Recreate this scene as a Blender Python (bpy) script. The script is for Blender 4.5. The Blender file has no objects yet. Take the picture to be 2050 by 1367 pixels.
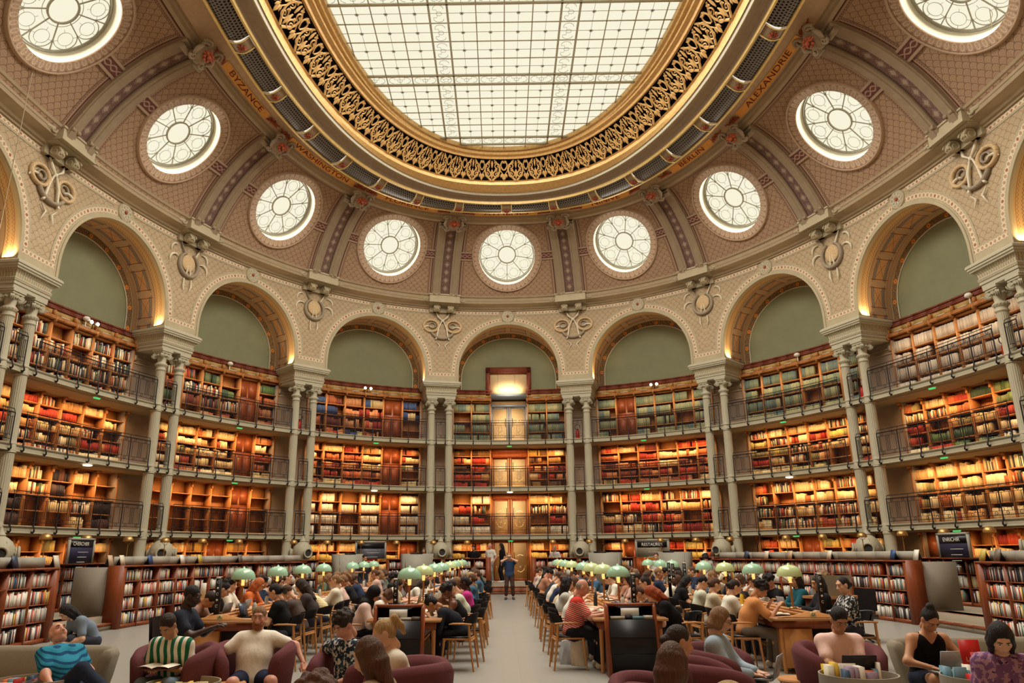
import bpy, math, random
import numpy as np
from mathutils import Matrix, Vector
SC = bpy.context.scene
COL = SC.collection
pi = math.pi
def lin(c):
    return tuple((x/255/12.92 if x/255 <= 0.04045 else ((x/255+.055)/1.055)**2.4) for x in c[:3])
# ---------------------------------------------------------------- camera
CAM = (-0.24337, -16.45, 1.67242); YAW, PIT, ROL, FPX, PPX = -0.0120053, 0.2784527, -0.0069661, 1486.7915, -41.047
Fv = np.array([math.sin(YAW)*math.cos(PIT), math.cos(YAW)*math.cos(PIT), math.sin(PIT)])
Rv = np.array([math.cos(YAW), -math.sin(YAW), 0.]); Uv = np.cross(Rv, Fv)
R2 = math.cos(ROL)*Rv + math.sin(ROL)*Uv; U2 = -math.sin(ROL)*Rv + math.cos(ROL)*Uv
cd = bpy.data.cameras.new('camera'); co = bpy.data.objects.new('camera', cd); COL.objects.link(co)
co.matrix_world = Matrix(((R2[0], U2[0], -Fv[0], CAM[0]), (R2[1], U2[1], -Fv[1], CAM[1]), (R2[2], U2[2], -Fv[2], CAM[2]), (0, 0, 0, 1)))
cd.sensor_width = 36; cd.sensor_fit = 'HORIZONTAL'; cd.lens = 36*FPX/2050; cd.shift_x = -PPX/2050; cd.clip_end = 200
SC.camera = co
# ---------------------------------------------------------------- world, light, exposure
w = bpy.data.worlds.new('world'); SC.world = w; w.use_nodes = True
w.node_tree.nodes['Background'].inputs[0].default_value = (1, .93, .78, 1)
w.node_tree.nodes['Background'].inputs[1].default_value = .8
vs = SC.view_settings; vs.view_transform = 'Standard'; vs.look = 'None'; vs.gamma = 1; vs.exposure = 0.12; vs.use_curve_mapping = False
SC.cycles.use_denoising = True; SC.cycles.use_adaptive_sampling = True; SC.cycles.adaptive_threshold = .03; SC.cycles.adaptive_min_samples = 16
SC.cycles.max_bounces = 5; SC.cycles.diffuse_bounces = 3; SC.cycles.glossy_bounces = 2; SC.cycles.transmission_bounces = 2; SC.cycles.transparent_max_bounces = 4
SC.cycles.caustics_reflective = False; SC.cycles.caustics_refractive = False
SC.cycles.sample_clamp_indirect = 4
def area(name, loc, direction, sx, sy, power, color, spread=pi):
    l = bpy.data.lights.new(name, 'AREA'); l.shape = 'RECTANGLE' if sx != sy else 'DISK'; l.size = sx; l.size_y = sy
    l.energy = power; l.color = color; l.spread = spread
    o = bpy.data.objects.new(name, l); COL.objects.link(o); o.location = loc
    o.rotation_euler = Vector(direction).to_track_quat('-Z', 'Y').to_euler(); return o
DAY = (1, .925, .80)
sk = area('skylight_daylight', (0, 0, 18.26), (0, 0, -1), 9.8, 21.5, 4400, DAY); sk.data.shape = 'ELLIPSE'
# ---------------------------------------------------------------- plan of the oval room: base curve through the column axes
AA, BB, NN, OFF = 19., 14.048530, 2.169702, 0.148
_t = np.linspace(0, 2*pi, 6001)
_x = BB*np.sign(np.sin(_t))*np.abs(np.sin(_t))**(2/NN); _y = AA*np.sign(np.cos(_t))*np.abs(np.cos(_t))**(2/NN)
_s = np.r_[0, np.cumsum(np.hypot(np.diff(_x), np.diff(_y)))]; LL = _s[-1]; PITCH = LL/16
_tx = np.gradient(_x, _s); _ty = np.gradient(_y, _s); _k = 41
def _sm(a):
    b = np.r_[a[-_k-1:-1], a, a[1:_k+1]]; return np.convolve(b, np.ones(_k)/_k, 'same')[_k:-_k]
_tx = _sm(_tx); _ty = _sm(_ty); _h = np.hypot(_tx, _ty); _tx /= _h; _ty /= _h
_nx, _ny = _ty.copy(), -_tx.copy()
_sg = np.sign(_nx*_x+_ny*_y); _nx, _ny = -_nx*_sg, -_ny*_sg
def fr(s):
    s = np.asarray(s, float) % LL
    return (np.interp(s, _s, _x), np.interp(s, _s, _y), np.interp(s, _s, _tx), np.interp(s, _s, _ty), np.interp(s, _s, _nx), np.interp(s, _s, _ny))
def bend(s0):
    """local (along the wall, towards the room, up) -> world, following the oval"""
    def f(V):
        V = np.asarray(V, float); X, Y, tx, ty, nx, ny = fr(s0+V[..., 0])
        return np.stack([X+nx*V[..., 1], Y+ny*V[..., 1], V[..., 2]], -1)
    return f
def rigid(s0, r0=0, ds=0, z0=0, flip=1):
    X, Y, tx, ty, nx, ny = [float(q) for q in fr(s0)]
    def f(V):
        V = np.asarray(V, float); a = V[..., 0]+ds; b = V[..., 1]+r0
        return np.stack([X+tx*a+nx*b, Y+ty*a+ny*b, V[..., 2]+z0], -1)
    return f
def atf(loc, rz=0, sc=1):
    c, s = math.cos(rz), math.sin(rz)
    def f(V):
        V = np.asarray(V, float)*sc; return np.stack([loc[0]+c*V[..., 0]-s*V[..., 1], loc[1]+s*V[..., 0]+c*V[..., 1], loc[2]+V[..., 2]], -1)
    return f
def bay(k): return k*PITCH+OFF
def pier(k): return (1 if k > 0 else -1)*(abs(k)-.5)*PITCH+OFF
CITY = {-3: 'BYZANCE', -2: 'WASHINGTON', -1: 'FLORENCE', 0: 'ATHENES', 1: 'NINIVE', 2: 'BERLIN', 3: 'ALEXANDRIE'}
def bn(k): return CITY[k] if k in CITY else ('far left' if k < 0 else 'far right')
def bayname(k): return 'the %s bay' % bn(k)
# superellipse rings of the ceiling, given as distance from the base curve along its inward normal
RING = {'G': (8.448, 14.656, 2.5), 'T': (7.775, 14.016, 2.34), 'W': (7.233, 13.548, 2.28), 'O': (6.978, 12.769, 2.34), 'I2': (6.282, 12.16, 2.26), 'I': (5.684, 11.797, 2.3)}
_rr = {}
for _key, (_a, _b, _n) in RING.items():
    lo = np.zeros_like(_x); hi = np.full_like(_x, 11.5)
    for _ in range(40):
        m = (lo+hi)/2; ins = (np.abs((_x+_nx*m)/_a)**_n+np.abs((_y+_ny*m)/_b)**_n) < 1
        hi = np.where(ins, m, hi); lo = np.where(ins, lo, m)
    q = (lo+hi)/2
    kk = 101; b2 = np.r_[q[-kk-1:-1], q, q[1:kk+1]]; _rr[_key] = np.convolve(b2, np.ones(kk)/kk, 'same')[kk:-kk]
def ringr(key, s): return np.interp(np.asarray(s) % LL, _s, _rr[key])
# ---------------------------------------------------------------- mesh builder
class MB:
    def __init__(s, f=None): s.V = []; s.F = []; s.U = []; s.C = []; s.n = 0; s.f = f
    def add(s, V, F, m=0, uv=None, col=None, f=None):
        V = np.asarray(V, float).reshape(-1, 3); f = f or s.f
        uv = V[:, :2].copy() if uv is None else np.asarray(uv, float).reshape(-1, 2)
        if f: V = f(V)
        s.V.append(V); s.U.append(uv); s.C.append(np.tile(np.r_[col if col is not None else (1, 1, 1), 1.], (len(V), 1)))
        if isinstance(F, np.ndarray): s.F.append((F+s.n, np.full(len(F), m)))
        else:
            by = {}
            for q in F: by.setdefault(len(q), []).append(q)
            for q in by.values(): a = np.array(q); s.F.append((a+s.n, np.full(len(a), m)))
        s.n += len(V)
    def box(s, x0, x1, y0, y1, z0, z1, m=0, col=None, f=None, skip=()):
        V = [(x0, y0, z0), (x1, y0, z0), (x1, y1, z0), (x0, y1, z0), (x0, y0, z1), (x1, y0, z1), (x1, y1, z1), (x0, y1, z1)]
        F = [(0, 3, 2, 1), (4, 5, 6, 7), (0, 1, 5, 4), (1, 2, 6, 5), (2, 3, 7, 6), (3, 0, 4, 7)]
        if skip: F = [q for i, q in enumerate(F) if i not in skip]
        uv = [(a+b*.73, c+b*.31) for a, b, c in V]
        s.add(V, F, m, uv, col, f)
    def boxes(s, B, m=0, cols=None, f=None, nb=True):
        """many boxes at once: B (n,6) x0 x1 y0 y1 z0 z1; cols (n,3)"""
        B = np.asarray(B, float); n = len(B)
        if not n: return
        ix = np.array([[0, 2, 4], [1, 2, 4], [1, 3, 4], [0, 3, 4], [0, 2, 5], [1, 2, 5], [1, 3, 5], [0, 3, 5]])
        V = B[:, ix].reshape(-1, 3); Fq = np.array([[0, 3, 2, 1], [4, 5, 6, 7], [0, 1, 5, 4], [1, 2, 6, 5], [2, 3, 7, 6], [3, 0, 4, 7]])
        F = (Fq[None]+8*np.arange(n)[:, None, None]).reshape(-1, 4)
        uv = V[:, [0, 2]]; f = f or s.f
        if f: V = f(V)
        s.V.append(V); s.U.append(uv); c = np.ones((n*8, 4))
        if cols is not None: c[:, :3] = np.repeat(np.asarray(cols), 8, 0)
        s.C.append(c); s.F.append((F+s.n, np.full(len(F), m))); s.n += len(V)
    def grid(s, P, uv=None, m=0, cu=False, cv=False, f=None, col=None, flip=False):
        P = np.asarray(P, float); nu, nv = P.shape[:2]
        i = np.arange(nu if cu else nu-1); j = np.arange(nv if cv else nv-1)
        I, J = np.meshgrid(i, j, indexing='ij'); I2 = (I+1) % nu; J2 = (J+1) % nv
        F = np.stack([I*nv+J, I2*nv+J, I2*nv+J2, I*nv+J2], -1).reshape(-1, 4)
        if flip: F = F[:, ::-1]
        if uv is None: u, v = np.meshgrid(np.linspace(0, 1, nu), np.linspace(0, 1, nv), indexing='ij'); uv = np.stack([u, v], -1)
        s.add(P.reshape(-1, 3), F, m, uv, col, f)
    def lathe(s, prof, seg=24, m=0, c=(0, 0, 0), f=None, col=None, rf=None, a0=0, a1=2*pi):
        full = abs(a1-a0-2*pi) < 1e-6; n = seg if full else seg+1
        th = a0+(a1-a0)*np.arange(n)/seg; prof = np.asarray(prof, float)
        R = prof[:, 0][None]*np.ones(n)[:, None]
        if rf is not None: R = R*rf(th)[:, None]
        P = np.stack([c[0]+R*np.cos(th)[:, None], c[1]+R*np.sin(th)[:, None], c[2]+np.broadcast_to(prof[:, 1], R.shape)], -1)
        s.grid(P, None, m, cu=full, f=f, col=col)
    def tube(s, pts, r, seg=6, m=0, f=None, col=None, closed=False, cap=True, flat=None):
        pts = np.asarray(pts, float); n = len(pts); r = np.broadcast_to(np.asarray(r, float), (n,))
        if closed: d = np.roll(pts, -1, 0)-np.roll(pts, 1, 0)
        else: d = np.gradient(pts, axis=0) if n > 2 else np.tile(pts[1]-pts[0], (2, 1))
        d /= np.linalg.norm(d, axis=1)[:, None]+1e-12
        a = np.array([0, 0, 1.]) if abs(d[0, 2]) < .9 else np.array([1., 0, 0])
        U = []; u = np.cross(d[0], a)
        for k in range(n):
            u = u-d[k]*(u@d[k]); u /= np.linalg.norm(u)+1e-12; U.append(u.copy())
        U = np.array(U); W = np.cross(d, U); th = 2*pi*np.arange(seg)/seg+pi/seg
        fl = 1 if flat is None else flat
        P = pts[:, None]+r[:, None, None]*(np.cos(th)[None, :, None]*U[:, None]+fl*np.sin(th)[None, :, None]*W[:, None])
        ln = np.r_[0, np.cumsum(np.linalg.norm(np.diff(pts, axis=0), axis=1))]
        uv = np.stack(np.meshgrid(ln, th/2/pi, indexing='ij'), -1)
        s.grid(P, uv, m, cu=closed, cv=True, f=f, col=col)
        if cap and not closed:
            s.add(P[0], [tuple(range(seg))], m, None, col, f); s.add(P[-1], [tuple(range(seg))[::-1]], m, None, col, f)
    def ball(s, c, r, seg=12, m=0, f=None, col=None, sq=(1, 1, 1)):
        ph = np.linspace(-pi/2, pi/2, max(5, seg//2+1)); P = np.stack([np.cos(ph)*r, np.sin(ph)*r], -1)
        th = 2*pi*np.arange(seg)/seg
        Q = np.stack([c[0]+sq[0]*P[None, :, 0]*np.cos(th)[:, None], c[1]+sq[1]*P[None, :, 0]*np.sin(th)[:, None], np.broadcast_to(c[2]+sq[2]*P[None, :, 1], (seg, len(ph)))], -1)
        s.grid(Q, None, m, cu=True, f=f, col=col)
    def prism(s, poly, y0, y1, m=0, f=None, col=None, plane='xz'):
        """polygon in x,z extruded along y (or in x,y along z)"""
        poly = np.asarray(poly, float); n = len(poly)
        A = np.c_[poly[:, 0], np.full(n, y0), poly[:, 1]]; B = np.c_[poly[:, 0], np.full(n, y1), poly[:, 1]]
        if plane == 'xy': A = A[:, [0, 2, 1]]; B = B[:, [0, 2, 1]]
        if plane == 'yz': A = A[:, [1, 0, 2]]; B = B[:, [1, 0, 2]]
        V = np.r_[A, B]; F = [tuple(range(n)), tuple(range(2*n-1, n-1, -1))]+[(i, n+i, n+(i+1) % n, (i+1) % n) for i in range(n)]
        s.add(V, F, m, np.c_[V[:, 0]+V[:, 1]*.5, V[:, 2]], col, f)
    def mesh(s, name, mats, smooth=False, loc=(0, 0, 0), auto=None):
        V = np.concatenate(s.V)-np.asarray(loc, float); U = np.concatenate(s.U); C = np.concatenate(s.C)
        me = bpy.data.meshes.new(name); li = np.concatenate([a.ravel() for a, _ in s.F]).astype(np.int32)
        sz = np.concatenate([np.full(len(a), a.shape[1]) for a, _ in s.F]); mi = np.concatenate([b for _, b in s.F])
        me.vertices.add(len(V)); me.vertices.foreach_set('co', V.astype(np.float32).ravel())
        me.loops.add(len(li)); me.loops.foreach_set('vertex_index', li)
        me.polygons.add(len(sz)); me.polygons.foreach_set('loop_start', np.r_[0, np.cumsum(sz)[:-1]].astype(np.int32))
        me.polygons.foreach_set('material_index', mi.astype(np.int32))
        me.update(calc_edges=True)
        ul = me.uv_layers.new(name='UVMap'); ul.data.foreach_set('uv', U[li].astype(np.float32).ravel())
        ca = me.color_attributes.new('Col', 'FLOAT_COLOR', 'POINT'); ca.data.foreach_set('color', C.astype(np.float32).ravel())
        for q in (mats if isinstance(mats, (list, tuple)) else [mats]): me.materials.append(q)
        if smooth:
            me.polygons.foreach_set('use_smooth', np.ones(len(sz), bool))
            if auto: me.set_sharp_from_angle(angle=math.radians(auto))
        me.validate(); return me
def props(o, label=None, cat=None, group=None, kind=None):
    if label: o['label'] = label
    if cat: o['category'] = cat
    if group: o['group'] = group
    if kind: o['kind'] = kind
    return o
def obj(name, mb, mats, parent=None, label=None, cat=None, group=None, kind=None, smooth=False, auto=None, loc=(0, 0, 0), wl=None):
    """wl: world place of the parent when mb holds world coordinates"""
    me = mb.mesh(name, mats, smooth, loc if wl is None else wl, auto); o = bpy.data.objects.new(name, me); COL.objects.link(o)
    if parent is not None: o.parent = parent
    elif wl is None: o.location = loc
    else: o.location = wl
    return props(o, label, cat, group, kind)
def empty(name, loc, rz=0, label=None, cat=None, group=None, kind=None, parent=None):
    o = bpy.data.objects.new(name, None); COL.objects.link(o); o.location = loc; o.rotation_euler = (0, 0, rz); o.empty_display_size = .1
    if parent is not None: o.parent = parent
    return props(o, label, cat, group, kind)
def kids(o): return [c for c in KID.get(o.name, [])]
KID = {}
def reg():
    KID.clear()
    for o in COL.objects:
        if o.parent: KID.setdefault(o.parent.name, []).append(o)
def dup(root, loc, rz=0, label=None, group=None, sc=None):
    r = root.copy(); COL.objects.link(r); r.location = loc; r.rotation_euler = (0, 0, rz)
    if sc: r.scale = (sc, sc, sc)
    if label: r['label'] = label
    if group: r['group'] = group
    for c in root.children:
        d = c.copy(); COL.objects.link(d); d.parent = r
        for g in c.children:
            e = g.copy(); COL.objects.link(e); e.parent = d
    return r
# ---------------------------------------------------------------- material nodes
class X:
    """a value in a node tree; arithmetic on it adds Math nodes"""
    def __init__(s, nt, sock): s.nt = nt; s.k = sock
    def op(s, o, *a):
        n = s.nt.nodes.new('ShaderNodeMath'); n.operation = o
        for i, q in enumerate((s,)+a):
            if isinstance(q, X): s.nt.links.new(q.k, n.inputs[i])
            else: n.inputs[i].default_value = q
        return X(s.nt, n.outputs[0])
    def __add__(s, o): return s.op('ADD', o)
    def __radd__(s, o): return s.op('ADD', o)
    def __sub__(s, o): return s.op('SUBTRACT', o)
    def __rsub__(s, o): return (s*-1)+o
    def __mul__(s, o): return s.op('MULTIPLY', o)
    def __rmul__(s, o): return s.op('MULTIPLY', o)
    def __truediv__(s, o): return s.op('DIVIDE', o)
    def floor(s): return s.op('FLOOR')
    def fract(s): return s.op('FRACT')
    def abs(s): return s.op('ABSOLUTE')
    def sqrt(s): return s.op('SQRT')
    def sin(s): return s.op('SINE')
    def lt(s, o): return s.op('LESS_THAN', o)
    def gt(s, o): return s.op('GREATER_THAN', o)
    def min(s, o): return s.op('MINIMUM', o)
    def max(s, o): return s.op('MAXIMUM', o)
    def near(s, c, w): return (s-c).abs().lt(w)
class M:
    def __init__(s, name, rough=.6, metal=0., spec=.3):
        s.mat = bpy.data.materials.new(name); s.mat.use_nodes = True; s.nt = s.mat.node_tree
        s.b = s.nt.nodes['Principled BSDF']; s.b.inputs['Roughness'].default_value = rough; s.b.inputs['Metallic'].default_value = metal
        s.b.inputs['Specular IOR Level'].default_value = spec
    def uv(s):
        n = s.nt.nodes.new('ShaderNodeUVMap'); n.uv_map = 'UVMap'; q = s.nt.nodes.new('ShaderNodeSeparateXYZ'); s.nt.links.new(n.outputs[0], q.inputs[0])
        return X(s.nt, q.outputs[0]), X(s.nt, q.outputs[1])
    def xyz(s, kind='Object'):
        n = s.nt.nodes.new('ShaderNodeTexCoord'); q = s.nt.nodes.new('ShaderNodeSeparateXYZ'); s.nt.links.new(n.outputs[kind], q.inputs[0])
        return [X(s.nt, q.outputs[i]) for i in range(3)]
    def vcol(s):
        n = s.nt.nodes.new('ShaderNodeVertexColor'); n.layer_name = 'Col'; return n.outputs[0]
    def ocol(s): n = s.nt.nodes.new('ShaderNodeObjectInfo'); return n.outputs['Color']
    def noise(s, scale=5, detail=3, coord='Object', stretch=(1, 1, 1), rough=.6):
        t = s.nt.nodes.new('ShaderNodeTexCoord'); mp = s.nt.nodes.new('ShaderNodeMapping'); mp.inputs['Scale'].default_value = stretch
        s.nt.links.new(t.outputs[coord], mp.inputs[0]); n = s.nt.nodes.new('ShaderNodeTexNoise'); n.inputs['Scale'].default_value = scale; n.inputs['Detail'].default_value = detail; n.inputs['Roughness'].default_value = rough
        s.nt.links.new(mp.outputs[0], n.inputs['Vector']); return X(s.nt, n.outputs[0])
    def c(s, rgb): n = s.nt.nodes.new('ShaderNodeRGB'); n.outputs[0].default_value = (*lin(rgb), 1); return n.outputs[0]
    def mix(s, fac, a, b, blend='MIX'):
        n = s.nt.nodes.new('ShaderNodeMix'); n.data_type = 'RGBA'; n.blend_type = blend
        if isinstance(fac, X): s.nt.links.new(fac.k, n.inputs[0])
        else: n.inputs[0].default_value = fac
        for q, i in ((a, 6), (b, 7)):
            if isinstance(q, tuple): n.inputs[i].default_value = (*lin(q), 1)
            else: s.nt.links.new(q, n.inputs[i])
        return n.outputs[2]
    def base(s, q):
        if isinstance(q, tuple): s.b.inputs['Base Color'].default_value = (*lin(q), 1)
        else: s.nt.links.new(q, s.b.inputs['Base Color'])
        return s
    def emit(s, q, st):
        if isinstance(q, tuple): s.b.inputs['Emission Color'].default_value = (*lin(q), 1)
        else: s.nt.links.new(q, s.b.inputs['Emission Color'])
        s.b.inputs['Emission Strength'].default_value = st; return s
    def bump(s, h, st=.3, dist=.01):
        n = s.nt.nodes.new('ShaderNodeBump'); n.inputs['Strength'].default_value = st; n.inputs['Distance'].default_value = dist
        s.nt.links.new(h.k, n.inputs['Height']); s.nt.links.new(n.outputs[0], s.b.inputs['Normal']); return s
def plain(name, rgb, rough=.6, metal=0., spec=.3, var=.12, ns=6, bump=0):
    m = M(name, rough, metal, spec)
    if var:
        n = m.noise(ns, 3); dk = tuple(max(0, c*(1-var)) for c in rgb); lt = tuple(min(255, c*(1+var*.7)) for c in rgb)
        m.base(m.mix(n, dk, lt))
        if bump: m.bump(n, bump)
    else: m.base(rgb)
    return m.mat
def glow(name, rgb, st):
    m = M(name, .5); m.base((0, 0, 0)).emit(rgb, st); return m.mat
_pm = {}
def pc(rgb, rough=.6, kind='m', metal=0.):
    """plain colour, shared by value"""
    k = (tuple(int(q) for q in rgb), rough, kind, metal)
    if k not in _pm: _pm[k] = plain(kind, tuple(rgb), rough, metal, var=.1, ns=14)
    return _pm[k]
# ================================================================ materials of the hall
STONE = plain('painted_stone', (176, 164, 136), .7, var=.08, ns=3)
STONE2 = plain('warm_stone', (168, 150, 122), .7, var=.08, ns=3)
RIBM = plain('rib_stone', (150, 132, 108), .7, var=.1, ns=4)
COLM = plain('column_paint', (180, 174, 152), .55, var=.05, ns=3)
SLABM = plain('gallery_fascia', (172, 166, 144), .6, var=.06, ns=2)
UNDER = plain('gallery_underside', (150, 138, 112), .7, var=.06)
GREEN = plain('lunette_green', (126, 128, 100), .85, var=.06, ns=2)
MAUVE = plain('mauve_wall', (158, 138, 120), .5, var=.12, ns=2.5)
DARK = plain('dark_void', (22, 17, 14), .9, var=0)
def scale_mat(name, base, line, w=.36, wav=.0):
    m = M(name, .75); u, v = m.uv(); u = u/w; v = v/w
    j = (v*2).floor(); offj = (j*.5).fract(); fv = v-j*.5
    du = (u-offj+.5).fract()-.5; d0 = (du*du+fv*fv).sqrt()
    du1 = (u-offj).fract()-.5; fv1 = fv-.5; d1 = (du1*du1+fv1*fv1).sqrt()
    ins = d0.lt(.5); d = ins*d0+(1-ins)*d1
    main = (d-.475).abs().lt(.035); fine = ((d*6.2).fract()-.5).abs().lt(.13)*d.lt(.42)*.55
    n = m.noise(.8, 3); n2 = m.noise(9, 4)
    b = m.mix(n, tuple(c*.9 for c in base), tuple(min(255, c*1.07) for c in base)); b = m.mix(n2*.35, b, tuple(c*.82 for c in base))
    m.base(m.mix((main*.8).max(fine), b, line)); return m.mat
SCALE_V = scale_mat('vault_scale_pattern', (176, 146, 118), (108, 78, 60), .29)
SCALE_A = scale_mat('spandrel_scale_pattern', (190, 170, 138), (140, 114, 88), .28)
def bead_mat():
    m = M('painted_bead_chain', .7); u, v = m.uv()      # u metres along, v 0..1 across
    p = u/.17; fu = (p.fract()-.5)*1.0; fv = (v-.5)*1.0
    d = ((fu*fu)+(fv*fv)*.85).sqrt(); n = (p.floor()*.37+.1).fract(); pat = (p.floor()*.2).fract().lt(.1)
    ring = d.near(.42, .06); core = d.lt(.24)
    edge = (v-.5).abs().gt(.46)
    b = m.mix(core, (190, 170, 140), (170, 140, 110)); b = m.mix(core*pat, b, (158, 92, 70)); b = m.mix(ring, b, (226, 210, 184)); b = m.mix(edge, b, (150, 125, 98))
    m.base(b); return m.mat
BEAD = bead_mat()
def rib_diamond():
    m = M('diamond_strip', .75); u, v = m.uv()           # u across 0..1, v metres
    q = v/.42; f = (q.fract()-.5).abs()*2; a = (u-.5).abs()*2
    dd = f*1.1+a*1.5; dia = dd.lt(.62); ln = dd.near(.85, .07); bar = f.lt(.06)*a.lt(.5)
    b = m.mix(dia, (104, 78, 70), (160, 142, 122)); b = m.mix(ln, b, (146, 122, 110)); 
    sp = m.noise(38, 2).gt(.56)*(1-dia); b = m.mix(sp*.5, b, (150, 126, 112)); b = m.mix(a.gt(.9), b, (70, 48, 46)); m.base(b); return m.mat
DIAM = rib_diamond()
def border_mat():
    m = M('panel_border_lines', .75); u, v = m.uv()
    b = m.mix(u.near(.3, .09), (150, 122, 98), (84, 50, 48)); b = m.mix(u.near(.55, .05), b, (170, 140, 116)); b = m.mix(u.near(.75, .05)*((v*12).fract().gt(.35)), b, (92, 60, 56)); b = m.mix(u.near(.94, .03), b, (110, 76, 66))
    m.base(b); return m.mat
BORD = border_mat()
def orn_mat():
    m = M('oxblood_ornament', .75); u, v = m.uv()
    a = (v-.5).abs(); s = ((u*14).sin()*.16+.5-v).abs(); t = ((u*14+3.14).sin()*.16+.5-v).abs()
    ln = s.lt(.05).max(t.lt(.05)); b = m.mix(ln, (100, 60, 54), (160, 130, 112)); b = m.mix(a.gt(.3), b, (166, 142, 120)); b = m.mix(a.near(.3, .03), b, (90, 56, 50)); m.base(b); return m.mat
ORN = orn_mat()
def heart_mat():
    m = M('oculus_surround_loops', .7); u, v = m.uv()    # u: loops count, v: 0..1 outwards
    fu = (u.fract()-.5); d = (fu*fu*1.6+(v-.42)*(v-.42)).sqrt(); d2 = (fu.abs()-.17)*(fu.abs()-.17)*3+(v-.5)*(v-.5)
    b = m.mix(d.near(.36, .045), (158, 130, 106), (190, 168, 142)); b = m.mix(d2.sqrt().near(.14, .04), b, (184, 160, 134)); 
    b = m.mix((u+.5).fract().near(.5, .12)*v.gt(.68), b, (136, 102, 84)); b = m.mix(v.gt(.93), b, (176, 150, 124)); b = m.mix(v.near(.9, .015), b, (112, 84, 68)); m.base(b); return m.mat
HEART = heart_mat()
def soffit_mat():
    m = M('arch_soffit_painting', .7); u, v = m.uv()     # u metres round the arch, v metres of depth from the front
    b = m.mix(v.lt(.42), (176, 146, 112), (206, 168, 116)); b = m.mix(v.lt(.1), b, (190, 174, 142))
    zz = ((u*9).fract().gt(.5))*.03; b = m.mix(v.near(.16, .006).max((v-.34-zz).abs().lt(.008)).max((v-.20-zz).abs().lt(.006)), b, (110, 76, 44))
    cu = ((u/1.02).fract()-.5)*1.02; inz = cu.abs().lt(.40)*(v-.9).abs().lt(.3)
    band = ((v-.9).abs()-.22).abs().lt(.05)*cu.abs().lt(.40); bars = (cu.abs()-.36).abs().lt(.012)*(v-.9).abs().lt(.36)
    lines = ((v-.9).abs()-.29).abs().lt(.01)*cu.abs().lt(.46)
    b = m.mix(inz, b, (190, 144, 98)); dots = ((cu*16).fract()-.5).abs().lt(.22); b = m.mix(band, b, (112, 104, 100)); b = m.mix(band*dots*((v-.9).abs()-.22).abs().lt(.025), b, (150, 150, 140))
    b = m.mix(bars.max(lines), b, (104, 52, 38)); x1 = ((cu*.6-(v-.9))).abs().lt(.008).max((cu*.6+(v-.9)).abs().lt(.008))*(v-.9).abs().lt(.17)*cu.abs().lt(.34); b = m.mix(x1, b, (120, 66, 44))
    b = m.mix(v.near(.45, .012).max(v.near(1.3, .01)), b, (140, 108, 78)); m.base(b); return m.mat
SOFF = soffit_mat()
def flower_band():
    m = M('lunette_flower_band', .8); u, v = m.uv()
    cu = ((u/.8).fract()-.5)*.8; d = (cu*cu+(v-.5)*(v-.5)*.09).sqrt(); n = m.noise(30, 3).gt(.52)
    b = m.mix(n, (92, 70, 48), (140, 112, 74)); b = m.mix(d.lt(.085), b, (206, 130, 50)); b = m.mix(d.lt(.03), b, (150, 60, 36)); b = m.mix((v-.5).abs().gt(.44), b, (186, 168, 126)); b = m.mix((v-.5).abs().near(.42, .015), b, (90, 66, 44)); m.base(b); return m.mat
FLOW = flower_band()
def leafy(name, base, dk, nper):
    m = M(name, .7); u, v = m.uv(); f = ((u*nper).fract()-.5).abs()*2
    ln = (f-(v*.0+.8)).gt(0); m.base(m.mix(ln*.55, base, dk)); h = 1-f*f; m.bump(h, .6, .03); return m.mat
GORGE = leafy('gorge_leaves', (182, 172, 144), (120, 108, 84), 11)
DENT = leafy('dentil_band', (176, 164, 136), (110, 96, 74), 17)
GOLD = plain('gilding', (232, 184, 118), .45, .15, .5, var=.2, ns=10)
GOLD2 = plain('bright_gilding', (246, 208, 134), .4, .15, .5, var=.12, ns=10)
GREYC = plain('cavetto_grey', (176, 158, 136), .7, var=.08)
CREAM = plain('cream_cornice', (206, 200, 180), .6, var=.05)
ORNG = plain('plaque_orange', (244, 172, 88), .6, var=.12, ns=5)
INK = plain('plaque_letters', (112, 34, 20), .6, var=0)
WOOD = M('oak_shelving', .5); _n = WOOD.noise(3, 4, stretch=(6, 6, .7)); WOOD.base(WOOD.mix(_n, (146, 92, 50), (200, 136, 78))); WOOD = WOOD.mat
WOODL = M('light_oak', .45); _n = WOODL.noise(3, 4, stretch=(6, 6, 1)); WOODL.base(WOODL.mix(_n, (176, 118, 66), (208, 150, 92))); WOODL = WOODL.mat
WOODD = M('mahogany_wood', .4); _n = WOODD.noise(2.5, 4, stretch=(5, 5, .8)); WOODD.base(WOODD.mix(_n, (104, 48, 24), (150, 78, 42))); WOODD = WOODD.mat
WOODR = M('red_mahogany', .5); _n = WOODR.noise(2.5, 4, stretch=(5, 5, .8)); WOODR.base(WOODR.mix(_n, (98, 46, 32), (132, 68, 48))); WOODR = WOODR.mat
YSTRIP = plain('ochre_frieze_panel', (178, 142, 84), .6, var=.06)
IRON = plain('black_iron', (38, 32, 36), .45, .3, .4, var=0)
BRASS = plain('brass', (190, 150, 92), .35, .75, .5, var=.12, ns=12)
GREYP = plain('grey_felt_panel', (142, 134, 122), .85, var=.06, ns=60)
GREYB = plain('grey_painted_board', (158, 154, 142), .6, var=.04)
BLACKB = plain('black_board', (24, 22, 26), .4, var=0)
m = M('glazing_daylight', .5); m.base((0, 0, 0)); n_ = m.noise(.25, 2); m.emit(m.mix(n_, (248, 241, 212), (252, 248, 224)), .9); GLASS = m.mat
LEAD = plain('window_leading', (168, 164, 148), .6, var=0)
LEADL = plain('skylight_bars', (205, 202, 184), .6, var=0)
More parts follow.
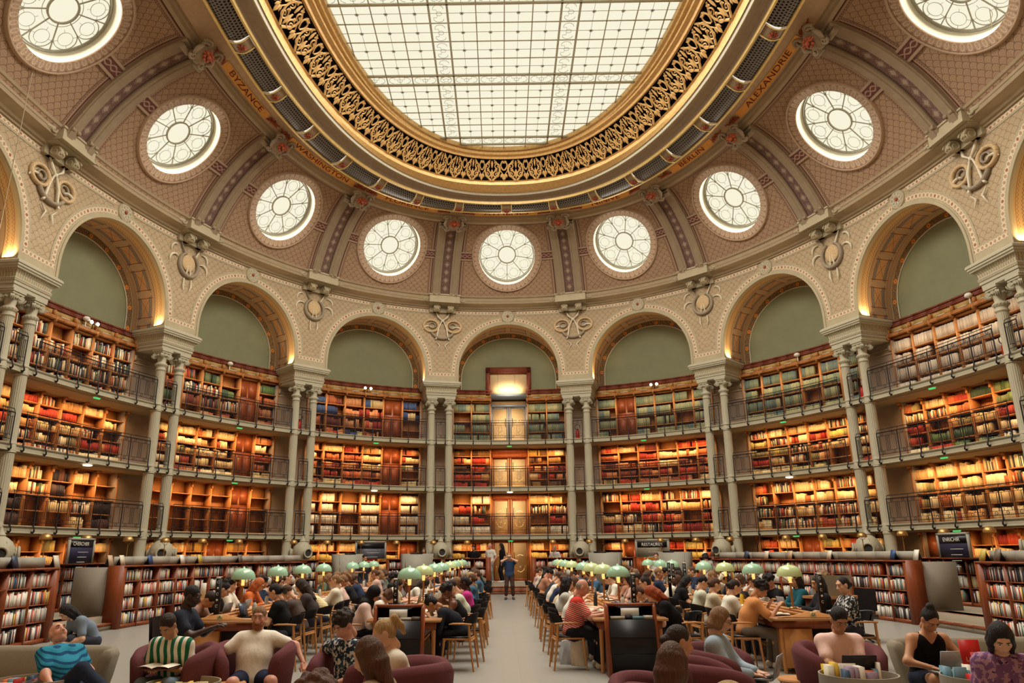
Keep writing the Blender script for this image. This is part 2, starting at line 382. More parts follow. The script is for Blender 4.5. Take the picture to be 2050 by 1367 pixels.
m = M('hall_floor', .32, 0, .35); n_ = m.noise(40, 4); u, v = m.uv(); j_ = (v/.6).fract().lt(.012).max((u/.9).fract().lt(.008)); m.base(m.mix(j_*.35, m.mix(n_, (140, 139, 134), (164, 162, 155)), (118, 112, 104))); FLOORM = m.mat

SALL = np.linspace(0, LL, 321)
def sview(n=40, a=None, b=None): return np.linspace(a, b, n)
def ringloft(mb, prof, S, m=0, uvs=1., blockf=None, flip=False):
    """prof: list of (key or None, dr, z); S arc positions"""
    P = np.zeros((len(S), len(prof), 3)); X_, Y_, tx, ty, nx, ny = fr(S); L_ = [0]
    for j, (k, dr, z) in enumerate(prof):
        r = dr+(ringr(k, S) if k else 0)
        P[:, j] = np.stack([X_+nx*r, Y_+ny*r, np.full(len(S), z)], -1)
    mid = len(S)//2
    ln = np.r_[0, np.cumsum(np.linalg.norm(np.diff(P[mid], axis=0), axis=1))]
    uv = np.stack(np.meshgrid(S-S[0], ln*uvs, indexing='ij'), -1)
    mb.grid(P, uv, m, flip=flip)
# ---------------------------------------------------------------- floor and shell
mb = MB(); th = np.linspace(0, 2*pi, 97)[:-1]
S_ = np.linspace(0, LL, 97)[:-1]; X_, Y_, *_r = fr(S_); nx, ny = fr(S_)[4], fr(S_)[5]
P = np.stack([X_-nx*3.5, Y_-ny*3.5, 0*X_], -1); V = np.r_[[[0, 0, 0]], P]; mb.add(V, [(0, 1+i, 1+(i+1) % 96) for i in range(96)], 0, V[:, :2])
obj('floor', mb, FLOORM, kind='structure')
# upper vault, all round: springing cornice, plain vault where the photo does not look, ceiling frame
mb = MB(); ringloft(mb, [(None, .27, 13.27), (None, .34, 13.28), (None, .36, 13.33), (None, .43, 13.35), (None, .50, 13.42), (None, .53, 13.43), (None, .66, 13.46), (None, .72, 13.50), (None, .77, 13.51), (None, .80, 13.61), (None, .82, 13.62), (None, .85, 13.75), (None, .92, 13.78), (None, .96, 13.85), (None, .85, 13.88), (None, .6, 13.88)], SALL)
obj('trim_1', mb, STONE2, kind='structure', smooth=True, auto=25)
VP = np.array([(.78+u*3.12, z) for u, z in ((0, 13.6), (.1, 14.2), (.2, 14.72), (.3, 15.15), (.4, 15.5), (.5, 15.8), (.6, 16.07), (.7, 16.3), (.85, 16.56), (1, 16.76))])
_l = np.r_[0, np.cumsum(np.hypot(*np.diff(VP, axis=0).T))]; VL = _l[-1]
_fine = np.linspace(0, VL, 200); _vr = np.interp(_fine, _l, VP[:, 0]); _vz = np.interp(_fine, _l, VP[:, 1])
_ker = np.ones(31)/31
def _sm2(a): e = np.r_[2*a[0]-a[15:0:-1], a, 2*a[-1]-a[-2:-17:-1]]; return np.convolve(e, _ker, 'same')[15:-15]
_vr = _sm2(_vr); _vz = _sm2(_vz)
_nr = np.gradient(_vz, _fine); _nz = -np.gradient(_vr, _fine)       # towards the room
def vprof(t): return np.interp(t, _fine, _vr), np.interp(t, _fine, _vz)
def vault(s, t, h=0.):
    """point on the vault: arc s, profile length t, height h off the surface"""
    s = np.asarray(s, float); t = np.asarray(t, float); r, z = vprof(t); r = r+np.interp(t, _fine, _nr)*h; z = z+np.interp(t, _fine, _nz)*h
    X_, Y_, tx, ty, nx, ny = fr(s); r = .78+(r-.78)*(ringr('G', s)-1.15-.78)/3.12; return np.stack([X_+nx*r, Y_+ny*r, z+0*X_], -1)
def gfac(s0):
    """width of the vault at t, relative to the base curve, for an arc near s0"""
    ts = np.linspace(0, VL, 30); a = vault(np.full(30, s0-1.), ts); b = vault(np.full(30, s0+1.), ts); d = np.linalg.norm(a-b, axis=1)/2
    return lambda t: np.interp(t, ts, d)
S_ = np.linspace(bay(4)+PITCH/2, bay(-4)-PITCH/2+LL, 120); T_ = np.linspace(0, VL, 12)
SS, TT = np.meshgrid(S_, T_, indexing='ij'); mb = MB(); mb.grid(vault(SS, TT), np.stack([SS, TT], -1), 0)
obj('ceiling_vault', mb, SCALE_V, kind='structure', smooth=True)
mb = MB()
ringloft(mb, [(None, .30, 9.0), (None, .27, 9.66), (None, .27, 13.4)], np.linspace(bay(4)+PITCH/2, bay(-4)-PITCH/2+LL, 120), 0)
ringloft(mb, [(None, -1.2, 0), (None, -1.2, 9.0), (None, .30, 9.0)], np.linspace(bay(4)+PITCH/2, bay(-4)-PITCH/2+LL, 120), 1)
REARL = plain('rear_shelves_average', (196, 158, 112), .7, var=.25, ns=1.5)  # average shelf tone, lightened so the rear wall bounces light forward
for k in range(5, 12):
    rf = rigid(bay(k)); p_ = rf(np.array([0, -.2, 7.6])); q_ = rf(np.array([0, -1.2, 5.4])); area('rear_fill_light', tuple(p_), tuple(q_-p_), 5.0, .1, 110, (1, .74, .46), 2.8)  # one unseen fill lamp per rear bay, added to brighten the foreground
obj('wall_rear', mb, [SCALE_A, REARL], kind='structure', smooth=False)
# outer skin so that no sky shows between things
mb = MB(); ringloft(mb, [(None, -3.4, -.1), (None, -3.4, 14.2), (None, .5, 14.2), (None, .5, 13.7)], SALL, 0)
obj('wall_outer', mb, DARK, kind='structure')
mb = MB()
ringloft(mb, [('G', -1.2, 16.74), ('G', -1.17, 16.66), ('G', -1.07, 16.7), ('G', -1.04, 16.82), ('G', -.98, 16.86), ('G', -.96, 16.97)], SALL, 0)
ringloft(mb, [('G', -.96, 16.97), ('G', -.45, 17.26), ('G', -.2, 17.3), ('G', -.12, 17.1), ('G', -.06, 16.75)], SALL, 1)
obj('trim_2', mb, [STONE2, plain('frieze_behind_plaques', (204, 176, 144), .7)], kind='structure', smooth=True, auto=30)
mb = MB()
ringloft(mb, [('G', -.06, 16.75), ('G', -.06, 16.69), ('G', .02, 16.69), ('G', .02, 16.77)], SALL, 0)
ringloft(mb, [('T', -.06, 16.87), ('T', -.03, 16.8), ('T', .04, 16.8), ('T', .06, 16.9)], SALL, 0)
obj('trim_3', mb, GOLD2, kind='structure', smooth=True, auto=40)
mb = MB()
ringloft(mb, [('T', .06, 16.9), ('T', .1, 17.06), ('T', .25, 17.14), ('W', -.1, 17.1), ('W', -.08, 17.02), ('W', -.02, 17.0)], SALL, 0)
ringloft(mb, [('W', -.02, 17.0), ('W', .02, 16.98), ('W', .06, 17.04), ('W', .1, 17.12)], SALL, 1)
ringloft(mb, [('W', .1, 17.12), ('W', .12, 17.06), ('O', -.1, 17.16), ('O', -.08, 17.3), ('O', .0, 17.32)], SALL, 2)
obj('trim_4', mb, [GREYC, CREAM, GOLD], kind='structure', smooth=True, auto=30)
mb = MB()
ringloft(mb, [('I2', 0, 18.0), ('I2', .1, 17.96), ('I2', .14, 18.04), ('I2', .3, 18.06), ('I2', .34, 18.14), ('I', -.12, 18.12), ('I', -.1, 18.2), ('I', 0, 18.22), ('I', .02, 18.42)], SALL, 0)
obj('trim_5', mb, GOLD, kind='structure', smooth=True, auto=30)
# near-black backdrop, its colour standing for the shade behind the gilded openwork
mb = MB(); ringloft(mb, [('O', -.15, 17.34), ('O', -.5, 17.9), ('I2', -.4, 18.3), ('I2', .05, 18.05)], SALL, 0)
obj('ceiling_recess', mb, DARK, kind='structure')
# ---------------------------------------------------------------- gilded openwork frieze
def openwork():
    mb = MB(); n = int(round(2*pi*10.2/1.04)); W_ = LL/n
    def place(u, v, h):      # u metres-ish along one unit (-.5..0.5), v 0..1 from outer to inner edge
        def f(Vv): return Vv
        return f
    def ribbon(pts, wd):
        pts = np.array(pts); d = np.gradient(pts, axis=0); d /= np.linalg.norm(d, axis=1)[:, None]+1e-9; nn = np.c_[-d[:, 1], d[:, 0]]; wd = np.broadcast_to(wd, (len(pts),))[:, None]/2*1.3
        return pts-nn*wd, pts+nn*wd
    R_ = []
    a = np.linspace(0, 1, 26)
    def spiral(cx, cy, r0, turns, ph, sgn): 
        th = ph+sgn*a*turns*2*pi; r = r0*(1-.78*a); return np.c_[cx+r*np.cos(th), cy+r*np.sin(th)]
    for sx in (-1, 1):
        R_.append((np.c_[sx*(.04+.0*a), .02+.0*a]+np.c_[sx*.30*np.sin(a*pi*.95), .95*a], .075*(1-.3*a)))
        R_.append((spiral(sx*.21, .30, .17, 1.35, pi/2 if sx > 0 else pi/2, sx), .05*(1-.4*a)))
        R_.append((spiral(sx*.25, .70, .14, 1.2, -pi/2, -sx), .045*(1-.4*a)))
        R_.append((np.c_[sx*(.5-.18*a*a), .05+.5*a], .04*(1-.5*a)))
        R_.append((np.c_[sx*(.48-.1*np.sin(a*pi)), .5+.45*a], .045+0*a))
        R_.append((np.c_[sx*(.12+.12*a), .42+.1*np.sin(a*pi)], .06*np.sin(a*pi)+.01))
        R_.append((np.c_[sx*(.38+.08*a), .16+.2*a], .07*np.sin(a*pi)+.01)); R_.append((np.c_[sx*(.1+.1*a), .8+.12*a], .07*np.sin(a*pi)+.01))
        R_.append((np.c_[sx*(.5-.1*a), .82+.1*a], .08*np.sin(a*pi)+.01))
    R_.append((np.c_[0*a, .1+.45*a], .09*np.sin(a*pi)+.015)); R_.append((np.c_[0*a, .6+.35*a], .06*np.sin(a*pi)+.02)); R_.append((np.c_[.5+0*a, .02+.3*a], .1*np.sin(a*pi)+.01))
    rows = []
    for p, wdt in R_:
        L1, L2 = ribbon(p, wdt); rows.append((L1, (L1+L2)/2, L2))
    for i in range(n):
        s0 = (i+.5)*W_
        for L1, Lm, L2 in rows:
            for side in (0,):
                Q = np.stack([L1, Lm, L2], 1); s = s0+Q[..., 0]*W_; v = Q[..., 1]
                ro = ringr('O', s); ri = ringr('I2', s); r = ro+(ri-ro)*v; z = 17.3+.7*v+np.array([0, -.035, 0])[None]
                X_, Y_, tx, ty, nx, ny = fr(s); r = r+np.array([0, .02, 0])[None]
                mb.grid(np.stack([X_+nx*r, Y_+ny*r, z], -1), None, 0)
    return mb
t = obj('gilded_frieze', openwork(), GOLD, label='gilded openwork scroll frieze running round the skylight', cat='frieze', smooth=True)
# ---------------------------------------------------------------- perforated grilles with rosette blocks
def grille_mat():
    m = M('perforated_grille', .5, .3); u, v = m.uv(); p = u/.115; q = v/.115; r = q.floor(); off = (r*.5).fract()
    du = (p+off).fract()-.5; dv = q.fract()-.5; d = (du*du+dv*dv*.8).sqrt()
    b = m.mix(d.lt(.33), (112, 106, 104), (12, 8, 12)); b = m.mix(d.near(.4, .05), b, (150, 144, 138)); m.base(b); return m.mat
GRIL = grille_mat(); ROSB = plain('rosette_block', (150, 128, 100), .6); REDF = plain('red_ornament', (160, 78, 48), .6, var=.3, ns=12)
for k in range(-9, 10):
    # one grille on each side of every pier line and bay line
    for h in (0, 1):
        kk = k+.5*h
        if abs(kk) > 4.6: continue
        s0 = bay(kk); a, b = s0+.32, s0+PITCH/2-.32
        mb = MB(); S_ = np.linspace(a, b, 9)
        P = np.zeros((9, 6, 3)); X_, Y_, tx, ty, nx, ny = fr(S_); g0 = ringr('G', S_)+.02; g1 = ringr('T', S_)-.06
        for j in range(6):
            v = j/5; r = g0+(g1-g0)*v; P[:, j] = np.stack([X_+nx*r, Y_+ny*r, 16.75+.12*v-.10*np.sin(pi*v)+0*X_], -1)
        sc = np.linalg.norm(P[-1, 2]-P[0, 2]); wv = np.linalg.norm(P[4, 0]-P[4, -1]); mb.grid(P, np.stack(np.meshgrid(np.linspace(0, sc, 9), np.linspace(0, wv*1.1, 6), indexing='ij'), -1), 0)
        mid = len(P)//2
        where = ('left half of ' if h == 0 else 'right half of ')
        kb = int(math.floor(kk+.5)); nm = bayname(kb) if abs(kb) <= 4 else 'the edge of the view'
        half = 'left' if kk < kb else 'right'
        obj('ceiling_grille', mb, GRIL, label='dark pierced metal grille over the %s half of %s' % (half, nm), cat='grille', group='pierced grilles under the gilded ring', smooth=True)
        mb = MB(); S_ = np.linspace(s0-.3, s0+.3, 4); P = np.zeros((4, 6, 3)); X_, Y_, tx, ty, nx, ny = fr(S_); g0 = ringr('G', S_)+.02; g1 = ringr('T', S_)-.06
        for j in range(6):
            v = j/5; r = g0+(g1-g0)*v; P[:, j] = np.stack([X_+nx*r, Y_+ny*r, 16.72+.12*v-.14*np.sin(pi*v)+0*X_], -1)
        mb.grid(P, None, 0)
        c = P[1:3, 2:4].reshape(-1, 3).mean(0)
        u = (P[3, 2]-P[0, 2]); u /= np.linalg.norm(u); w_ = P[1, 4]-P[1, 1]; w_ /= np.linalg.norm(w_); dn = np.array([0, 0, -1.])
        for q in range(9):
            an = q*2*pi/9; d = math.cos(an)*u+math.sin(an)*w_
            mb.tube([c+dn*.03+d*.02, c+dn*.04+d*.10, c+dn*.02+d*.16], [.012, .03, .008], 5, 1)
        for sg in (0, 3): mb.tube(P[sg]+[0, 0, -.02], .022, 5, 2)
        obj('trim_6', mb, [ROSB, REDF, GOLD2], kind='structure', smooth=True, auto=40)
# ---------------------------------------------------------------- skylight
def skylight():
    root = empty('window_10', (0, 0, 18.3), kind='structure')
    mb = MB(); S_ = SALL[:-1]; X_, Y_, tx, ty, nx, ny = fr(S_); r = ringr('I', S_)-.05
    P = np.c_[X_+nx*r, Y_+ny*r, np.full(len(S_), 18.4)]; mb.add(np.r_[[[0, 0, 18.4]], P], [(0, 1+(i+1) % len(P), 1+i) for i in range(len(P))])
    obj('glass', mb, GLASS, root, wl=(0, 0, 18.3))
    a, b, n = RING['I']; a += .1; b += .1
    def ymax(x): return b*max(0, 1-abs(x/a)**n)**(1/n)
    def xmax(y): return a*max(0, 1-abs(y/b)**n)**(1/n)
    mb = MB(); mb2 = MB()
    def bar(x0, y0, x1, y1, w, h, m=0, t=mb, z=18.34):
        if x0 == x1: t.box(x0-w/2, x0+w/2, y0, y1, z-h, z, m)
        else: t.box(x0, x1, y0-w/2, y0+w/2, z-h, z, m)
    def vb(x, w, h, t=mb):
        y = ymax(x); 
        if y > .2: bar(x, -y, x, y, w*.72, h*.45, 0, t)
    def hb(y, w, h, t=mb):
        x = xmax(y)
        if x > .2: bar(-x, y, x, y, w*.72, h*.45, 0, t)
    for sx in (-1, 1):
        for x in (1.82, 2.41): vb(sx*x, .09, .16)
        x = 2.41
        while x+.93 < a: x += .93; vb(sx*x, .05, .06)
        x = 2.41-.465
        while x+.93 < a: x += .93; vb(sx*x, .016, .03)
        for x in (.91,): vb(sx*x, .05, .06)
        for x in (.455, 1.365): vb(sx*x, .016, .03)
    vb(0, .05, .06)
    y0 = 2.52
    rows = []
    for base in (-5.84, -1.66, 2.52, 6.70, 10.88):
        hb(base, .1, .16); hb(base+.54, .1, .16); rows.append(base+.27)
        for j in (1, 2, 3): hb(base+.54+.91*j, .045, .06)
        for j in range(4): hb(base+.54+.91*(j+.5), .016, .03)
    hb(-10.4, .1, .16)
    for j in range(1, 5): hb(-10.4+.91*j, .045, .06)
    # star clips and scroll lines in the wide bands
    xs = [.455, 1.365, -.455, -1.365]+[s*(2.41+.93*(j+.5)) for s in (-1, 1) for j in range(4)]
    for base in (-5.84, -1.66, 2.52, 6.70, 10.88):
        for j in range(4):
            yy = base+.54+.91*(j+.5)
            for x in xs:
                if abs(yy) < ymax(x): 
                    for an in range(3): c, s = math.cos(an*pi/3), math.sin(an*pi/3); mb2.tube([(x-.07*c, yy-.07*s, 18.31), (x+.07*c, yy+.07*s, 18.31)], .014, 3)
    aa = np.linspace(-.95, .95, 9)
    def scroll(cx, cy, L, rot):
        def tr(p): p = np.array(p); q = p if rot == 0 else p[:, ::-1]; return np.c_[cx+q[:, 0], cy+q[:, 1], np.full(len(q), 18.31)]
        th = np.linspace(0, 2*pi, 12); mb2.tube(tr(np.c_[.09*np.cos(th), .09*np.sin(th)+.02]), .007, 3, cap=False)
        for s in (-1, 1):
            t2 = np.linspace(-pi/2, pi/2, 7); mb2.tube(tr(np.c_[s*(L*.5-.2+.16*np.cos(t2)), .17*np.sin(t2)]), .008, 3, cap=False)
            mb2.tube(tr([(s*(L*.5-.2), -.17), (s*.18, -.17), (s*.18, -.06), (s*.08, -.04)]), .007, 3, cap=False)
    for base in (-5.84, -1.66, 2.52, 6.70, 10.88):
        for x in [0.455-.91*2, .455-.91, .455, .455+.91, 2.115, -2.115]+[s*(2.41+.93*(j+.5)) for s in (-1, 1) for j in range(4)]:
            if abs(base+.5) < ymax(x)-.1: scroll(x, base+.27, .86 if abs(x) != 2.115 else .5, 0)
        for sx in (-1, 1):
            for j in range(4):
                yy = base+.54+.91*(j+.5)
                if abs(yy) < 11: scroll(sx*2.115, yy, .86, 1)
    obj('bars', mb, LEADL, root, wl=(0, 0, 18.3)); obj('scroll_tracery', mb2, LEAD, root, wl=(0, 0, 18.3))
skylight()
# ================================================================ vault bays: panels, oculi, ribs
TC = float(np.interp(.43, (VP[:, 0]-.78)/3.12, _l)); ROC = 1.37
def lat(s0, x, t, h, g):
    """vault point x metres beside the line s0"""
    return vault(s0+np.asarray(x)/g(np.asarray(t, float)), t, h)
def vault_bay(k):
    s0 = bay(k); g = gfac(s0); gp = gfac(pier(k) if k > 0 else pier(k) if k < 0 else pier(1))
    cen = lat(s0, 0., TC, 0., g); e = .01
    u = lat(s0, e, TC, 0., g)-lat(s0, -e, TC, 0., g); u /= np.linalg.norm(u); v = lat(s0, 0., TC+e, 0., g)-lat(s0, 0., TC-e, 0., g); v /= np.linalg.norm(v)
    nrm = np.cross(u, v); inw = lat(s0, 0., TC, 1., g)-cen
    if nrm@inw < 0: nrm = -nrm
    # chord coordinate of the profile along v
    ts = np.linspace(0, VL, 80); pv = np.array([(lat(s0, 0., q, 0., g)-cen)@v for q in ts])
    def onv(x, y, h=0.):
        t = np.interp(y, pv, ts); return s0+np.asarray(x)/g(t), t
    ang = np.sort(np.r_[np.linspace(0, 2*pi, 73)[:-1], []])
    t0_, t1_ = 0., VL; hw = PITCH/2
    P = []; UVq = []
    M_ = 7
    for an in ang:
        c, s = math.cos(an), math.sin(an); sa, ta = onv(ROC*c, ROC*s)
        sa = float(sa); ta = float(ta); ds_, dt_ = sa-s0, ta-TC
        k1 = min((hw/abs(ds_)) if abs(ds_) > 1e-6 else 1e9, ((VL-TC)/dt_ if dt_ > 1e-6 else (TC/-dt_ if dt_ < -1e-6 else 1e9)))
        f_ = np.linspace(0, 1, M_); S = s0+ds_*(1+(k1-1)*f_); T = TC+dt_*(1+(k1-1)*f_); P.append(vault(S, T)); UVq.append(np.stack([(S-s0)*g(T)+.18*k, T], -1))
    # corners: snap the nearest angle onto the corner
    P = np.array(P); UVq = np.array(UVq)
    for cs in (-1, 1):
        for ct in (0., VL):
            cp = vault(s0+cs*hw, ct); i = int(np.argmin(np.linalg.norm(P[:, -1]-cp, axis=1))); P[i, -1] = cp; UVq[i, -1] = (cs*hw*g(ct)+.18*k, ct)
    mb = MB(); mb.grid(P, UVq, 0, cu=True)
    obj('ceiling_vault', mb, SCALE_V, kind='structure', smooth=True)
    # surround of loops, raised ring
    mb = MB(); Q = []; U_ = []
    for i, an in enumerate(np.linspace(0, 2*pi, 73)):
        c, s = math.cos(an), math.sin(an); row = []
        for R_, h in ((ROC, .0), (ROC+.01, .05), (1.64, .05), (1.66, .09), (1.71, .09), (1.73, .0)):
            sa, ta = onv(R_*c, R_*s); row.append(vault(sa, ta, h))
        Q.append(row); U_.append([(i/72*44, w_) for w_ in (0, 0, .9, .95, 1, 1)])
    mb.grid(np.array(Q), np.array(U_), 0)
    # side ornaments between rib and surround
    for sg in (-1, 1):
        ts_ = np.linspace(TC-.24, TC+.24, 5)
        half = lambda t: hw*g(t)-.64
        xs = np.linspace(0, 1, 4); Pq = []; 
        for f_ in xs:
            x = 1.72+(half(ts_)-1.72)*f_; Pq.append(lat(s0, sg*x, ts_, .05, g))
        mb.grid(np.array(Pq), np.stack(np.meshgrid(xs*.55, np.linspace(0, 1, 5), indexing='ij'), -1), 1)
        # border lines beside the ribs
        ts_ = np.linspace(.05, VL-.02, 22); Pq = [lat(s0, sg*(hw*g(ts_)-.64-w_*.24), ts_, .012, g) for w_ in (0, 1)]
        mb.grid(np.array(Pq), np.array([[(w_, q) for q in ts_] for w_ in (0, 1)]), 2)
    xs = np.linspace(-1, 1, 9); tt = (VL-.24, VL-.02); Pq = [[lat(s0, x*(hw*g(t)-.64), t, .012, g) for t in tt] for x in xs]
    mb.grid(np.array(Pq), np.array([[(1, x*2), (0, x*2)] for x in xs]), 2)
    nm = bayname(k); root = obj('oculus_surround', mb, [HEART, ORN, BORD], kind='structure', smooth=True)
    root.name = 'trim_7'
    # window
    wr = empty('window_%d' % (k+5), tuple(cen), kind='structure'); fm = lambda V: cen+np.asarray(V)[..., 0:1]*u+np.asarray(V)[..., 1:2]*v+np.asarray(V)[..., 2:3]*nrm
    D = -.34
    mb = MB(fm); th = np.linspace(0, 2*pi, 49)[:-1]; V = np.r_[[[0, 0, D-.03]], np.c_[1.4*np.cos(th), 1.4*np.sin(th), np.full(48, D-.03)]]; mb.add(V, [(0, 1+i, 1+(i+1) % 48) for i in range(48)])
    obj('glass', mb, GLASS, wr, wl=cen)
    mb = MB(); th = np.linspace(0, 2*pi, 73); Pq = []
    for an in th:
        sa, ta = onv(ROC*math.cos(an), ROC*math.sin(an)); Pq.append([vault(sa, ta, 0.), fm(np.array([ROC*math.cos(an), ROC*math.sin(an), D]))])
    mb.grid(np.array(Pq), None, 0); obj('reveal', mb, CREAM, wr, wl=cen, smooth=True)
    mb = MB(fm); th = np.linspace(0, 2*pi, 41)[:-1]
    def circ(R_, r, z=0., c=(0, 0), n=32, a0=0, a1=2*pi, closed=True):
        th = np.linspace(a0, a1, n+1); th = th[:-1] if closed else th
        mb.tube(np.c_[c[0]+R_*np.cos(th), c[1]+R_*np.sin(th), np.full(len(th), D+z)], r, 4, closed=closed, cap=False)
    circ(.42, .035, .03); circ(1.31, .025); circ(1.36, .02, .01); circ(.55, .008)
    for i in range(9):
        an = pi/2+2*pi*(i+.5)/9; c, s = math.cos(an), math.sin(an); mb.tube([(.42*c, .42*s, D), (1.33*c, 1.33*s, D)], .02, 4)
        an = pi/2+2*pi*i/9; c, s = math.cos(an), math.sin(an)
        circ(.21, .007, 0, (.96*c, .96*s), 20); circ(.325, .013, 0, (.96*c, .96*s), 16, an-pi*.62, an+pi*.62, False)
        for q in range(4):
            a2 = an+q*pi/2; mb.tube([(.96*c+.21*math.cos(a2), .96*s+.21*math.sin(a2), D), (.96*c+.31*math.cos(a2), .96*s+.31*math.sin(a2), D)], .006, 3)
    obj('tracery', mb, LEAD, wr, wl=cen)
    area('oculus_daylight', tuple(cen+nrm*(-.2)), tuple(nrm), 2.5, 2.5, 80, DAY)
for k in range(-4, 5): vault_bay(k)
def cartouche(mb, f, red=1, st=0):
    """scrolled shield with shells; local x sideways, y outward, z up; 0 stone 1 red"""
    for sx in (-1, 1):
        th = np.linspace(0, 2*pi*1.3, 22); r = .16*(1-th/(2*pi*1.3)*.8)
        mb.tube(np.c_[sx*(.27+r*np.cos(th)), .12+.04*np.sin(th), .25+r*np.sin(th)], .05, 6, st, f)
        mb.tube(np.c_[sx*(.22+.7*r*np.cos(th)), .1+0*th, -.22-.7*r*np.sin(th)], .04, 6, st, f)
        mb.tube([(sx*.3, .1, .15), (sx*.36, .14, 0), (sx*.28, .1, -.15)], [.06, .07, .05], 6, st, f)
    mb.ball((0, .05, 0), .3, 12, st, f, sq=(1, .5, 1.1))
    for i in range(9):
        a = -pi/2+(i-4)*.32; mb.tube([(0, .18, .05), (.14*math.sin(i-4.), .22, .1), (.3*math.cos(a)*.9, .22, -.02-.3*math.sin(a)*.8)], [.02, .05, .02], 5, red, f)
    for i in range(7): a = i*2*pi/7; mb.ball((.12*math.cos(a), .22, .06+.12*math.sin(a)), .05, 8, red, f)
    mb.ball((0, .26, .06), .06, 8, red, f)
for k in [-5, -4, -3, -2, -1, 1, 2, 3, 4, 5]:
    s0 = pier(k); g = gfac(s0)
    if abs(k) == 5: continue
    ts = np.linspace(.0, VL-.05, 26)
    mb = MB()
    for sg in (-1, 1):
        prof = [(.22, 0), (.22, .1), (.25, .14), (.33, .14), (.35, .17), (.58, .17), (.6, .13), (.63, .12), (.63, 0)]
        P = np.array([lat(s0, sg*x, ts, h, g) for x, h in prof]); mb.grid(P, None, 0)
        # foot block with little scrolls
        for x0 in (.3, .54):
            c = lat(s0, sg*x0, .36, .13, g); c2 = lat(s0, sg*(x0+.01), .36, .13, g); d = (c2-c)/np.linalg.norm(c2-c); mb.tube([c-d*.07, c+d*.07], .07, 10, 0)
        P2 = [lat(s0, sg*x, t, h, g) for t, h in ((.0, .2), (.22, .22)) for x in (.2, .65)]
        c = lat(s0, sg*.42, VL-.25, .25, g); c2 = lat(s0, sg*.43, VL-.25, .25, g); d = (c2-c)/np.linalg.norm(c2-c); mb.tube([c-d*.2, c+d*.2], .09, 10, 0)
    xs = np.linspace(-.22, .22, 3); P = np.array([lat(s0, x, ts, .04, g) for x in xs]); mb.grid(P, np.array([[(j/2, t) for t in ts] for j in range(3)]), 1)
    PN = 'between the %s and %s bays' % ((bn(k), bn(k+1)) if k < 0 else (bn(k-1), bn(k)))
    obj('trim_10', mb, [RIBM, DIAM], kind='structure', smooth=True, auto=30)
    # cartouche at the top of the ribs
    mb = MB(); top = lat(s0, 0., VL-.05, .3, g); X_, Y_, tx, ty, nx, ny = [float(q) for q in fr(s0)]
    T3 = np.array([tx, ty, 0]); N3 = np.array([nx*.62, ny*.62, -.78]); U3 = np.array([nx*.78, ny*.78, .62])
    f = lambda V, top=top, T3=T3, N3=N3, U3=U3: top+U3*.15+1.15*(np.asarray(V)[..., 0:1]*T3+np.asarray(V)[..., 1:2]*N3+np.asarray(V)[..., 2:3]*U3)
    cartouche(mb, f)
    obj('ceiling_cartouche', mb, [RIBM, REDF], label='carved scroll cartouche with red shell %s' % PN, cat='cartouche', group='cartouches at the tops of the ribs', smooth=True)
# name plaques
def letters(txt, size, mat, parent, place, depth=.01, name='lettering', wl=(0, 0, 0), spacing=1.0):
    c = bpy.data.curves.new(name, 'FONT'); c.body = txt; c.size = size; c.extrude = 0; c.align_x = 'CENTER'; c.align_y = 'CENTER'; c.space_character = spacing
    o = bpy.data.objects.new(name+'_tmp', c); COL.objects.link(o); dg = bpy.context.evaluated_depsgraph_get()
    me = bpy.data.meshes.new_from_object(o.evaluated_get(dg)); bpy.data.objects.remove(o); bpy.data.curves.remove(c)
    n = len(me.vertices); V = np.zeros(n*3); me.vertices.foreach_get('co', V); V = V.reshape(-1, 3)
    V2 = place(V)-np.asarray(wl); me.vertices.foreach_set('co', V2.astype(np.float32).ravel()); me.update(); me.materials.clear(); me.materials.append(mat)
    q = bpy.data.objects.new(name, me); COL.objects.link(q)
    if parent is not None: q.parent = parent
    return q
for k, nm in CITY.items():
    s0 = bay(k); L_ = .40*len(nm)**.9*.62
    def pl(V, s0=s0, h=0.):
        V = np.asarray(V, float); s = s0+V[..., 0]; X_, Y_, tx, ty, nx, ny = fr(s); rg = ringr('G', s); v = .5+V[..., 1]*1.45; r = rg-1.0+.42*v; z = 16.94+.25*v; hh = .03+V[..., 2]
        return np.stack([X_+nx*(r+hh*.5), Y_+ny*(r+hh*.5), z-hh*.85], -1)
    sc = 1/(1-4.3/17); w2 = (len(nm)*.185+.15)*sc
    mb = MB(); xs = np.linspace(-w2, w2, 9); P = pl(np.array([[(x, y, 0.) for y in (-.20, .20)] for x in xs])); mb.grid(P, None, 0)
    c0 = pl(np.array([0, 0, 0.]))
    root = obj('name_plaque', mb, ORNG, label='orange plaque reading %s under the ceiling ring' % nm, cat='plaque', group='city name plaques', wl=tuple(c0))
    letters(nm, .47, INK, root, lambda V: pl(np.c_[V[:, 0]*sc*1.02, V[:, 1]*.85, V[:, 2]+.015]), wl=tuple(c0))
    for sg in (-1, 1):
        mb = MB(); th = np.linspace(0, 2*pi*1.2, 16); r = .13*(1-th/(2*pi*1.2)*.75)
        mb.tube(pl(np.c_[sg*(w2+.2*sc+r*np.cos(th)*sc), .02+r*np.sin(th), .03+0*th]), .03, 5)
        mb.tube(pl(np.array([(sg*(w2+.02), -.1, .02), (sg*(w2+.3*sc), .0, .05), (sg*(w2+.62*sc), -.05, .03)])), [.03, .05, .02], 5)
        mb.tube(pl(np.array([(sg*(w2+.35*sc), .15, .02), (sg*(w2+.5*sc), .02, .05), (sg*(w2+.7*sc), .12, .03)])), [.03, .04, .02], 5)
        obj('scrollwork', mb, REDF, root, wl=tuple(c0), smooth=True)
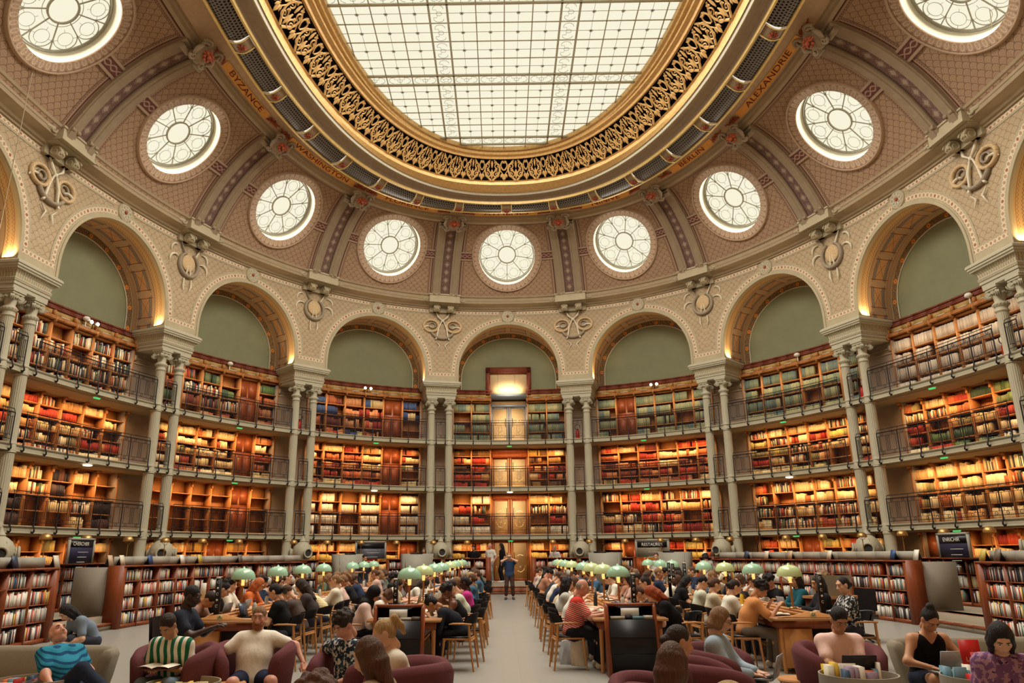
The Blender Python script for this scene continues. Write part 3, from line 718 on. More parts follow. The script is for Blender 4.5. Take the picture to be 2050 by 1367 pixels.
# ================================================================ arcade: wall over the piers, arches, soffits, lunettes
RA, ZC, ZS, ZT = 2.47, 10.12, 9.66, 13.38; RF, RB = .27, -1.25
def archpts(R_, n=40, z0=ZS):
    th = np.linspace(0, pi, n); return np.r_[[(R_, z0)], np.c_[R_*np.cos(th), ZC+R_*np.sin(th)], [(-R_, z0)]]
for k in range(-4, 5):
    s0 = bay(k); f = bend(s0); hw = PITCH/2
    A = archpts(RA); mb = MB(f); P = []; U_ = []
    for (x, z) in A:
        if z <= ZC+1e-6: e = (math.copysign(hw, x), z)
        else:
            dx, dz = x, z-ZC; kx = hw/abs(dx) if abs(dx) > 1e-6 else 1e9; kz = (ZT-ZC)/dz; q = min(kx, kz); e = (dx*q, ZC+dz*q)
        f_ = np.linspace(0, 1, 5)
        P.append([(x+(e[0]-x)*a, RF, z+(e[1]-z)*a) for a in f_]); U_.append([(x+(e[0]-x)*a, z+(e[1]-z)*a) for a in f_])
    P = np.array(P); U_ = np.array(U_)
    for cs in (-1, 1): i = int(np.argmin(np.hypot(P[:, -1, 0]-cs*hw, P[:, -1, 2]-ZT))); P[i, -1] = (cs*hw, RF, ZT); U_[i, -1] = (cs*hw, ZT)
    mb.grid(P, U_, 0)
    obj('wall_arcade', mb, SCALE_A, kind='structure')
    # plain and beaded bands on the face
    mb = MB(f)
    def band(R0, R1, h, m, n=48, a0=0, a1=pi, stilt=True):
        th = np.linspace(a0, a1, n); row = []; U2 = []
        L_ = th*(R0+R1)/2
        prof = [(R0, RF-.005), (R0, RF+h), (R1, RF+h), (R1, RF-.005)] if h > .012 else [(R0, RF+h), (R1, RF+h)]
        pts = []
        for R_, r in prof:
            q = np.c_[R_*np.cos(th), np.full(n, r), ZC+R_*np.sin(th)]
            if stilt: q = np.r_[[(R_, r, ZS)], q, [(-R_, r, ZS)]]
            pts.append(q)
        LL_ = np.r_[-.3, L_, L_[-1]+.3] if stilt else L_
        vv = np.linspace(0, 1, len(prof)) if len(prof) == 2 else [0, 0, 1, 1]
        mb.grid(np.array(pts), np.array([[(l, v) for l in LL_] for v in vv]), m)
    band(RA-.0, RA+.10, .05, 0); band(RA+.10, RA+.17, .02, 0); band(RA+.17, RA+.35, .012, 1, a0=.0, a1=pi*.5-.115, stilt=False); band(RA+.17, RA+.35, .012, 1, a0=pi*.5+.115, a1=pi, stilt=False); band(RA+.35, RA+.42, .012, 0, a0=.0, a1=pi, stilt=False)
    # top horizontal bead chain + plain margins; vertical return to the medallion
    def strip(x0, x1, z0, z1, m, h=.012, n=6, vert=False):
        if not vert: xs = np.linspace(x0, x1, n); mb.grid(np.array([[(x, RF+h, z0), (x, RF+h, z1)] for x in xs]), np.array([[(x, 0), (x, 1)] for x in xs]), m)
        else: zs = np.linspace(z0, z1, 3); mb.grid(np.array([[(x0, RF+h, z), (x1, RF+h, z)] for z in zs]), np.array([[(z, 0), (z, 1)] for z in zs]), m)
    for sg in (-1, 1):
        strip(sg*.4, sg*hw, 13.11, 13.25, 1, .016, 8); strip(sg*.4, sg*hw, 13.25, 13.30, 0, .014, 8); strip(sg*.5, sg*hw, 13.05, 13.11, 0, .014, 8)
        # panel foot above the pier
        strip(sg*(RA+.17), sg*hw, 9.92, 10.08, 1, .018, 4); strip(sg*(RA+.1), sg*hw, 9.66, 9.92, 0, .016, 4); strip(sg*(RA+.17), sg*hw, 10.08, 10.12, 0, .016, 4)
    # medallion over the crown
    th = np.linspace(0, 2*pi, 33)
    for R0, R1, y0, y1, m_ in ((.0, .31, .06, .06, 0), (.31, .34, .06, .0, 0)):
        mb.grid(np.array([[(R0*math.cos(a), RF+y0, 13.0+R0*math.sin(a)), (R1*math.cos(a), RF+y1, 13.0+R1*math.sin(a))] for a in th]), None, m_)
    for i in range(8):
        a = i*pi/4; q = np.linspace(0, 2*pi, 11); mb.tube(np.c_[.18*math.cos(a)+.065*np.cos(q), np.full(11, RF+.07), 13.0+.18*math.sin(a)+.065*np.sin(q)], .013, 4, 2, cap=False)
    mb.ball((0, RF+.06, 13.0), .065, 10, 3); 
    for i in range(8): a = (i+.5)*pi/4; mb.ball((.17*math.cos(a), RF+.06, 13.0+.17*math.sin(a)), .02, 6, 3)
    obj('trim_8', mb, [STONE, BEAD, CREAM, REDF], kind='structure', smooth=True, auto=30)
    # soffit
    mb = MB(f); A = archpts(RA, 40); seg = np.r_[0, np.cumsum(np.hypot(*np.diff(A, axis=0).T))]; mid = seg[-1]/2
    dd = [0, .1, .42, .9, 1.52]; mb.grid(np.array([[(x, RF-d, z) for d in dd] for x, z in A]), np.array([[(l-mid, d) for d in dd] for l in seg]), 0)
    obj('wall_soffit', mb, SOFF, kind='structure', smooth=True, auto=40)
    # lunette: green wall and flower band
    mb = MB(f); th = np.linspace(0, pi, 33); R1 = RA-.27
    A1 = np.r_[[(R1, 9.3)], np.c_[R1*np.cos(th), ZC+R1*np.sin(th)], [(-R1, 9.3)]]
    mb.grid(np.array([[(x*a_, RB+.0, 9.3+(z-9.3)*a_) for a_ in (0, .33, .66, 1)] for x, z in A1]), np.array([[(x*a_, z*a_) for a_ in (0, .33, .66, 1)] for x, z in A1]), 0)
    # straight middle below the springing
    A2 = np.r_[[(RA, 9.3)], np.c_[RA*np.cos(th), ZC+RA*np.sin(th)], [(-RA, 9.3)]]; seg = np.r_[0, np.cumsum(np.hypot(*np.diff(A2, axis=0).T))]
    mb.grid(np.array([[(a[0], RB+.02, a[1]), (b[0], RB+.02, b[1])] for a, b in zip(A1, A2)]), np.array([[(l, 0), (l, 1)] for l in seg]), 1)
    mb.tube(np.c_[A1[:, 0], np.full(len(A1), RB+.03), A1[:, 1]], .018, 4, 2, cap=False)
    obj('wall_lunette', mb, [GREEN, FLOW, CREAM], kind='structure', smooth=True, auto=30)
# ---------------------------------------------------------------- pier blocks, columns
COLX = .4238
def pier_name(k):
    if abs(k) == 5: return 'at the %s edge of view' % ('left' if k < 0 else 'right')
    return 'between the %s and %s bays' % ((bn(k), bn(k+1)) if k < 0 else (bn(k-1), bn(k)))
def rectloft(mb, prof, hx0, r0, back, m=0, uvl=1.):
    """prof: (d, z, mat) expansions d beyond half width hx0 and front r0; sides run back to `back`"""
    pts = []
    for d, z, *_ in prof: pts.append([(-(hx0+d), back, z), (-(hx0+d), r0+d, z), (hx0+d, r0+d, z), (hx0+d, back, z)])
    pts = np.array(pts, float)
    for i in range(len(prof)-1):
        mm = prof[i][2] if len(prof[i]) > 2 else m
        for j in range(3):
            a, b, c, d_ = pts[i, j], pts[i, j+1], pts[i+1, j+1], pts[i+1, j]
            L_ = np.linalg.norm(b-a); mb.add([a, b, c, d_], [(0, 1, 2, 3)], mm, [(0, 0), (L_, 0), (L_, 1), (0, 1)])
def fluted(mb, f, R0, R1, z0, z1, n=20, m=0):
    sg = n*4; th = 2*pi*np.arange(sg)/sg; q = np.array([1, .955, .93, .955]); mod = np.tile(q, n)
    zs = np.array([z0, z0+.03, z0+.06, (z0+z1)/2, z1-.06, z1-.03, z1]); t = (zs-z0)/(z1-z0); R_ = R0+(R1-R0)*t
    am = np.array([0, .3, 1, 1, 1, .3, 0]); rr = R_[None]*(1+(mod[:, None]-1)*am[None])
    mb.grid(np.stack([rr*np.cos(th)[:, None], rr*np.sin(th)[:, None], np.broadcast_to(zs, rr.shape)], -1), None, m, cu=True, f=f)
def make_column(f):
    parts = {}
    b = MB(f); b.lathe([(.36, .45), (.36, .62), (.40, .64), (.42, .7), (.40, .78), (.36, .8), (.35, .84), (.375, .88), (.36, .93), (.30, .97), (.25, 1.06), (.215, 1.2), (.195, 1.42), (.19, 1.55), (.20, 1.6), (.22, 1.63), (.20, 1.66), (.185, 1.7), (.185, 2.2), (.20, 2.22), (.205, 2.28), (.19, 2.31)], 28); parts['base'] = b
    s = MB(f); zf = [(2.31, 2.55), (4.48, 4.74), (6.66, 6.92)]; R_ = [.182, .172, .162, .152]
    for i in range(3):
        z0 = (2.57, 4.76, 6.94)[i]; z1 = (4.42, 6.60, 8.10)[i]; a, c = R_[i], R_[i+1]
        fluted(s, f, a, (a+c)/2+.003 if i < 2 else c, z0, z1)
        s.lathe([(a*.96, z0-.28), (a*1.08, z0-.25), (a*1.05, z0-.2), (a*1.05, z0-.02), (a, z0+.0)], 24)
        if i < 2:
            q = (a+c)/2; s.lathe([(q, z1), (q*1.12, z1+.015), (q*1.2, z1+.035), (q*1.12, z1+.06), (q*.98, z1+.07)], 24)
    parts['shaft'] = s
    c = MB(f); c.lathe([(.15, 8.08), (.165, 8.1), (.185, 8.13), (.165, 8.16), (.155, 8.18), (.155, 8.24), (.18, 8.26), (.205, 8.30), (.21, 8.34), (.18, 8.38), (.15, 8.4), (.14, 8.42), (.15, 8.5), (.19, 8.68), (.21, 8.74)], 24)
    nb = 16
    for i in range(nb): a = 2*pi*i/nb; c.ball((.2*math.cos(a), .2*math.sin(a), 8.32), .026, 6)
    c.box(-.25, .25, -.25, .25, 8.80, 8.88); c.box(-.22, .22, -.22, .22, 8.74, 8.80)
    for sx in (-1, 1):
        for sy in (-1, 1):
            d = np.array([sx, sy, 0])/math.sqrt(2); e = np.array([-sy, sx, 0])/math.sqrt(2)
            th = np.linspace(0, 2*pi*2, 30); r = .12*(1-th/(4*pi)*.85); cc = np.array([0, 0, 8.64])+d*.24
            P = cc+np.outer(r*np.cos(th+pi/2), [0, 0, 1])+np.outer(r*np.sin(th+pi/2), d)
            c.tube(P, .02, 5)
            for w_ in (-.04, .04):
                c.tube(P+e*w_, .014, 4)
            c.tube([cc-e*.05, cc+e*.05], .09, 12); c.tube([cc-e*.065, cc+e*.065], .034, 8)
            c.tube([cc+[0, 0, .09], cc*[.4, .4, 1]+[0, 0, .07]], .035, 5)
    for a in (0, pi/2, pi, 3*pi/2):
        for i in range(3): c.ball((.21*math.cos(a)+.05*(i-1)*-math.sin(a), .21*math.sin(a)+.05*(i-1)*math.cos(a), 8.66-.02*abs(i-1)), .035, 6)
    parts['capital'] = c
    return parts
for k in [-5, -4, -3, -2, -1, 1, 2, 3, 4, 5]:
    s0 = pier(k); f = rigid(s0)
    if abs(k) < 5:
        mb = MB(f)
        prof = [(0, 8.88, 0), (0, 8.98, 0), (.03, 8.99, 0), (.03, 9.07, 0), (.05, 9.08, 2), (.05, 9.13, 0), (.06, 9.15, 0), (.04, 9.17, 0), (.03, 9.19, 1), (.05, 9.3, 1), (.10, 9.37, 1), (.16, 9.4, 0), (.17, 9.42, 0), (.16, 9.44, 0), (.2, 9.47, 0), (.2, 9.52, 0), (.23, 9.54, 0), (.23, 9.6, 0), (.19, 9.64, 0), (.15, 9.66, 0)]
        rectloft(mb, prof, .70, .24, -1.3)
        mb.box(-.85, .85, -1.3, .39, 9.655, 9.665); mb.box(-.70, .70, -1.3, .24, 8.87, 8.882)
        c = f(np.array([0, 0, 9.2]))
        obj('entablature_block', mb, [COLM, GORGE, DENT], label='carved entablature block on the column pair %s' % pier_name(k), cat='entablature', group='entablature blocks carrying the arches', wl=tuple(c))
        # LED strip on the block lighting the arch soffits
        for sg in (-1, 1):
            mb = MB(f); mb.box(sg*.80-.03, sg*.80+.03, -.35, .2, 9.665, 9.69)
            obj('trim_9', mb, glow('led_strip', (255, 226, 160), 3.0) if 'led_strip' not in bpy.data.materials else bpy.data.materials['led_strip'], kind='structure')
            p = f(np.array([sg*.82, -.05, 9.72])); q = f(np.array([sg*.80, -.1, 10.9])); d = q-p; d = np.array([float(v_) for v_ in d])
            area('soffit_light', tuple(p), tuple(d), .12, .5, 30, (1, .70, .36), 2.2)
    for sg in (-1, 1):
        ff = rigid(s0, ds=sg*COLX); P = make_column(ff); c = ff(np.array([0, 0, .45]))
        side = ('left' if sg < 0 else 'right')
        root = empty('column', tuple(c), label='fluted pale column, %s one of the pair %s' % (side, pier_name(k)), cat='column', group='fluted gallery columns')
        for nm, mb in P.items(): obj(nm, mb, COLM, root, smooth=True, auto=35, wl=tuple(c))
    # stove-shaped heating vents between columns at the floor: a pointed pot with round openings
    f = rigid(s0, r0=.55)
    mb = MB(f); mb.lathe([(.34, 1.35), (.34, 1.42), (.28, 1.46), (.30, 1.52), (.37, 1.62), (.40, 1.78), (.38, 1.92), (.31, 2.05), (.2, 2.15), (.12, 2.2), (.14, 2.23), (.10, 2.28), (.05, 2.36), (.03, 2.44)], 20)
    for i in range(10):
        a = i*2*pi/10; mb.tube([(.30*math.cos(a), .30*math.sin(a), 1.55), (.40*math.cos(a), .40*math.sin(a), 1.78), (.3*math.cos(a), .3*math.sin(a), 2.06)], .02, 4)
    c = f(np.array([0, 0, 1.35])); root = obj('air_vent', mb, COLM, label='grey pot shaped air vent %s' % pier_name(k), cat='vent', group='pot shaped air vents', smooth=True, auto=40, wl=tuple(c))
    for a in (pi/2, pi/2+2.1, pi/2-2.1) if abs(k) < 3 else (pi/2+.75, pi/2-.75, -pi/2):
        d = np.array([math.cos(a), math.sin(a), 0]); e = np.array([-d[1], d[0], 0]); cc = d*.36+np.array([0, 0, 1.75])
        mb = MB(f); th = np.linspace(0, 2*pi, 21)[:-1]
        for R_, rr_, o_ in ((.17, .04, .10), (.15, .03, .04)): mb.tube(cc+d*o_+np.outer(R_*np.cos(th), e)+np.outer(R_*np.sin(th), [0, 0, 1]), rr_, 6, 0, closed=True, cap=False)
        obj('vent_mouth', mb, COLM, root, smooth=True, wl=tuple(c))
        mb = MB(f); V = np.r_[[cc+d*.08], cc+d*.08+np.outer(.15*np.cos(th), e)+np.outer(.15*np.sin(th), [0, 0, 1])]; mb.add(V, [(0, 1+i, 1+(i+1) % 20) for i in range(20)]); obj('vent_grille', mb, plain('vent_grille', (58, 56, 52), .8, var=.4, ns=40) if 'vent_grille' not in bpy.data.materials else bpy.data.materials['vent_grille'], root, wl=tuple(c))
# ---------------------------------------------------------------- cornice blocks with consoles, wreaths under them
WR1 = plain('wreath_leaves', (152, 138, 118), .8, var=.3, ns=26); WR2 = plain('tan_hoops', (202, 174, 134), .8, var=.25, ns=20); RIBN = plain('ribbon_cream', (224, 216, 194), .75, var=.08)
for k in [-4, -3, -2, -1, 1, 2, 3, 4]:
    s0 = pier(k); f = rigid(s0)
    mb = MB(f); mb.box(-.74, .74, .2, 1.0, 13.44, 13.78); mb.box(-.72, .72, .2, .84, 13.40, 13.44)
    rectloft(mb, [(0, 13.78), (.04, 13.79), (.04, 13.85), (0, 13.87)], .74, 1.0, .2); mb.box(-.74, .74, .2, 1.0, 13.86, 13.87)
    mb.box(-.66, .66, .2, .42, 13.1, 13.46)
    for sg in (-1, 1):
        for x in (.34,):
            # console: scroll bracket
            th = np.linspace(0, 2*pi*1.4, 24); r = .19*(1-th/(2*pi*1.4)*.8)
            for w_ in (-.13, .13): mb.tube(np.c_[np.full(24, sg*x+w_), .60+r*np.cos(th), 13.2+r*np.sin(th)], .028, 5)
            mb.tube([(sg*x-.13, .60, 13.2), (sg*x+.13, .60, 13.2)], .15, 14)
            mb.prism([(.2, 13.1), (.58, 13.1), (.72, 13.24), (.72, 13.46), (.2, 13.46)], sg*x-.12, sg*x+.12, 0, plane='yz')
            for i in range(3): mb.ball((sg*x+.05*(i-1), .74, 13.2-.03*abs(i-1)), .05, 7)
        # scroll end on the moulding
        th = np.linspace(0, 2*pi, 13); mb.tube(np.c_[sg*(.92+.0*th)+.11*np.cos(th), np.full(13, .84), 13.66+.10*np.sin(th)], .03, 5, cap=False)
        mb.tube([(sg*.92, .80, 13.66), (sg*1.15, .80, 13.64), (sg*1.35, .78, 13.64)], [.09, .07, .02], 7)
    c = f(np.array([0, .3, 13]))
    obj('cornice_console', mb, STONE, label='projecting cornice block on two scroll consoles %s' % pier_name(k), cat='console', group='console blocks of the cornice', smooth=True, auto=35, wl=tuple(c))
    # wreath trophy
    mb = MB(lambda V, f=f, k=k: f(np.stack([V[..., 0]*(1.65 if abs(k) in (1, 4) else 1.35), V[..., 1], 12.3+(V[..., 2]-11.92)*1.35], -1))); y = RF+.06; zc = 11.92
    def arc(cx, cz, R_, a0, a1, r, m, n=16, taper=0): 
        th = np.linspace(a0, a1, n); rr = r*(1-taper*np.abs(np.linspace(-1, 1, n))**2); mb.tube(np.c_[cx+R_*np.cos(th), np.full(n, y), cz+R_*np.sin(th)], rr, 6, m, flat=.5)
    if abs(k) in (1, 4):
        for sg in (-1, 1):
            arc(sg*.34, zc+.08, .22, 0, 2*pi, .085, 1, 22); arc(sg*.30, zc+.10, .10, 0, 2*pi, .05, 0, 14)
            arc(sg*.42, zc-.10, .17, pi*.1 if sg > 0 else pi*.3, pi*.75 if sg > 0 else pi*.95, .06, 2, 12, .8)
            mb.tube([(sg*.02, y+.03, zc+.28), (sg*.12, y+.03, zc), (sg*.16, y+.02, zc-.32), (sg*.2, y+.02, zc-.42)], [.045, .07, .06, .075], 5, 2, flat=.35)
            mb.tube([(0, y+.04, zc+.28), (sg*.14, y+.05, zc+.42), (sg*.2, y+.02, zc+.62)], [.04, .07, .03], 5, 2, flat=.4)
            mb.tube([(sg*.2, y+.01, zc-.5), (sg*.08, y+.01, zc-.64), (sg*.16, y+.01, zc-.85)], [.015, .05, .01], 5, 2, flat=.4)
        arc(0, zc-.04, .34, pi*1.1, pi*1.9, .11, 0, 18, .3); mb.ball((0, y+.05, zc+.28), .05, 8, 2)
    else:
        arc(0, zc, .34, pi*.62, pi*2.38, .11, 0, 30, .25)
        mb.ball((0, y-.02, zc+.06), .25, 16, 1, sq=(1, .3, 1)); arc(0, zc+.1, .15, pi*1.1, pi*1.9, .04, 2, 10)
        for sg in (-1, 1):
            arc(sg*.5, zc+.3, .17, (pi*-.1 if sg > 0 else pi*.4), (pi*.6 if sg > 0 else pi*1.1), .055, 2, 12, .8)
            arc(sg*.5, zc-.02, .19, (pi*-.1 if sg > 0 else pi*.3), (pi*.7 if sg > 0 else pi*1.1), .065, 2, 12, .8)
            mb.tube([(sg*.2, y+.02, zc+.3), (sg*.3, y+.02, zc+.48), (sg*.38, y, zc+.66)], [.06, .05, .02], 5, 0 if sg < 0 else 2, flat=.4)
            mb.tube([(sg*.04, y+.03, zc), (sg*.07, y+.02, zc-.28)], [.03, .05], 5, 2, flat=.3)
            mb.tube([(sg*.13, y+.01, zc-.42), (sg*.14, y+.01, zc-.62), (sg*.1, y, zc-.78)], [.04, .07, .01], 5, 2, flat=.3)
    c = f(np.array([0, RF, zc]))
    obj('wreath_relief', mb, [WR1, WR2, RIBN], label=('relief of two hoops, wreath and ribbons %s' if abs(k) in (1, 4) else 'relief of a hanging wreath with ribbons %s') % pier_name(k), cat='wreath', group='painted wreath reliefs of the spandrels', smooth=True, wl=tuple(c))
# ================================================================ galleries: slabs, back walls, bookcases, railings
random.seed(5); RNG = np.random.default_rng(5)
SV = np.linspace(pier(-5)-1.2, pier(5)+1.2, 150)
LVZ = [.45, 2.52, 4.70, 6.88]; LVT = [2.31, 4.49, 6.67, 8.98]
LVN = ['ground floor', 'lowest gallery', 'middle gallery', 'top gallery']
for i in (1, 2, 3):
    z = LVZ[i]; mb = MB()
    ringloft(mb, [(None, -1.3, z), (None, .16, z), (None, .18, z-.02), (None, .16, z-.05), (None, .13, z-.06), (None, .13, z-.17), (None, .17, z-.19), (None, .17, z-.21)], SV, 0)
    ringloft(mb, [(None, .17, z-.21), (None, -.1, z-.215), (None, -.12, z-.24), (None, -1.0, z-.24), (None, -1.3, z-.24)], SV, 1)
    mb.F[-1] = mb.F[-1]
    o = obj('floor_gallery', mb, [SLABM, UNDER], kind='structure', smooth=True, auto=30)
# pier back walls
for k in [-5, -4, -3, -2, -1, 1, 2, 3, 4, 5]:
    mb = MB(bend(pier(k)))
    xs = np.linspace(-.72, .72, 5)
    mb.grid(np.array([[(x, -1.1, .4), (x, -1.1, 8.9)] for x in xs]), None, 0)
    for sg in (-1, 1):
        mb.box(sg*.72-.05, sg*.72+.05, -1.5, -1.06, .4, 8.9); mb.box(sg*.62-.05, sg*.62+.05, -1.12, -1.04, 8.55, 8.75, 1)
    for z in (8.1, 8.45, 8.62): mb.box(-.7, .7, -1.1, -1.07, z, z+.04, 1)
    obj('wall_pier', mb, [MAUVE, STONE2], kind='structure')
# ---- palettes
def pal(name):
    P = {'red': [(176, 50, 34), (190, 70, 44), (204, 110, 66), (150, 44, 36), (214, 140, 90), (170, 56, 40)],
         'oldred': [(156, 78, 48), (172, 96, 58), (128, 60, 44), (190, 130, 84), (104, 50, 44)],
         'cream': [(226, 200, 150), (214, 184, 132), (236, 216, 176), (196, 160, 108), (232, 206, 150)],
         'mixw': [(226, 210, 180), (150, 50, 36), (60, 70, 86), (212, 188, 140), (90, 100, 70), (46, 40, 40), (200, 120, 60), (232, 222, 200)],
         'warm': [(226, 190, 130), (204, 150, 90), (236, 210, 160), (180, 104, 60), (170, 70, 44), (216, 170, 110), (140, 126, 80), (240, 222, 180)],
         'olive': [(138, 142, 108), (150, 150, 112), (118, 130, 104), (162, 158, 118), (104, 120, 112)],
         'white': [(232, 222, 200), (222, 210, 186), (214, 200, 176), (238, 230, 212)],
         'grey': [(196, 180, 160), (206, 190, 170), (188, 170, 150), (200, 186, 166)],
         'green': [(78, 104, 60), (96, 118, 70), (110, 120, 80), (60, 80, 60)],
         'blue': [(50, 68, 110), (60, 84, 124), (196, 170, 120), (44, 50, 80)],
         'gold': [(190, 150, 74), (120, 84, 44), (80, 50, 34), (150, 110, 60)],
         'yel': [(206, 184, 104), (190, 170, 104), (150, 140, 90)],
         'dark': [(52, 40, 38), (70, 50, 44), (40, 36, 44), (96, 60, 50)]}
    return [lin(c) for c in P[name]]
PLAN = {  # (bay, level): list of palette weights per row choice
    3: {-4: 'mixw', -3: 'mixw', -2: ['mixw', 'green', 'oldred', 'oldred'], -1: ['oldred', 'red', 'oldred', 'blue'], 0: ['olive'], 1: ['olive'], 2: ['olive'], 3: ['grey'], 4: ['grey']},
    2: {-4: 'warm', -3: ['warm', 'cream', 'red', 'mixw'], -2: ['cream', 'cream', 'oldred', 'warm'], -1: ['warm', 'oldred', 'cream', 'red'], 0: ['warm', 'red', 'gold'], 1: ['warm', 'red', 'cream', 'oldred'], 2: ['warm', 'red', 'cream', 'yel', 'mixw'], 3: ['warm', 'cream', 'red', 'green', 'mixw'], 4: 'warm'},
    1: {-4: 'warm', -3: ['cream', 'mixw', 'dark', 'empty'], -2: ['empty'], -1: ['white'], 0: ['cream', 'white', 'red', 'mixw'], 1: ['red', 'cream', 'warm', 'mixw'], 2: ['cream', 'warm', 'mixw'], 3: ['cream', 'cream', 'warm', 'mixw'], 4: 'cream'},
    0: {k: (['gold', 'cream'] if k == -2 else ['warm', 'cream', 'red', 'yel']) for k in range(-5, 6)}}
BOOKB, BOOKC = [], []
def fill(x0, x1, y1, z0, h, pname, f, B, C, lean=True, full=1.0, wmin=.018, wmax=.05, dep=.2):
    """fill one shelf; boxes kept in local bookcase space then bent"""
    if pname == 'empty': return
    P = pal(pname); x = x0; run = RNG.integers(3, 12); c = P[RNG.integers(len(P))]; hh = h*RNG.uniform(.72, .9); end = x0+(x1-x0)*full
    uni = pname in ('olive', 'grey', 'white', 'gold')
    while x < end-.012:
        w_ = RNG.uniform(wmin, wmax)*(1.5 if pname == 'white' else 1)
        if run <= 0: run = RNG.integers(2, 14); c = P[RNG.integers(len(P))]; hh = h*RNG.uniform(.62, .92)
        run -= 1
        if RNG.random() < .02: x += RNG.uniform(.03, .10); continue
        w_ = min(w_, end-x); q = hh*RNG.uniform(.94, 1.02) if not uni else h*(.82+RNG.uniform(0, .05))
        if pname == 'mixw': q = h*RNG.uniform(.6, .92); c = P[RNG.integers(len(P))]
        B.append((x+.001, x+w_-.001, y1-dep, y1-RNG.uniform(0, .025), z0, z0+q)); v = RNG.uniform(.82, 1.12); C.append(tuple(min(1, a*v) for a in c)); x += w_
UW = .87
DOORSEC = {(-1, 3): 4, (-1, 2): 4, (-1, 1): 4, (-2, 3): 4, (-2, 2): 4, (-2, 1): 4, (1, 3): 1, (1, 0): 1, (2, 0): 2, (-3, 0): 4, (-2, 0): 3, (-1, 0): 5, (3, 0): 0}
allB = MB()
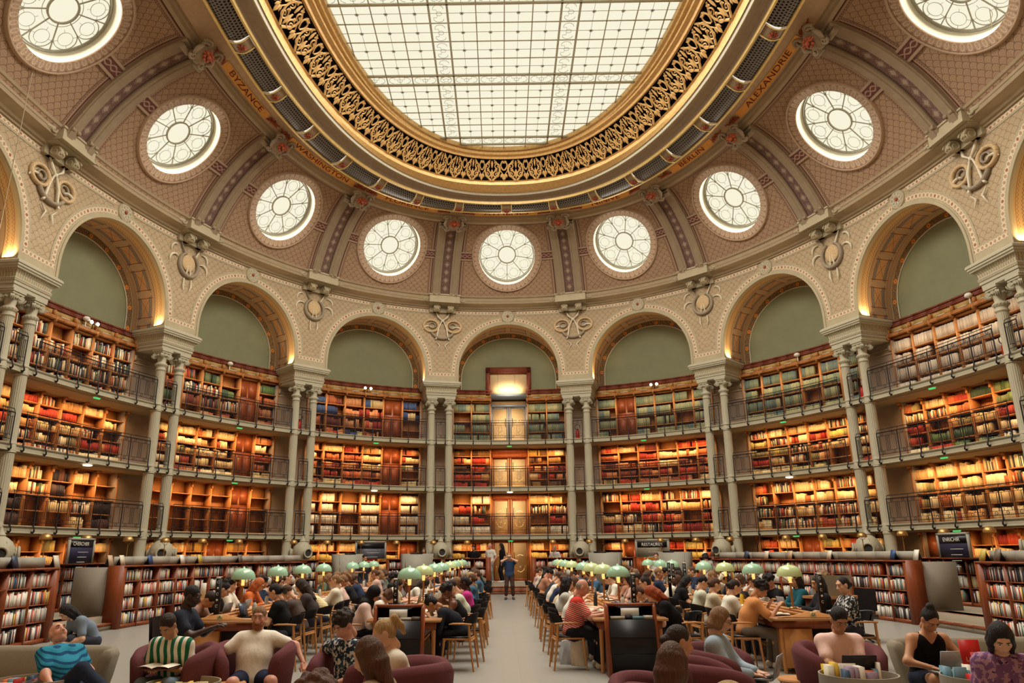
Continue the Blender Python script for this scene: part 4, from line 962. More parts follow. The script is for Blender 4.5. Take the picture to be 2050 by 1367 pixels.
for k in range(-4, 5):
    f = bend(bay(k)); c0 = f(np.array([0, -1.08, 0.]))
    SEC = [(list(range(6)), '')] if k else [([0, 1], ', left of the doors'), ([4, 5], ', right of the doors')]
    for L, sec, side in [(L, s_, n_) for L in range(4) for s_, n_ in SEC]:
        z0, z1 = LVZ[L], (LVT[L]); nr = [4, 4, 5, 4][L]; F_, Bk = -1.08, -1.46
        pitch = (z1-z0-.08)/nr
        c = c0+np.array([0, 0, z0])
        name = 'bookcase'; root = empty(name, tuple(c), label='oak wall bookcase on the %s, %s%s' % (LVN[L], bayname(k), side), cat='bookcase', group='oak wall bookcases of the galleries')
        mb = MB(f)
        for i in range(sec[0], sec[-1]+2):
            x = -3*UW+i*UW; mb.box(x-.025, x+.025, Bk, F_+.03, z0, z1, 0)
            if L < 3: mb.box(x-.03, x+.03, F_, F_+.18, z1-.12, z1, 0); mb.box(x-.03, x+.03, F_, F_+.09, z1-.24, z1-.12, 0)
            else: mb.box(x-.03, x+.03, F_, F_+.16, z1-.06, z1+.12, 0)
        for i in sec: x = -3*UW+i*UW; mb.box(x, x+UW, Bk-.02, Bk, z0, z1, 0); mb.box(x, x+UW, Bk, F_, z1-.05, z1, 0)
        obj('frame', mb, WOOD, root, wl=tuple(c))
        ds = DOORSEC.get((k, L), -1)
        for r in range(nr+0):
            zz = z0+.05+r*pitch; mb = MB(f)
            for i in sec:
                if i == ds:
                    if mb.n: obj('shelf', mb, WOOD, root, wl=tuple(c)); mb = MB(f)
                    continue
                x = -3*UW+i*UW; mb.box(x+.025, x+UW-.025, Bk, F_+.01, zz-.025, zz)
                pl_ = PLAN[L].get(k, 'warm'); pl_ = [pl_] if isinstance(pl_, str) else pl_; pn = pl_[(i+r*(1 if len(pl_) > 2 else 0)+RNG.integers(0, 2)) % len(pl_)] if len(pl_) > 1 else pl_[0]
                if k == -1 and L == 3 and i == 5: pn = 'blue' if r > 1 else 'empty'
                if RNG.random() < .05: pn = 'empty'
                full = 1 if RNG.random() < .55 else RNG.uniform(.6, .97)
                fill(x+.03, x+UW-.03, F_-.02, zz, pitch-.05, pn, f, BOOKB, BOOKC, full=full)
            if mb.n: obj('shelf', mb, WOOD, root, wl=tuple(c))
        if len(BOOKB): allB.boxes(np.array(BOOKB), 0, np.array(BOOKC), f=f); BOOKB.clear(); BOOKC.clear()
        if ds >= 0:
            x = -3*UW+ds*UW; mb = MB(f); mb.box(x+.025, x+UW-.025, F_-.16, F_-.13, z0, z1)
            for q in (0, 1): mb.box(x+.08+q*.4, x+.40+q*.4, F_-.13, F_-.11, z0+.15, z1-.9); mb.box(x+.08+q*.4, x+.40+q*.4, F_-.13, F_-.11, z1-.8, z1-.15)
            obj('door', mb, WOODD, root, wl=tuple(c))
        if L == 3:
            a, b = -3*UW+sec[0]*UW-.06, -3*UW+(sec[-1]+1)*UW+.06; mb = MB(f)
            n = max(2, int((b-a)/.5)); xs = np.linspace(a, b, n+1)
            for x0, x1 in zip(xs[:-1], xs[1:]):
                mb.box(x0, x1, -1.3, -.94, 9.0, 9.05, 0); mb.box(x0, x1, -1.3, -.98, 9.05, 9.12, 0); mb.box(x0, x1, -1.3, -1.04, 9.12, 9.15, 0)
                mb.box(x0, x1, -1.3, -1.12, 9.15, 9.36, 1); mb.box(x0, x1, -1.3, -1.08, 9.36, 9.42, 2); mb.box(x0, x1, -1.3, -1.13, 9.42, 9.52, 2); mb.box(x0, x1, -1.3, -1.1, 9.52, 9.58, 2)
            for i in range(sec[0], sec[-1]+2):
                x = -3*UW+i*UW; mb.box(x-.03, x+.03, -1.14, -1.0, 9.12, 9.32, 0)
                if i <= sec[-1]: mb.box(x+.25, x+.6, -1.03, -1.0, 9.14, 9.17, 3)
            obj('crown', mb, [WOOD, YSTRIP, WOODR, CREAM], root, wl=tuple(c))
        # warm strip light beneath the gallery above
        if not side.endswith("right of the doors"):
            rf = rigid(bay(k)); zt = z1-.05 if L < 3 else 9.02
            if L < 3:
                a = rf(np.array([0, -.62, zt-.2 if L else zt-.2])); b = rf(np.array([0, -1.35, zt-1.1])); lw = area('gallery_shelf_light', tuple(a), tuple(b-a), 5.0, .06, [30, 54, 48][L], (1, .60, .27), 2.6)
            else:
                a = rf(np.array([0, -.55, 8.75])); b = rf(np.array([0, -1.35, 8.0])); area('gallery_shelf_light', tuple(a), tuple(b-a), 5.0, .06, 14, (1, .74, .46), 2.4)
mb = allB
m = M('book_spines', .6); n_ = m.noise(60, 2, stretch=(1, 1, 3)); m.base(m.mix(n_*.25, m.vcol(), (60, 36, 24))); BOOKM = m.mat
obj('wall_books', mb, BOOKM, label='rows of leather and cloth bound volumes filling the oak wall bookcases', cat='books', kind='stuff')
# ---------------------------------------------------------------- glazed doors in the middle bay
f = bend(bay(0))
LIT = plain('lit_vestibule_wall', (226, 196, 148), .7, var=.04); STEEL = plain('door_steel', (140, 148, 156), .4, .4, .4, var=.05)
gm = M('door_glass', .08); gt = gm.nt.nodes.new('ShaderNodeBsdfTransparent'); gg = gm.nt.nodes.new('ShaderNodeBsdfGlossy'); gg.inputs['Roughness'].default_value = .05
mx = gm.nt.nodes.new('ShaderNodeMixShader'); mx.inputs[0].default_value = .03; gm.nt.links.new(gt.outputs[0], mx.inputs[1]); gm.nt.links.new(gg.outputs[0], mx.inputs[2])
gm.nt.links.new(mx.outputs[0], gm.nt.nodes['Material Output'].inputs['Surface']); DGLASS = gm.mat
mb = MB(rigid(bay(0))); mb.box(-1.6, 1.6, -2.75, -2.65, .4, 11); mb.box(-1.0, -.92, -2.65, -1.3, .4, 10.8); mb.box(.92, 1.0, -2.65, -1.3, .4, 10.8)
for z in (.4, 2.4, 4.6, 6.8, 9.0): mb.box(-1, 1, -2.65, -1.3, z-.05, z+.05)
obj('wall_vestibule', mb, LIT, kind='structure')
for L in range(4):
    z0 = LVZ[L]; z1 = [2.24, 4.2, 6.2, 8.72][L]; p = rigid(bay(0))(np.array([0, -1.8, z1+.1 if L < 3 else 8.85])); area('vestibule_light', tuple(p), (0, .25, -1), 1.2, .5, [34, 34, 30, 22][L], (1, .84, .6))
rf = rigid(bay(0))
for L in range(4):
    z0 = LVZ[L]; z1 = [2.24, 4.2, 6.2, 8.72][L]; c = rf(np.array([0, -1.25, z0])); root = empty('door_%d' % (L+1), tuple(c), kind='structure'); fm_ = WOODD if L < 3 else STEEL
    mb = MB(rf)
    mb.box(-.93, -.84, -1.3, -1.1, z0, z1+.2); mb.box(.84, .93, -1.3, -1.1, z0, z1+.2); mb.box(-.93, .93, -1.3, -1.1, z1, z1+(.22 if L < 3 else .12)); mb.box(-.05, .05, -1.26, -1.18, z0, z1)
    if L < 3: mb.box(-.93, .93, -1.3, -1.12, z1+.2, LVT[L])
    else: mb.box(-.93, .93, -1.28, -1.05, 9.1, 9.36)
    for sg in (-1, 1):
        for x in (.10, .78): mb.box(sg*x-.025, sg*x+.025, -1.24, -1.2, z0, z1)
        mb.box(min(sg*.08, sg*.82), max(sg*.08, sg*.82), -1.24, -1.2, z1-.08, z1); mb.box(min(sg*.08, sg*.82), max(sg*.08, sg*.82), -1.24, -1.2, z0, z0+.1)
    obj('frame', mb, fm_, root, wl=tuple(c))
    for sg in (-1, 1):
        mb = MB(rf); mb.box(min(sg*.12, sg*.77), max(sg*.12, sg*.77), -1.225, -1.215, z0+.1, z1-.08); obj('pane', mb, DGLASS, root, wl=tuple(c))
        mb = MB(rf); x = sg*.17; mb.tube([(x, -1.2, z0+.85), (x, -1.14, z0+.87), (x, -1.14, z0+1.25), (x, -1.2, z0+1.27)], .018, 6); obj('handle', mb, IRON, root, wl=tuple(c))
mb = MB(rf); mb.box(-1.14, -.92, -1.3, -1.08, 9.3, 10.75, 0); mb.box(.92, 1.14, -1.3, -1.08, 9.3, 10.75, 0); mb.box(-1.14, 1.14, -1.3, -1.08, 10.45, 10.75, 0); mb.box(-.92, .92, -1.32, -1.20, 9.36, 10.45, 1); mb.box(-.55, -.53, -1.2, -1.19, 9.4, 10.4, 2); mb.box(.30, .32, -1.2, -1.19, 9.4, 10.4, 2)
mb.box(-.93, .93, -1.3, -1.02, 9.12, 9.38, 3)
obj('window_11', mb, [WOODR, LIT, STONE2, STEEL], kind='structure')
area('vestibule_light', tuple(rf(np.array([0, -.9, 9.5]))), (0, 1, .35), 1.4, .1, 14, (1, .84, .6))  # lights the cream panel from the hall side, standing in for a lit room
# ---------------------------------------------------------------- railings
def wires(mb, x0, x1, z0, z1, y, p=.05, w_=.0035):
    W_, H_ = x1-x0, z1-z0; V = []
    n = int((W_+H_)/p)
    for sg in (1, -1):
        for i in range(1, n):
            c = i*p; a = max(0, c-H_); b = min(W_, c)        # line x+z=c inside the panel
            if b-a < .01: continue
            xa, za, xb, zb = a, c-a, b, c-b
            if sg < 0: xa, xb = W_-xa, W_-xb
            V.append([(x0+xa-w_, y, z0+za), (x0+xa+w_, y, z0+za), (x0+xb+w_, y, z0+zb), (x0+xb-w_, y, z0+zb)])
    V = np.array(V).reshape(-1, 3); mb.add(V, np.arange(len(V)).reshape(-1, 4), 0)
def ring(mb, x, z, r, y): th = np.linspace(0, 2*pi, 9)[:-1]; mb.tube(np.c_[x+r*np.cos(th), np.full(8, y), z+r*np.sin(th)], .007, 4, closed=True, cap=False)
def railing(f, xs, z, label, grp, short=False):
    yr = .2; c = f(np.array([0, yr, z])); root = empty('gallery_railing', tuple(c), label=label, cat='railing', group=grp); Z = z
    for x in xs:
        mb = MB(f); mb.tube([(x, .15, Z-.17), (x, .2, Z-.2), (x, .245, Z-.16), (x, .235, Z-.08), (x, yr, Z), (x, yr, Z+.82)], [.022, .03, .025, .021, .02, .017], 6); mb.ball((x, .17, Z-.18), .032, 6)
        mb.tube([(x, yr, Z+.8), (x, yr-.04, Z+.93)], .008, 4); obj('post', mb, IRON, root, wl=tuple(c))
    n = (len(xs)-1)*2+1; X_ = np.linspace(xs[0], xs[-1], n)
    for nm, zz, r, dy in (('handrail', .82, .019, 0), ('upper_rail', .93, .012, -.04), ('lower_rail', .09, .010, 0)):
        mb = MB(f); mb.tube(np.c_[X_, np.full(n, yr+dy), np.full(n, Z+zz)], r, 5); obj(nm, mb, IRON, root, wl=tuple(c))
    mb = MB(f); mw = MB(f)
    mb.tube(np.c_[X_, np.full(n, yr), np.full(n, Z+.70)], .008, 4); mb.tube(np.c_[X_, np.full(n, yr), np.full(n, Z+.2)], .008, 4)
    for a, b in zip(xs[:-1], xs[1:]):
        m_ = (a+b)/2; q = (b-a)
        for x in (m_-.07, m_, m_+.07, a+.09, b-.09): mb.tube([(x, yr, Z+.2), (x, yr, Z+.70)], .007, 4, cap=False)
        for x in (a+.2, b-.2): ring(mb, x, Z+.76, .045, yr); ring(mb, x, Z+.145, .045, yr)
        if not short: wires(mw, a+.02, b-.02, Z+.09, Z+.82, yr-.012)
    obj('baluster_panels', mb, IRON, root, wl=tuple(c))
    if not short: obj('wire_mesh', mw, IRON, root, wl=tuple(c))
for L in (1, 2, 3):
    for k in range(-4, 5):
        railing(bend(bay(k)), [-3*UW+i*UW for i in range(7)], LVZ[L], 'black iron mesh railing along the %s, %s' % (LVN[L], bayname(k)), 'iron gallery railings')
    for k in (-4, -3, -2, -1, 1, 2, 3, 4):
        railing(bend(pier(k)), [-.22, .22], LVZ[L], 'short railing, %s, in the column pair %s' % (LVN[L], pier_name(k)), 'short railings between paired columns', True)
# ---------------------------------------------------------------- small fittings on the galleries
GREENL = glow('exit_green', (80, 230, 120), .8); WHITEL = glow('spot_white', (255, 250, 235), 30.); LW = glow('downlight_white', (255, 246, 220), 2.5); WHITEP = plain('white_plastic', (226, 222, 208), .4, var=.02); REDP = plain('extinguisher_red', (176, 30, 26), .3, var=.03)
for k in range(-3, 4):
    for L in (1, 2, 3):
        white = (L == 2 and k in (-1, 0, 2, -3)) 
        f = rigid(bay(k) if k in (0,) else bay(k)+(.25 if k < 0 else -.25)); z = LVZ[L]-.245
        c = f(np.array([0, -.05, z])); root = empty('gallery_ceiling_light' if white else 'exit_sign', tuple(c), label=('small round white light under the %s in %s' if white else 'small glowing green exit light under the %s in %s') % (LVN[L], bayname(k)), cat='light' if white else 'exit sign', group='lights under the galleries' if white else 'green exit lights')
        mb = MB(f)
        if white: mb.lathe([(.02, z), (.14, z), (.13, z-.03), (.0, z-.05)], 14, c=(0, .0, 0)); obj('lens', mb, LW, root, wl=tuple(c))
        else:
            mb.box(-.14, .14, -.06, .04, z-.02, z+.0); obj('housing', mb, WHITEP, root, wl=tuple(c)); mb = MB(f); mb.box(-.11, .11, -.05, .03, z-.06, z-.02); obj('lit_sign', mb, GREENL, root, wl=tuple(c))
for k, x, tw in ((-1, .08, 1), (1, .1, 1), (-3, .65, 1)):
    f = rigid(bay(k), r0=-.98, ds=x, z0=9.13); c = f(np.zeros(3)); root = empty('spotlight', tuple(c), label='bright twin spotlight clamped on the bookcase crown in %s' % bayname(k), cat='spotlight', group='twin spotlights')
    mb = MB(f); mb.tube([(0, 0, 0), (0, .02, .18)], .015, 6); mb.tube([(-.13, .02, .18), (.13, .02, .18)], .012, 6); obj('bracket', mb, BLACKB, root, wl=tuple(c))
    for sg in (-1, 1):
        mb = MB(f); mb.lathe([(.02, -.06), (.06, -.05), (.07, .05), (.065, .06)], 12, c=(0, 0, 0), f=lambda V, sg=sg, f=f: f(np.stack([sg*.14+V[..., 0], .04+V[..., 2], .2+V[..., 1]], -1))); h = obj('lamp_head', mb, WHITEP, root, wl=tuple(c))
        mb = MB(f); mb.ball((sg*.14, .09, .2), .055, 10); obj('bulb', mb, WHITEL, root, wl=tuple(c))
for k, x, nm in ((-2, .25, 0), (2, .05, 0), (3, .8, 0), (-3, .35, 0)):
    f = rigid(bay(k), r0=-.98, ds=x, z0=9.13); c = f(np.zeros(3)); root = empty('security_camera', tuple(c), label='small white camera on the bookcase crown in %s' % bayname(k), cat='camera', group='white cameras on the crowns')
    mb = MB(f); mb.tube([(0, 0, 0), (0, 0, .2)], .02, 6); obj('bracket', mb, WHITEP, root, wl=tuple(c)); mb = MB(f); mb.ball((0, .02, .27), .11, 12, sq=(1.2, 1, .8)); obj('body', mb, WHITEP, root, wl=tuple(c), smooth=True)
for k, x in ((1, -.08), (-2, -.05), (4, -.9), (3, -.05)):
    f = rigid(pier(k), r0=-.25, ds=x, z0=LVZ[3]); c = f(np.zeros(3)); root = empty('fire_extinguisher', tuple(c), label='red fire extinguisher on the top gallery %s' % pier_name(k), cat='fire extinguisher', group='red fire extinguishers')
    mb = MB(f); mb.lathe([(.0, .02), (.08, .02), (.085, .05), (.085, .38), (.05, .44), (.02, .46)], 14); obj('cylinder', mb, REDP, root, wl=tuple(c), smooth=True)
    mb = MB(f); th = np.linspace(-.4, pi*1.5, 14); mb.tube(np.c_[.12*np.cos(th), .03+0*th, .58+.13*np.sin(th)], .014, 5); mb.box(-.03, .05, -.02, .02, .46, .5); obj('hose', mb, BLACKB, root, wl=tuple(c))
# ================================================================ low bookcases, platform, steps, counters
random.seed(11); RNG = np.random.default_rng(11)
def Wd(px, py, depth):
    """point at a given forward depth along the photo ray (used only to measure where things stand)"""
    u = (px-1025-PPX)/FPX; v = -(py-683.5)/FPX; d = Fv+u*R2+v*U2; return np.array(CAM)+d*depth/(d[1])
def Wz(px, py, z):
    u = (px-1025-PPX)/FPX; v = -(py-683.5)/FPX; d = Fv+u*R2+v*U2; return np.array(CAM)+d*(z-CAM[2])/d[2]
def s_at(y, side, r):
    """arc position whose inward offset r has world height y on the left (-1) or right (+1)"""
    X_ = _x+_nx*r; Y_ = _y+_ny*r; m_ = (np.sign(X_) == side); i = np.where(m_)[0][np.argmin(np.abs(Y_[m_]-y))]; s = _s[i]
    return s if side > 0 else s-LL
PLATF = plain('platform_floor', (146, 134, 116), .5, var=.08, ns=20)
def bnd(s): return bend(s)
def low_case(side, ya, yb, r, n, rows, z0, h, name, label, depth=.32, topgrey=False, books=True, mod=None, top=1, ends=(1, 1), flip=False):
    sa, sb = s_at(ya, side, r), s_at(yb, side, r); sm = (sa+sb)/2; f = bend(sm); Lh = (sb-sa)/2; fac = 1.
    c = f(np.array([0, r-depth/2, z0])); root = empty('low_bookcase', tuple(c), label=label, cat='bookcase', group='low mahogany bookcases round the room')
    a, b = min(-Lh, Lh), max(-Lh, Lh); xs = np.linspace(a, b, n+1); mb = MB(f)
    for i, x in enumerate(xs):
        w_ = .02 if 0 < i < n else .035; mb.box(x-w_, x+w_, r-depth, r, z0, z0+h, 0)
    for x0, x1 in zip(xs[:-1], xs[1:]):
        mb.box(x0, x1, r-depth, r-depth+.02, z0, z0+h, 0); mb.box(x0, x1, r-depth, r-.01, z0, z0+.09, 0)
    obj('carcass', mb, WOODD, root, wl=tuple(c))
    mb = MB(f)
    for x0, x1 in zip(xs[:-1], xs[1:]): mb.box(x0-(.05 if x0 == xs[0] else 0), x1+(.05 if x1 == xs[-1] else 0), r-depth-.02, r+.04, z0+h, z0+h+.035, 0)
    obj('top_board', mb, WOODD, root, wl=tuple(c))
    pitch = (h-.09)/rows
    for q in range(rows):
        zz = z0+.09+q*pitch
        if q:
            mb = MB(f)
            for x0, x1 in zip(xs[:-1], xs[1:]): mb.box(x0+.02, x1-.02, r-depth, r-.015, zz-.02, zz)
            obj('shelf', mb, WOODD, root, wl=tuple(c))
        if books:
            for x0, x1 in zip(xs[:-1], xs[1:]):
                B, C = [], []; rn = RNG.random()
                pn = ['pap', 'pap', 'darkp', 'pap', 'whitep'][RNG.integers(5)] if name != 'mag' else 'whitep'
                LOWFILL(x0+.03, x1-.03, r-.03, zz, pitch-.03, pn, f, 1. if rn < .5 else RNG.uniform(.55, .95), label, q, rows)
    if topgrey:
        mb = MB(f)
        for x0, x1 in zip(xs[:-1], xs[1:]): mb.box(x0, x1, r-depth+.02, r-depth+.05, z0+h+.035, z0+h+.25, 0)
        obj('grey_upstand', mb, GREYB, root, wl=tuple(c))
    return root
LOWB = []   # (box, colour, f, label)
PAPC = {'pap': [(232, 226, 214), (226, 218, 200), (240, 236, 226), (190, 60, 50), (60, 90, 120), (222, 190, 90), (50, 46, 50), (200, 196, 186), (120, 140, 130), (220, 120, 80), (236, 230, 220), (84, 60, 70)],
        'darkp': [(40, 38, 44), (60, 54, 58), (230, 224, 212), (84, 70, 66), (48, 56, 74), (214, 208, 196), (130, 44, 40)],
        'whitep': [(234, 228, 214), (226, 220, 204), (240, 236, 224), (216, 208, 190), (200, 90, 70), (150, 150, 150)]}
def cname(c):
    r, g, b = c
    if min(c) > 185: return 'white'
    if max(c) < 100: return 'dark'
    if r > 180 and g > 150: return 'yellow'
    if r > 1.5*max(g, b): return 'red'
    if b > r: return 'blue grey'
    return 'muted'
def LOWFILL(x0, x1, y1, z0, h, pn, f, full, label, row, rows):
    P = PAPC[pn]; x = x0; end = x0+(x1-x0)*full
    while x < end-.01:
        w_ = min(RNG.uniform(.012, .042), end-x); c = P[RNG.integers(len(P))]; hh = h*RNG.uniform(.68, .93)
        LOWB.append(((x+.0008, x+w_-.0008, y1-.17, y1-RNG.uniform(0, .02), z0, z0+hh), c, f, label, row, rows)); x += w_
RI = 4.5
low_case(-1, 2.35, 10.4, RI, 11, 4, 0, 1.42, 'low', 'long low mahogany bookcase with grey upstand curving along the left', topgrey=True)
low_case(1, 2.35, 10.4, RI, 11, 4, 0, 1.42, 'low', 'long low mahogany bookcase with grey upstand curving along the right', topgrey=True)
low_case(-1, -4.3, -.35, RI, 5, 4, 0, 1.42, 'low', 'near low bookcase at the far left edge behind the grey sofa', topgrey=True)
low_case(1, -4.3, -.35, RI, 5, 4, 0, 1.42, 'low', 'near low bookcase at the far right edge behind the purple top', topgrey=True)
RO = 1.75
for side, nm in ((-1, 'left'), (1, 'right')):
    low_case(side, -2.0, 4.5, RO+.4, 8, 3, .3, 1.16, 'low', 'outer bookcase on the platform beyond the %s steps' % nm)
    low_case(side, 4.8, 10.0, RO, 7, 3, .3, 1.16, 'low', 'outer bookcase under the gold lamps along the %s wall' % nm)
    low_case(side, 10.3, 14.2, RO, 6, 4, 0, 1.46, 'low', 'outer bookcase in the %s corner behind the long tables' % nm)
    sa = s_at(14.4, side, RO); 
# middle cases up to the aisle, addressed by arc length
def mid_case(s0, s1, label, mags):
    r = RO; sm = (s0+s1)/2; f = bend(sm); Lh = abs(s1-s0)/2; n = max(2, int(round(2*Lh/.85)))
    c = f(np.array([0, r-.16, 0])); root = empty('low_bookcase', tuple(c), label=label, cat='bookcase', group='low mahogany bookcases round the room')
    xs = np.linspace(-Lh, Lh, n+1); mb = MB(f)
    for x in xs: mb.box(x-.02, x+.02, r-.32, r, 0, 1.46)
    for x0, x1 in zip(xs[:-1], xs[1:]): mb.box(x0, x1, r-.32, r-.30, 0, 1.46); mb.box(x0, x1, r-.32, r-.01, 0, .09); mb.box(x0, x1, r-.34, r+.04, 1.46, 1.50)
    obj('carcass', mb, WOODD, root, wl=tuple(c))
    for q in range(4):
        zz = .09+q*.34
        if q:
            mb = MB(f)
            for x0, x1 in zip(xs[:-1], xs[1:]): mb.box(x0+.02, x1-.02, r-.3, r-.015, zz-.02, zz)
            obj('shelf', mb, WOODD, root, wl=tuple(c))
        for x0, x1 in zip(xs[:-1], xs[1:]): LOWFILL(x0+.03, x1-.03, r-.03, zz, .3, 'whitep' if mags else 'pap', f, RNG.uniform(.6, 1), label, q, 4)
s14 = s_at(14.4, 1, RO)-OFF
mid_case(OFF+1.05, OFF+3.3, 'low bookcase of magazines just right of the central aisle', 1); mid_case(OFF-3.3, OFF-1.05, 'low bookcase of magazines just left of the central aisle', 1)
mid_case(OFF+3.5, OFF+6.2, 'low bookcase behind the right middle long table', 0); mid_case(OFF-6.2, OFF-3.5, 'low bookcase behind the left middle long table', 0)
# tall end posts of the aisle cases
for sg, nm in ((-1, 'left'), (1, 'right')):
    f = rigid(OFF+sg*1.0, r0=RO); mb = MB(f); mb.box(-.2 if sg < 0 else -.02, .02 if sg < 0 else .2, -.45, .06, 0, 1.52); c = f(np.array([0, -.2, 0]))
    obj('bookcase_end', mb, WOODD, label='broad mahogany bookcase end on the %s of the central aisle' % nm, cat='panel', wl=tuple(c))
# platform round the hall and the steps in the aisle
mb = MB(); SP = np.linspace(s_at(-3, 1, 0), s_at(-3, -1, 0), 160); ringloft(mb, [(None, -1.5, .45), (None, 1.25, .45), (None, 1.25, 0)], SP, 0); obj('floor_platform', mb, PLATF, kind='structure')
mb = MB()
for side in (-1, 1):
    a, b = s_at(-3, side, 0), s_at(10.6, side, 0); ringloft(mb, [(None, 1.2, .3), (None, 4.15, .3), (None, 4.15, 0)], np.linspace(a, b, 50) if side > 0 else np.linspace(a, b, 50), 0)
obj('floor_walkway', mb, PLATF, kind='structure')
for i, (r, z) in enumerate(((1.55, .30), (1.85, .15))):
    f = bend(OFF); mb = MB(f)
    for x0, x1 in zip(np.linspace(-.98, .98, 5)[:-1], np.linspace(-.98, .98, 5)[1:]): mb.box(x0, x1, 1.2, r, 0, z, 1); mb.box(x0, x1, r-.03, r+.01, z-.04, z+.01, 0)
    obj('step', mb, [WOODD, plain('step_tread', (140, 92, 70), .6)], label=('upper' if i == 0 else 'lower')+' wooden step across the central aisle', cat='step', group='steps of the aisle')
for side, nm in ((-1, 'left'), (1, 'right')):
    sa, sb = s_at(-.3, side, RI), s_at(2.3, side, RI); sm = (sa+sb)/2; L_ = abs(sb-sa)/2
    for i, (r, z) in enumerate(((RI-.1, .15), (RI-.45, .30))):
        f = bend(sm); mb = MB(f)
        for x0, x1 in zip(np.linspace(-L_, L_, 5)[:-1], np.linspace(-L_, L_, 5)[1:]): mb.box(x0, x1, 3.6, r, 0, z, 1); mb.box(x0, x1, r-.05, r+.01, z-.05, z+.008, 0)
        obj('step', mb, [WOODD, PLATF], label='%s wood edged step in the gap of the %s bookcases' % ('lower' if i == 0 else 'upper', nm), cat='step', group='steps of the side gaps')
    for yy, tg in ((2.36, 'far'), (-.36, 'near')):
        s1 = s_at(yy, side, RI); f = rigid(s1, r0=RI); mb = MB(f); mb.box(-.08, .08, -.36, .03, 0, 1.46, 0); c = f(np.zeros(3))
        obj('bookcase_end', mb, WOODD, label='mahogany bookcase end post on the %s side of the %s gap' % (tg, nm), cat='panel', wl=tuple(c))
        sg = 1 if (yy > 1) == (side < 0) else -1
        mb = MB(f); mb.box(-.02, .02, -1.25, -.36, .1, 1.42, 0)
        obj('grey_partition', mb, GREYP, label='grey felt partition beside the steps, %s side of the %s gap' % (tg, nm), cat='partition', wl=tuple(c))
# books of the low cases: the nearest 300 as objects, the rest as one
cam2 = np.array(CAM[:2])
def bpos(e): b = e[0]; return e[2](np.array([(b[0]+b[1])/2, b[3], b[4]]))
pos = [bpos(e) for e in LOWB]
def inview(p):
    d = p-np.array(CAM); z = d@Fv; return z > 0 and abs((d@R2)/z*FPX+PPX) < 1025 and abs(d@U2/z*FPX) < 683
order = sorted(range(len(LOWB)), key=lambda i: (0 if inview(pos[i]) else 1, np.hypot(*(pos[i][:2]-cam2))))
near, far = order[:230], order[230:]
ROWN = {0: 'bottom', 1: 'lower middle', 2: 'upper middle', 3: 'top'}
for i in near:
    b, c, f, label, row, rows = LOWB[i]; mb = MB(f); mb.box(*b); p = pos[i]
    lab = '%s book on the %s shelf of the %s' % (cname(c), ROWN[row] if rows == 4 else ['bottom', 'middle', 'top'][row], 'near left case' if 'far left edge' in label else 'near right case' if 'far right edge' in label else 'long left case' if 'left' in label else 'long right case')
    obj('book', mb, pc(c, .5, 'book_cover'), label=lab, cat='book', group=lab.replace(' book ', ' books '), wl=tuple(p))
mb = MB()
byf = {}
for i in far: byf.setdefault(id(LOWB[i][2]), []).append(i)
for q in byf.values(): mb.boxes(np.array([LOWB[i][0] for i in q]), 0, np.array([lin(LOWB[i][1]) for i in q]), f=LOWB[q[0]][2])
obj('low_case_books', mb, BOOKM, label='paperbacks and journals filling the low mahogany bookcases', cat='books', kind='stuff')
# ---------------------------------------------------------------- gold mushroom lamps on the counters
def gold_lamp():
    root = empty('gold_lamp', (0, 0, 0))
    mb = MB(); mb.lathe([(0, 0), (.075, 0), (.075, .012), (.02, .03), (.014, .05)], 16); obj('base', mb, BRASS, root, smooth=True)
    mb = MB(); mb.tube([(0, 0, .03), (0, 0, .52)], .013, 8); obj('pole', mb, BRASS, root, smooth=True)
    mb = MB()
    for a in (0, 2*pi/3, 4*pi/3): mb.tube([(0, 0, .50), (.11*math.cos(a), .11*math.sin(a), .60)], .007, 5)
    obj('fork', mb, BRASS, root)
    mb = MB(); mb.lathe([(.145, .60), (.15, .63), (.14, .68), (.10, .735), (.05, .755), (0, .76)], 20); mb.lathe([(.145, .60), (.12, .615), (.0, .62)], 20); obj('shade', mb, BRASS, root, smooth=True)
    return root
gl = gold_lamp()
LAMPX = [(90, 1090), (172, 1090), (256, 1090), (330, 1091), (405, 1090), (478, 1092), (588, 1090), (655, 1090), (723, 1091), (794, 1091), (868, 1091), (935, 1088), (1107, 1087), (1180, 1088), (1252, 1088), (1323, 1087), (1394, 1086), (1462, 1085), (1575, 1086), (1648, 1083), (1727, 1082), (1808, 1080), (1892, 1077), (1983, 1072)]
first = True
def ring_hit(px, py, r):
    """where the photo column px meets the ring r (side towards the far wall)"""
    u = (px-1025-PPX)/FPX; v = -(py-683.5)/FPX; d = Fv+u*R2+v*U2; X_ = _x+_nx*r; Y_ = _y+_ny*r; cr = (X_-CAM[0])*d[1]-(Y_-CAM[1])*d[0]
    ok = np.where((cr[:-1]*cr[1:] <= 0) & ((X_[:-1]-CAM[0])*d[0]+(Y_[:-1]-CAM[1])*d[1] > 0))[0]; i = max(ok, key=lambda j: np.hypot(X_[j]-CAM[0], Y_[j]-CAM[1])); t = math.hypot(X_[i]-CAM[0], Y_[i]-CAM[1])/math.hypot(d[0], d[1])
    return np.array([X_[i], Y_[i], CAM[2]+d[2]*t]), _s[i]
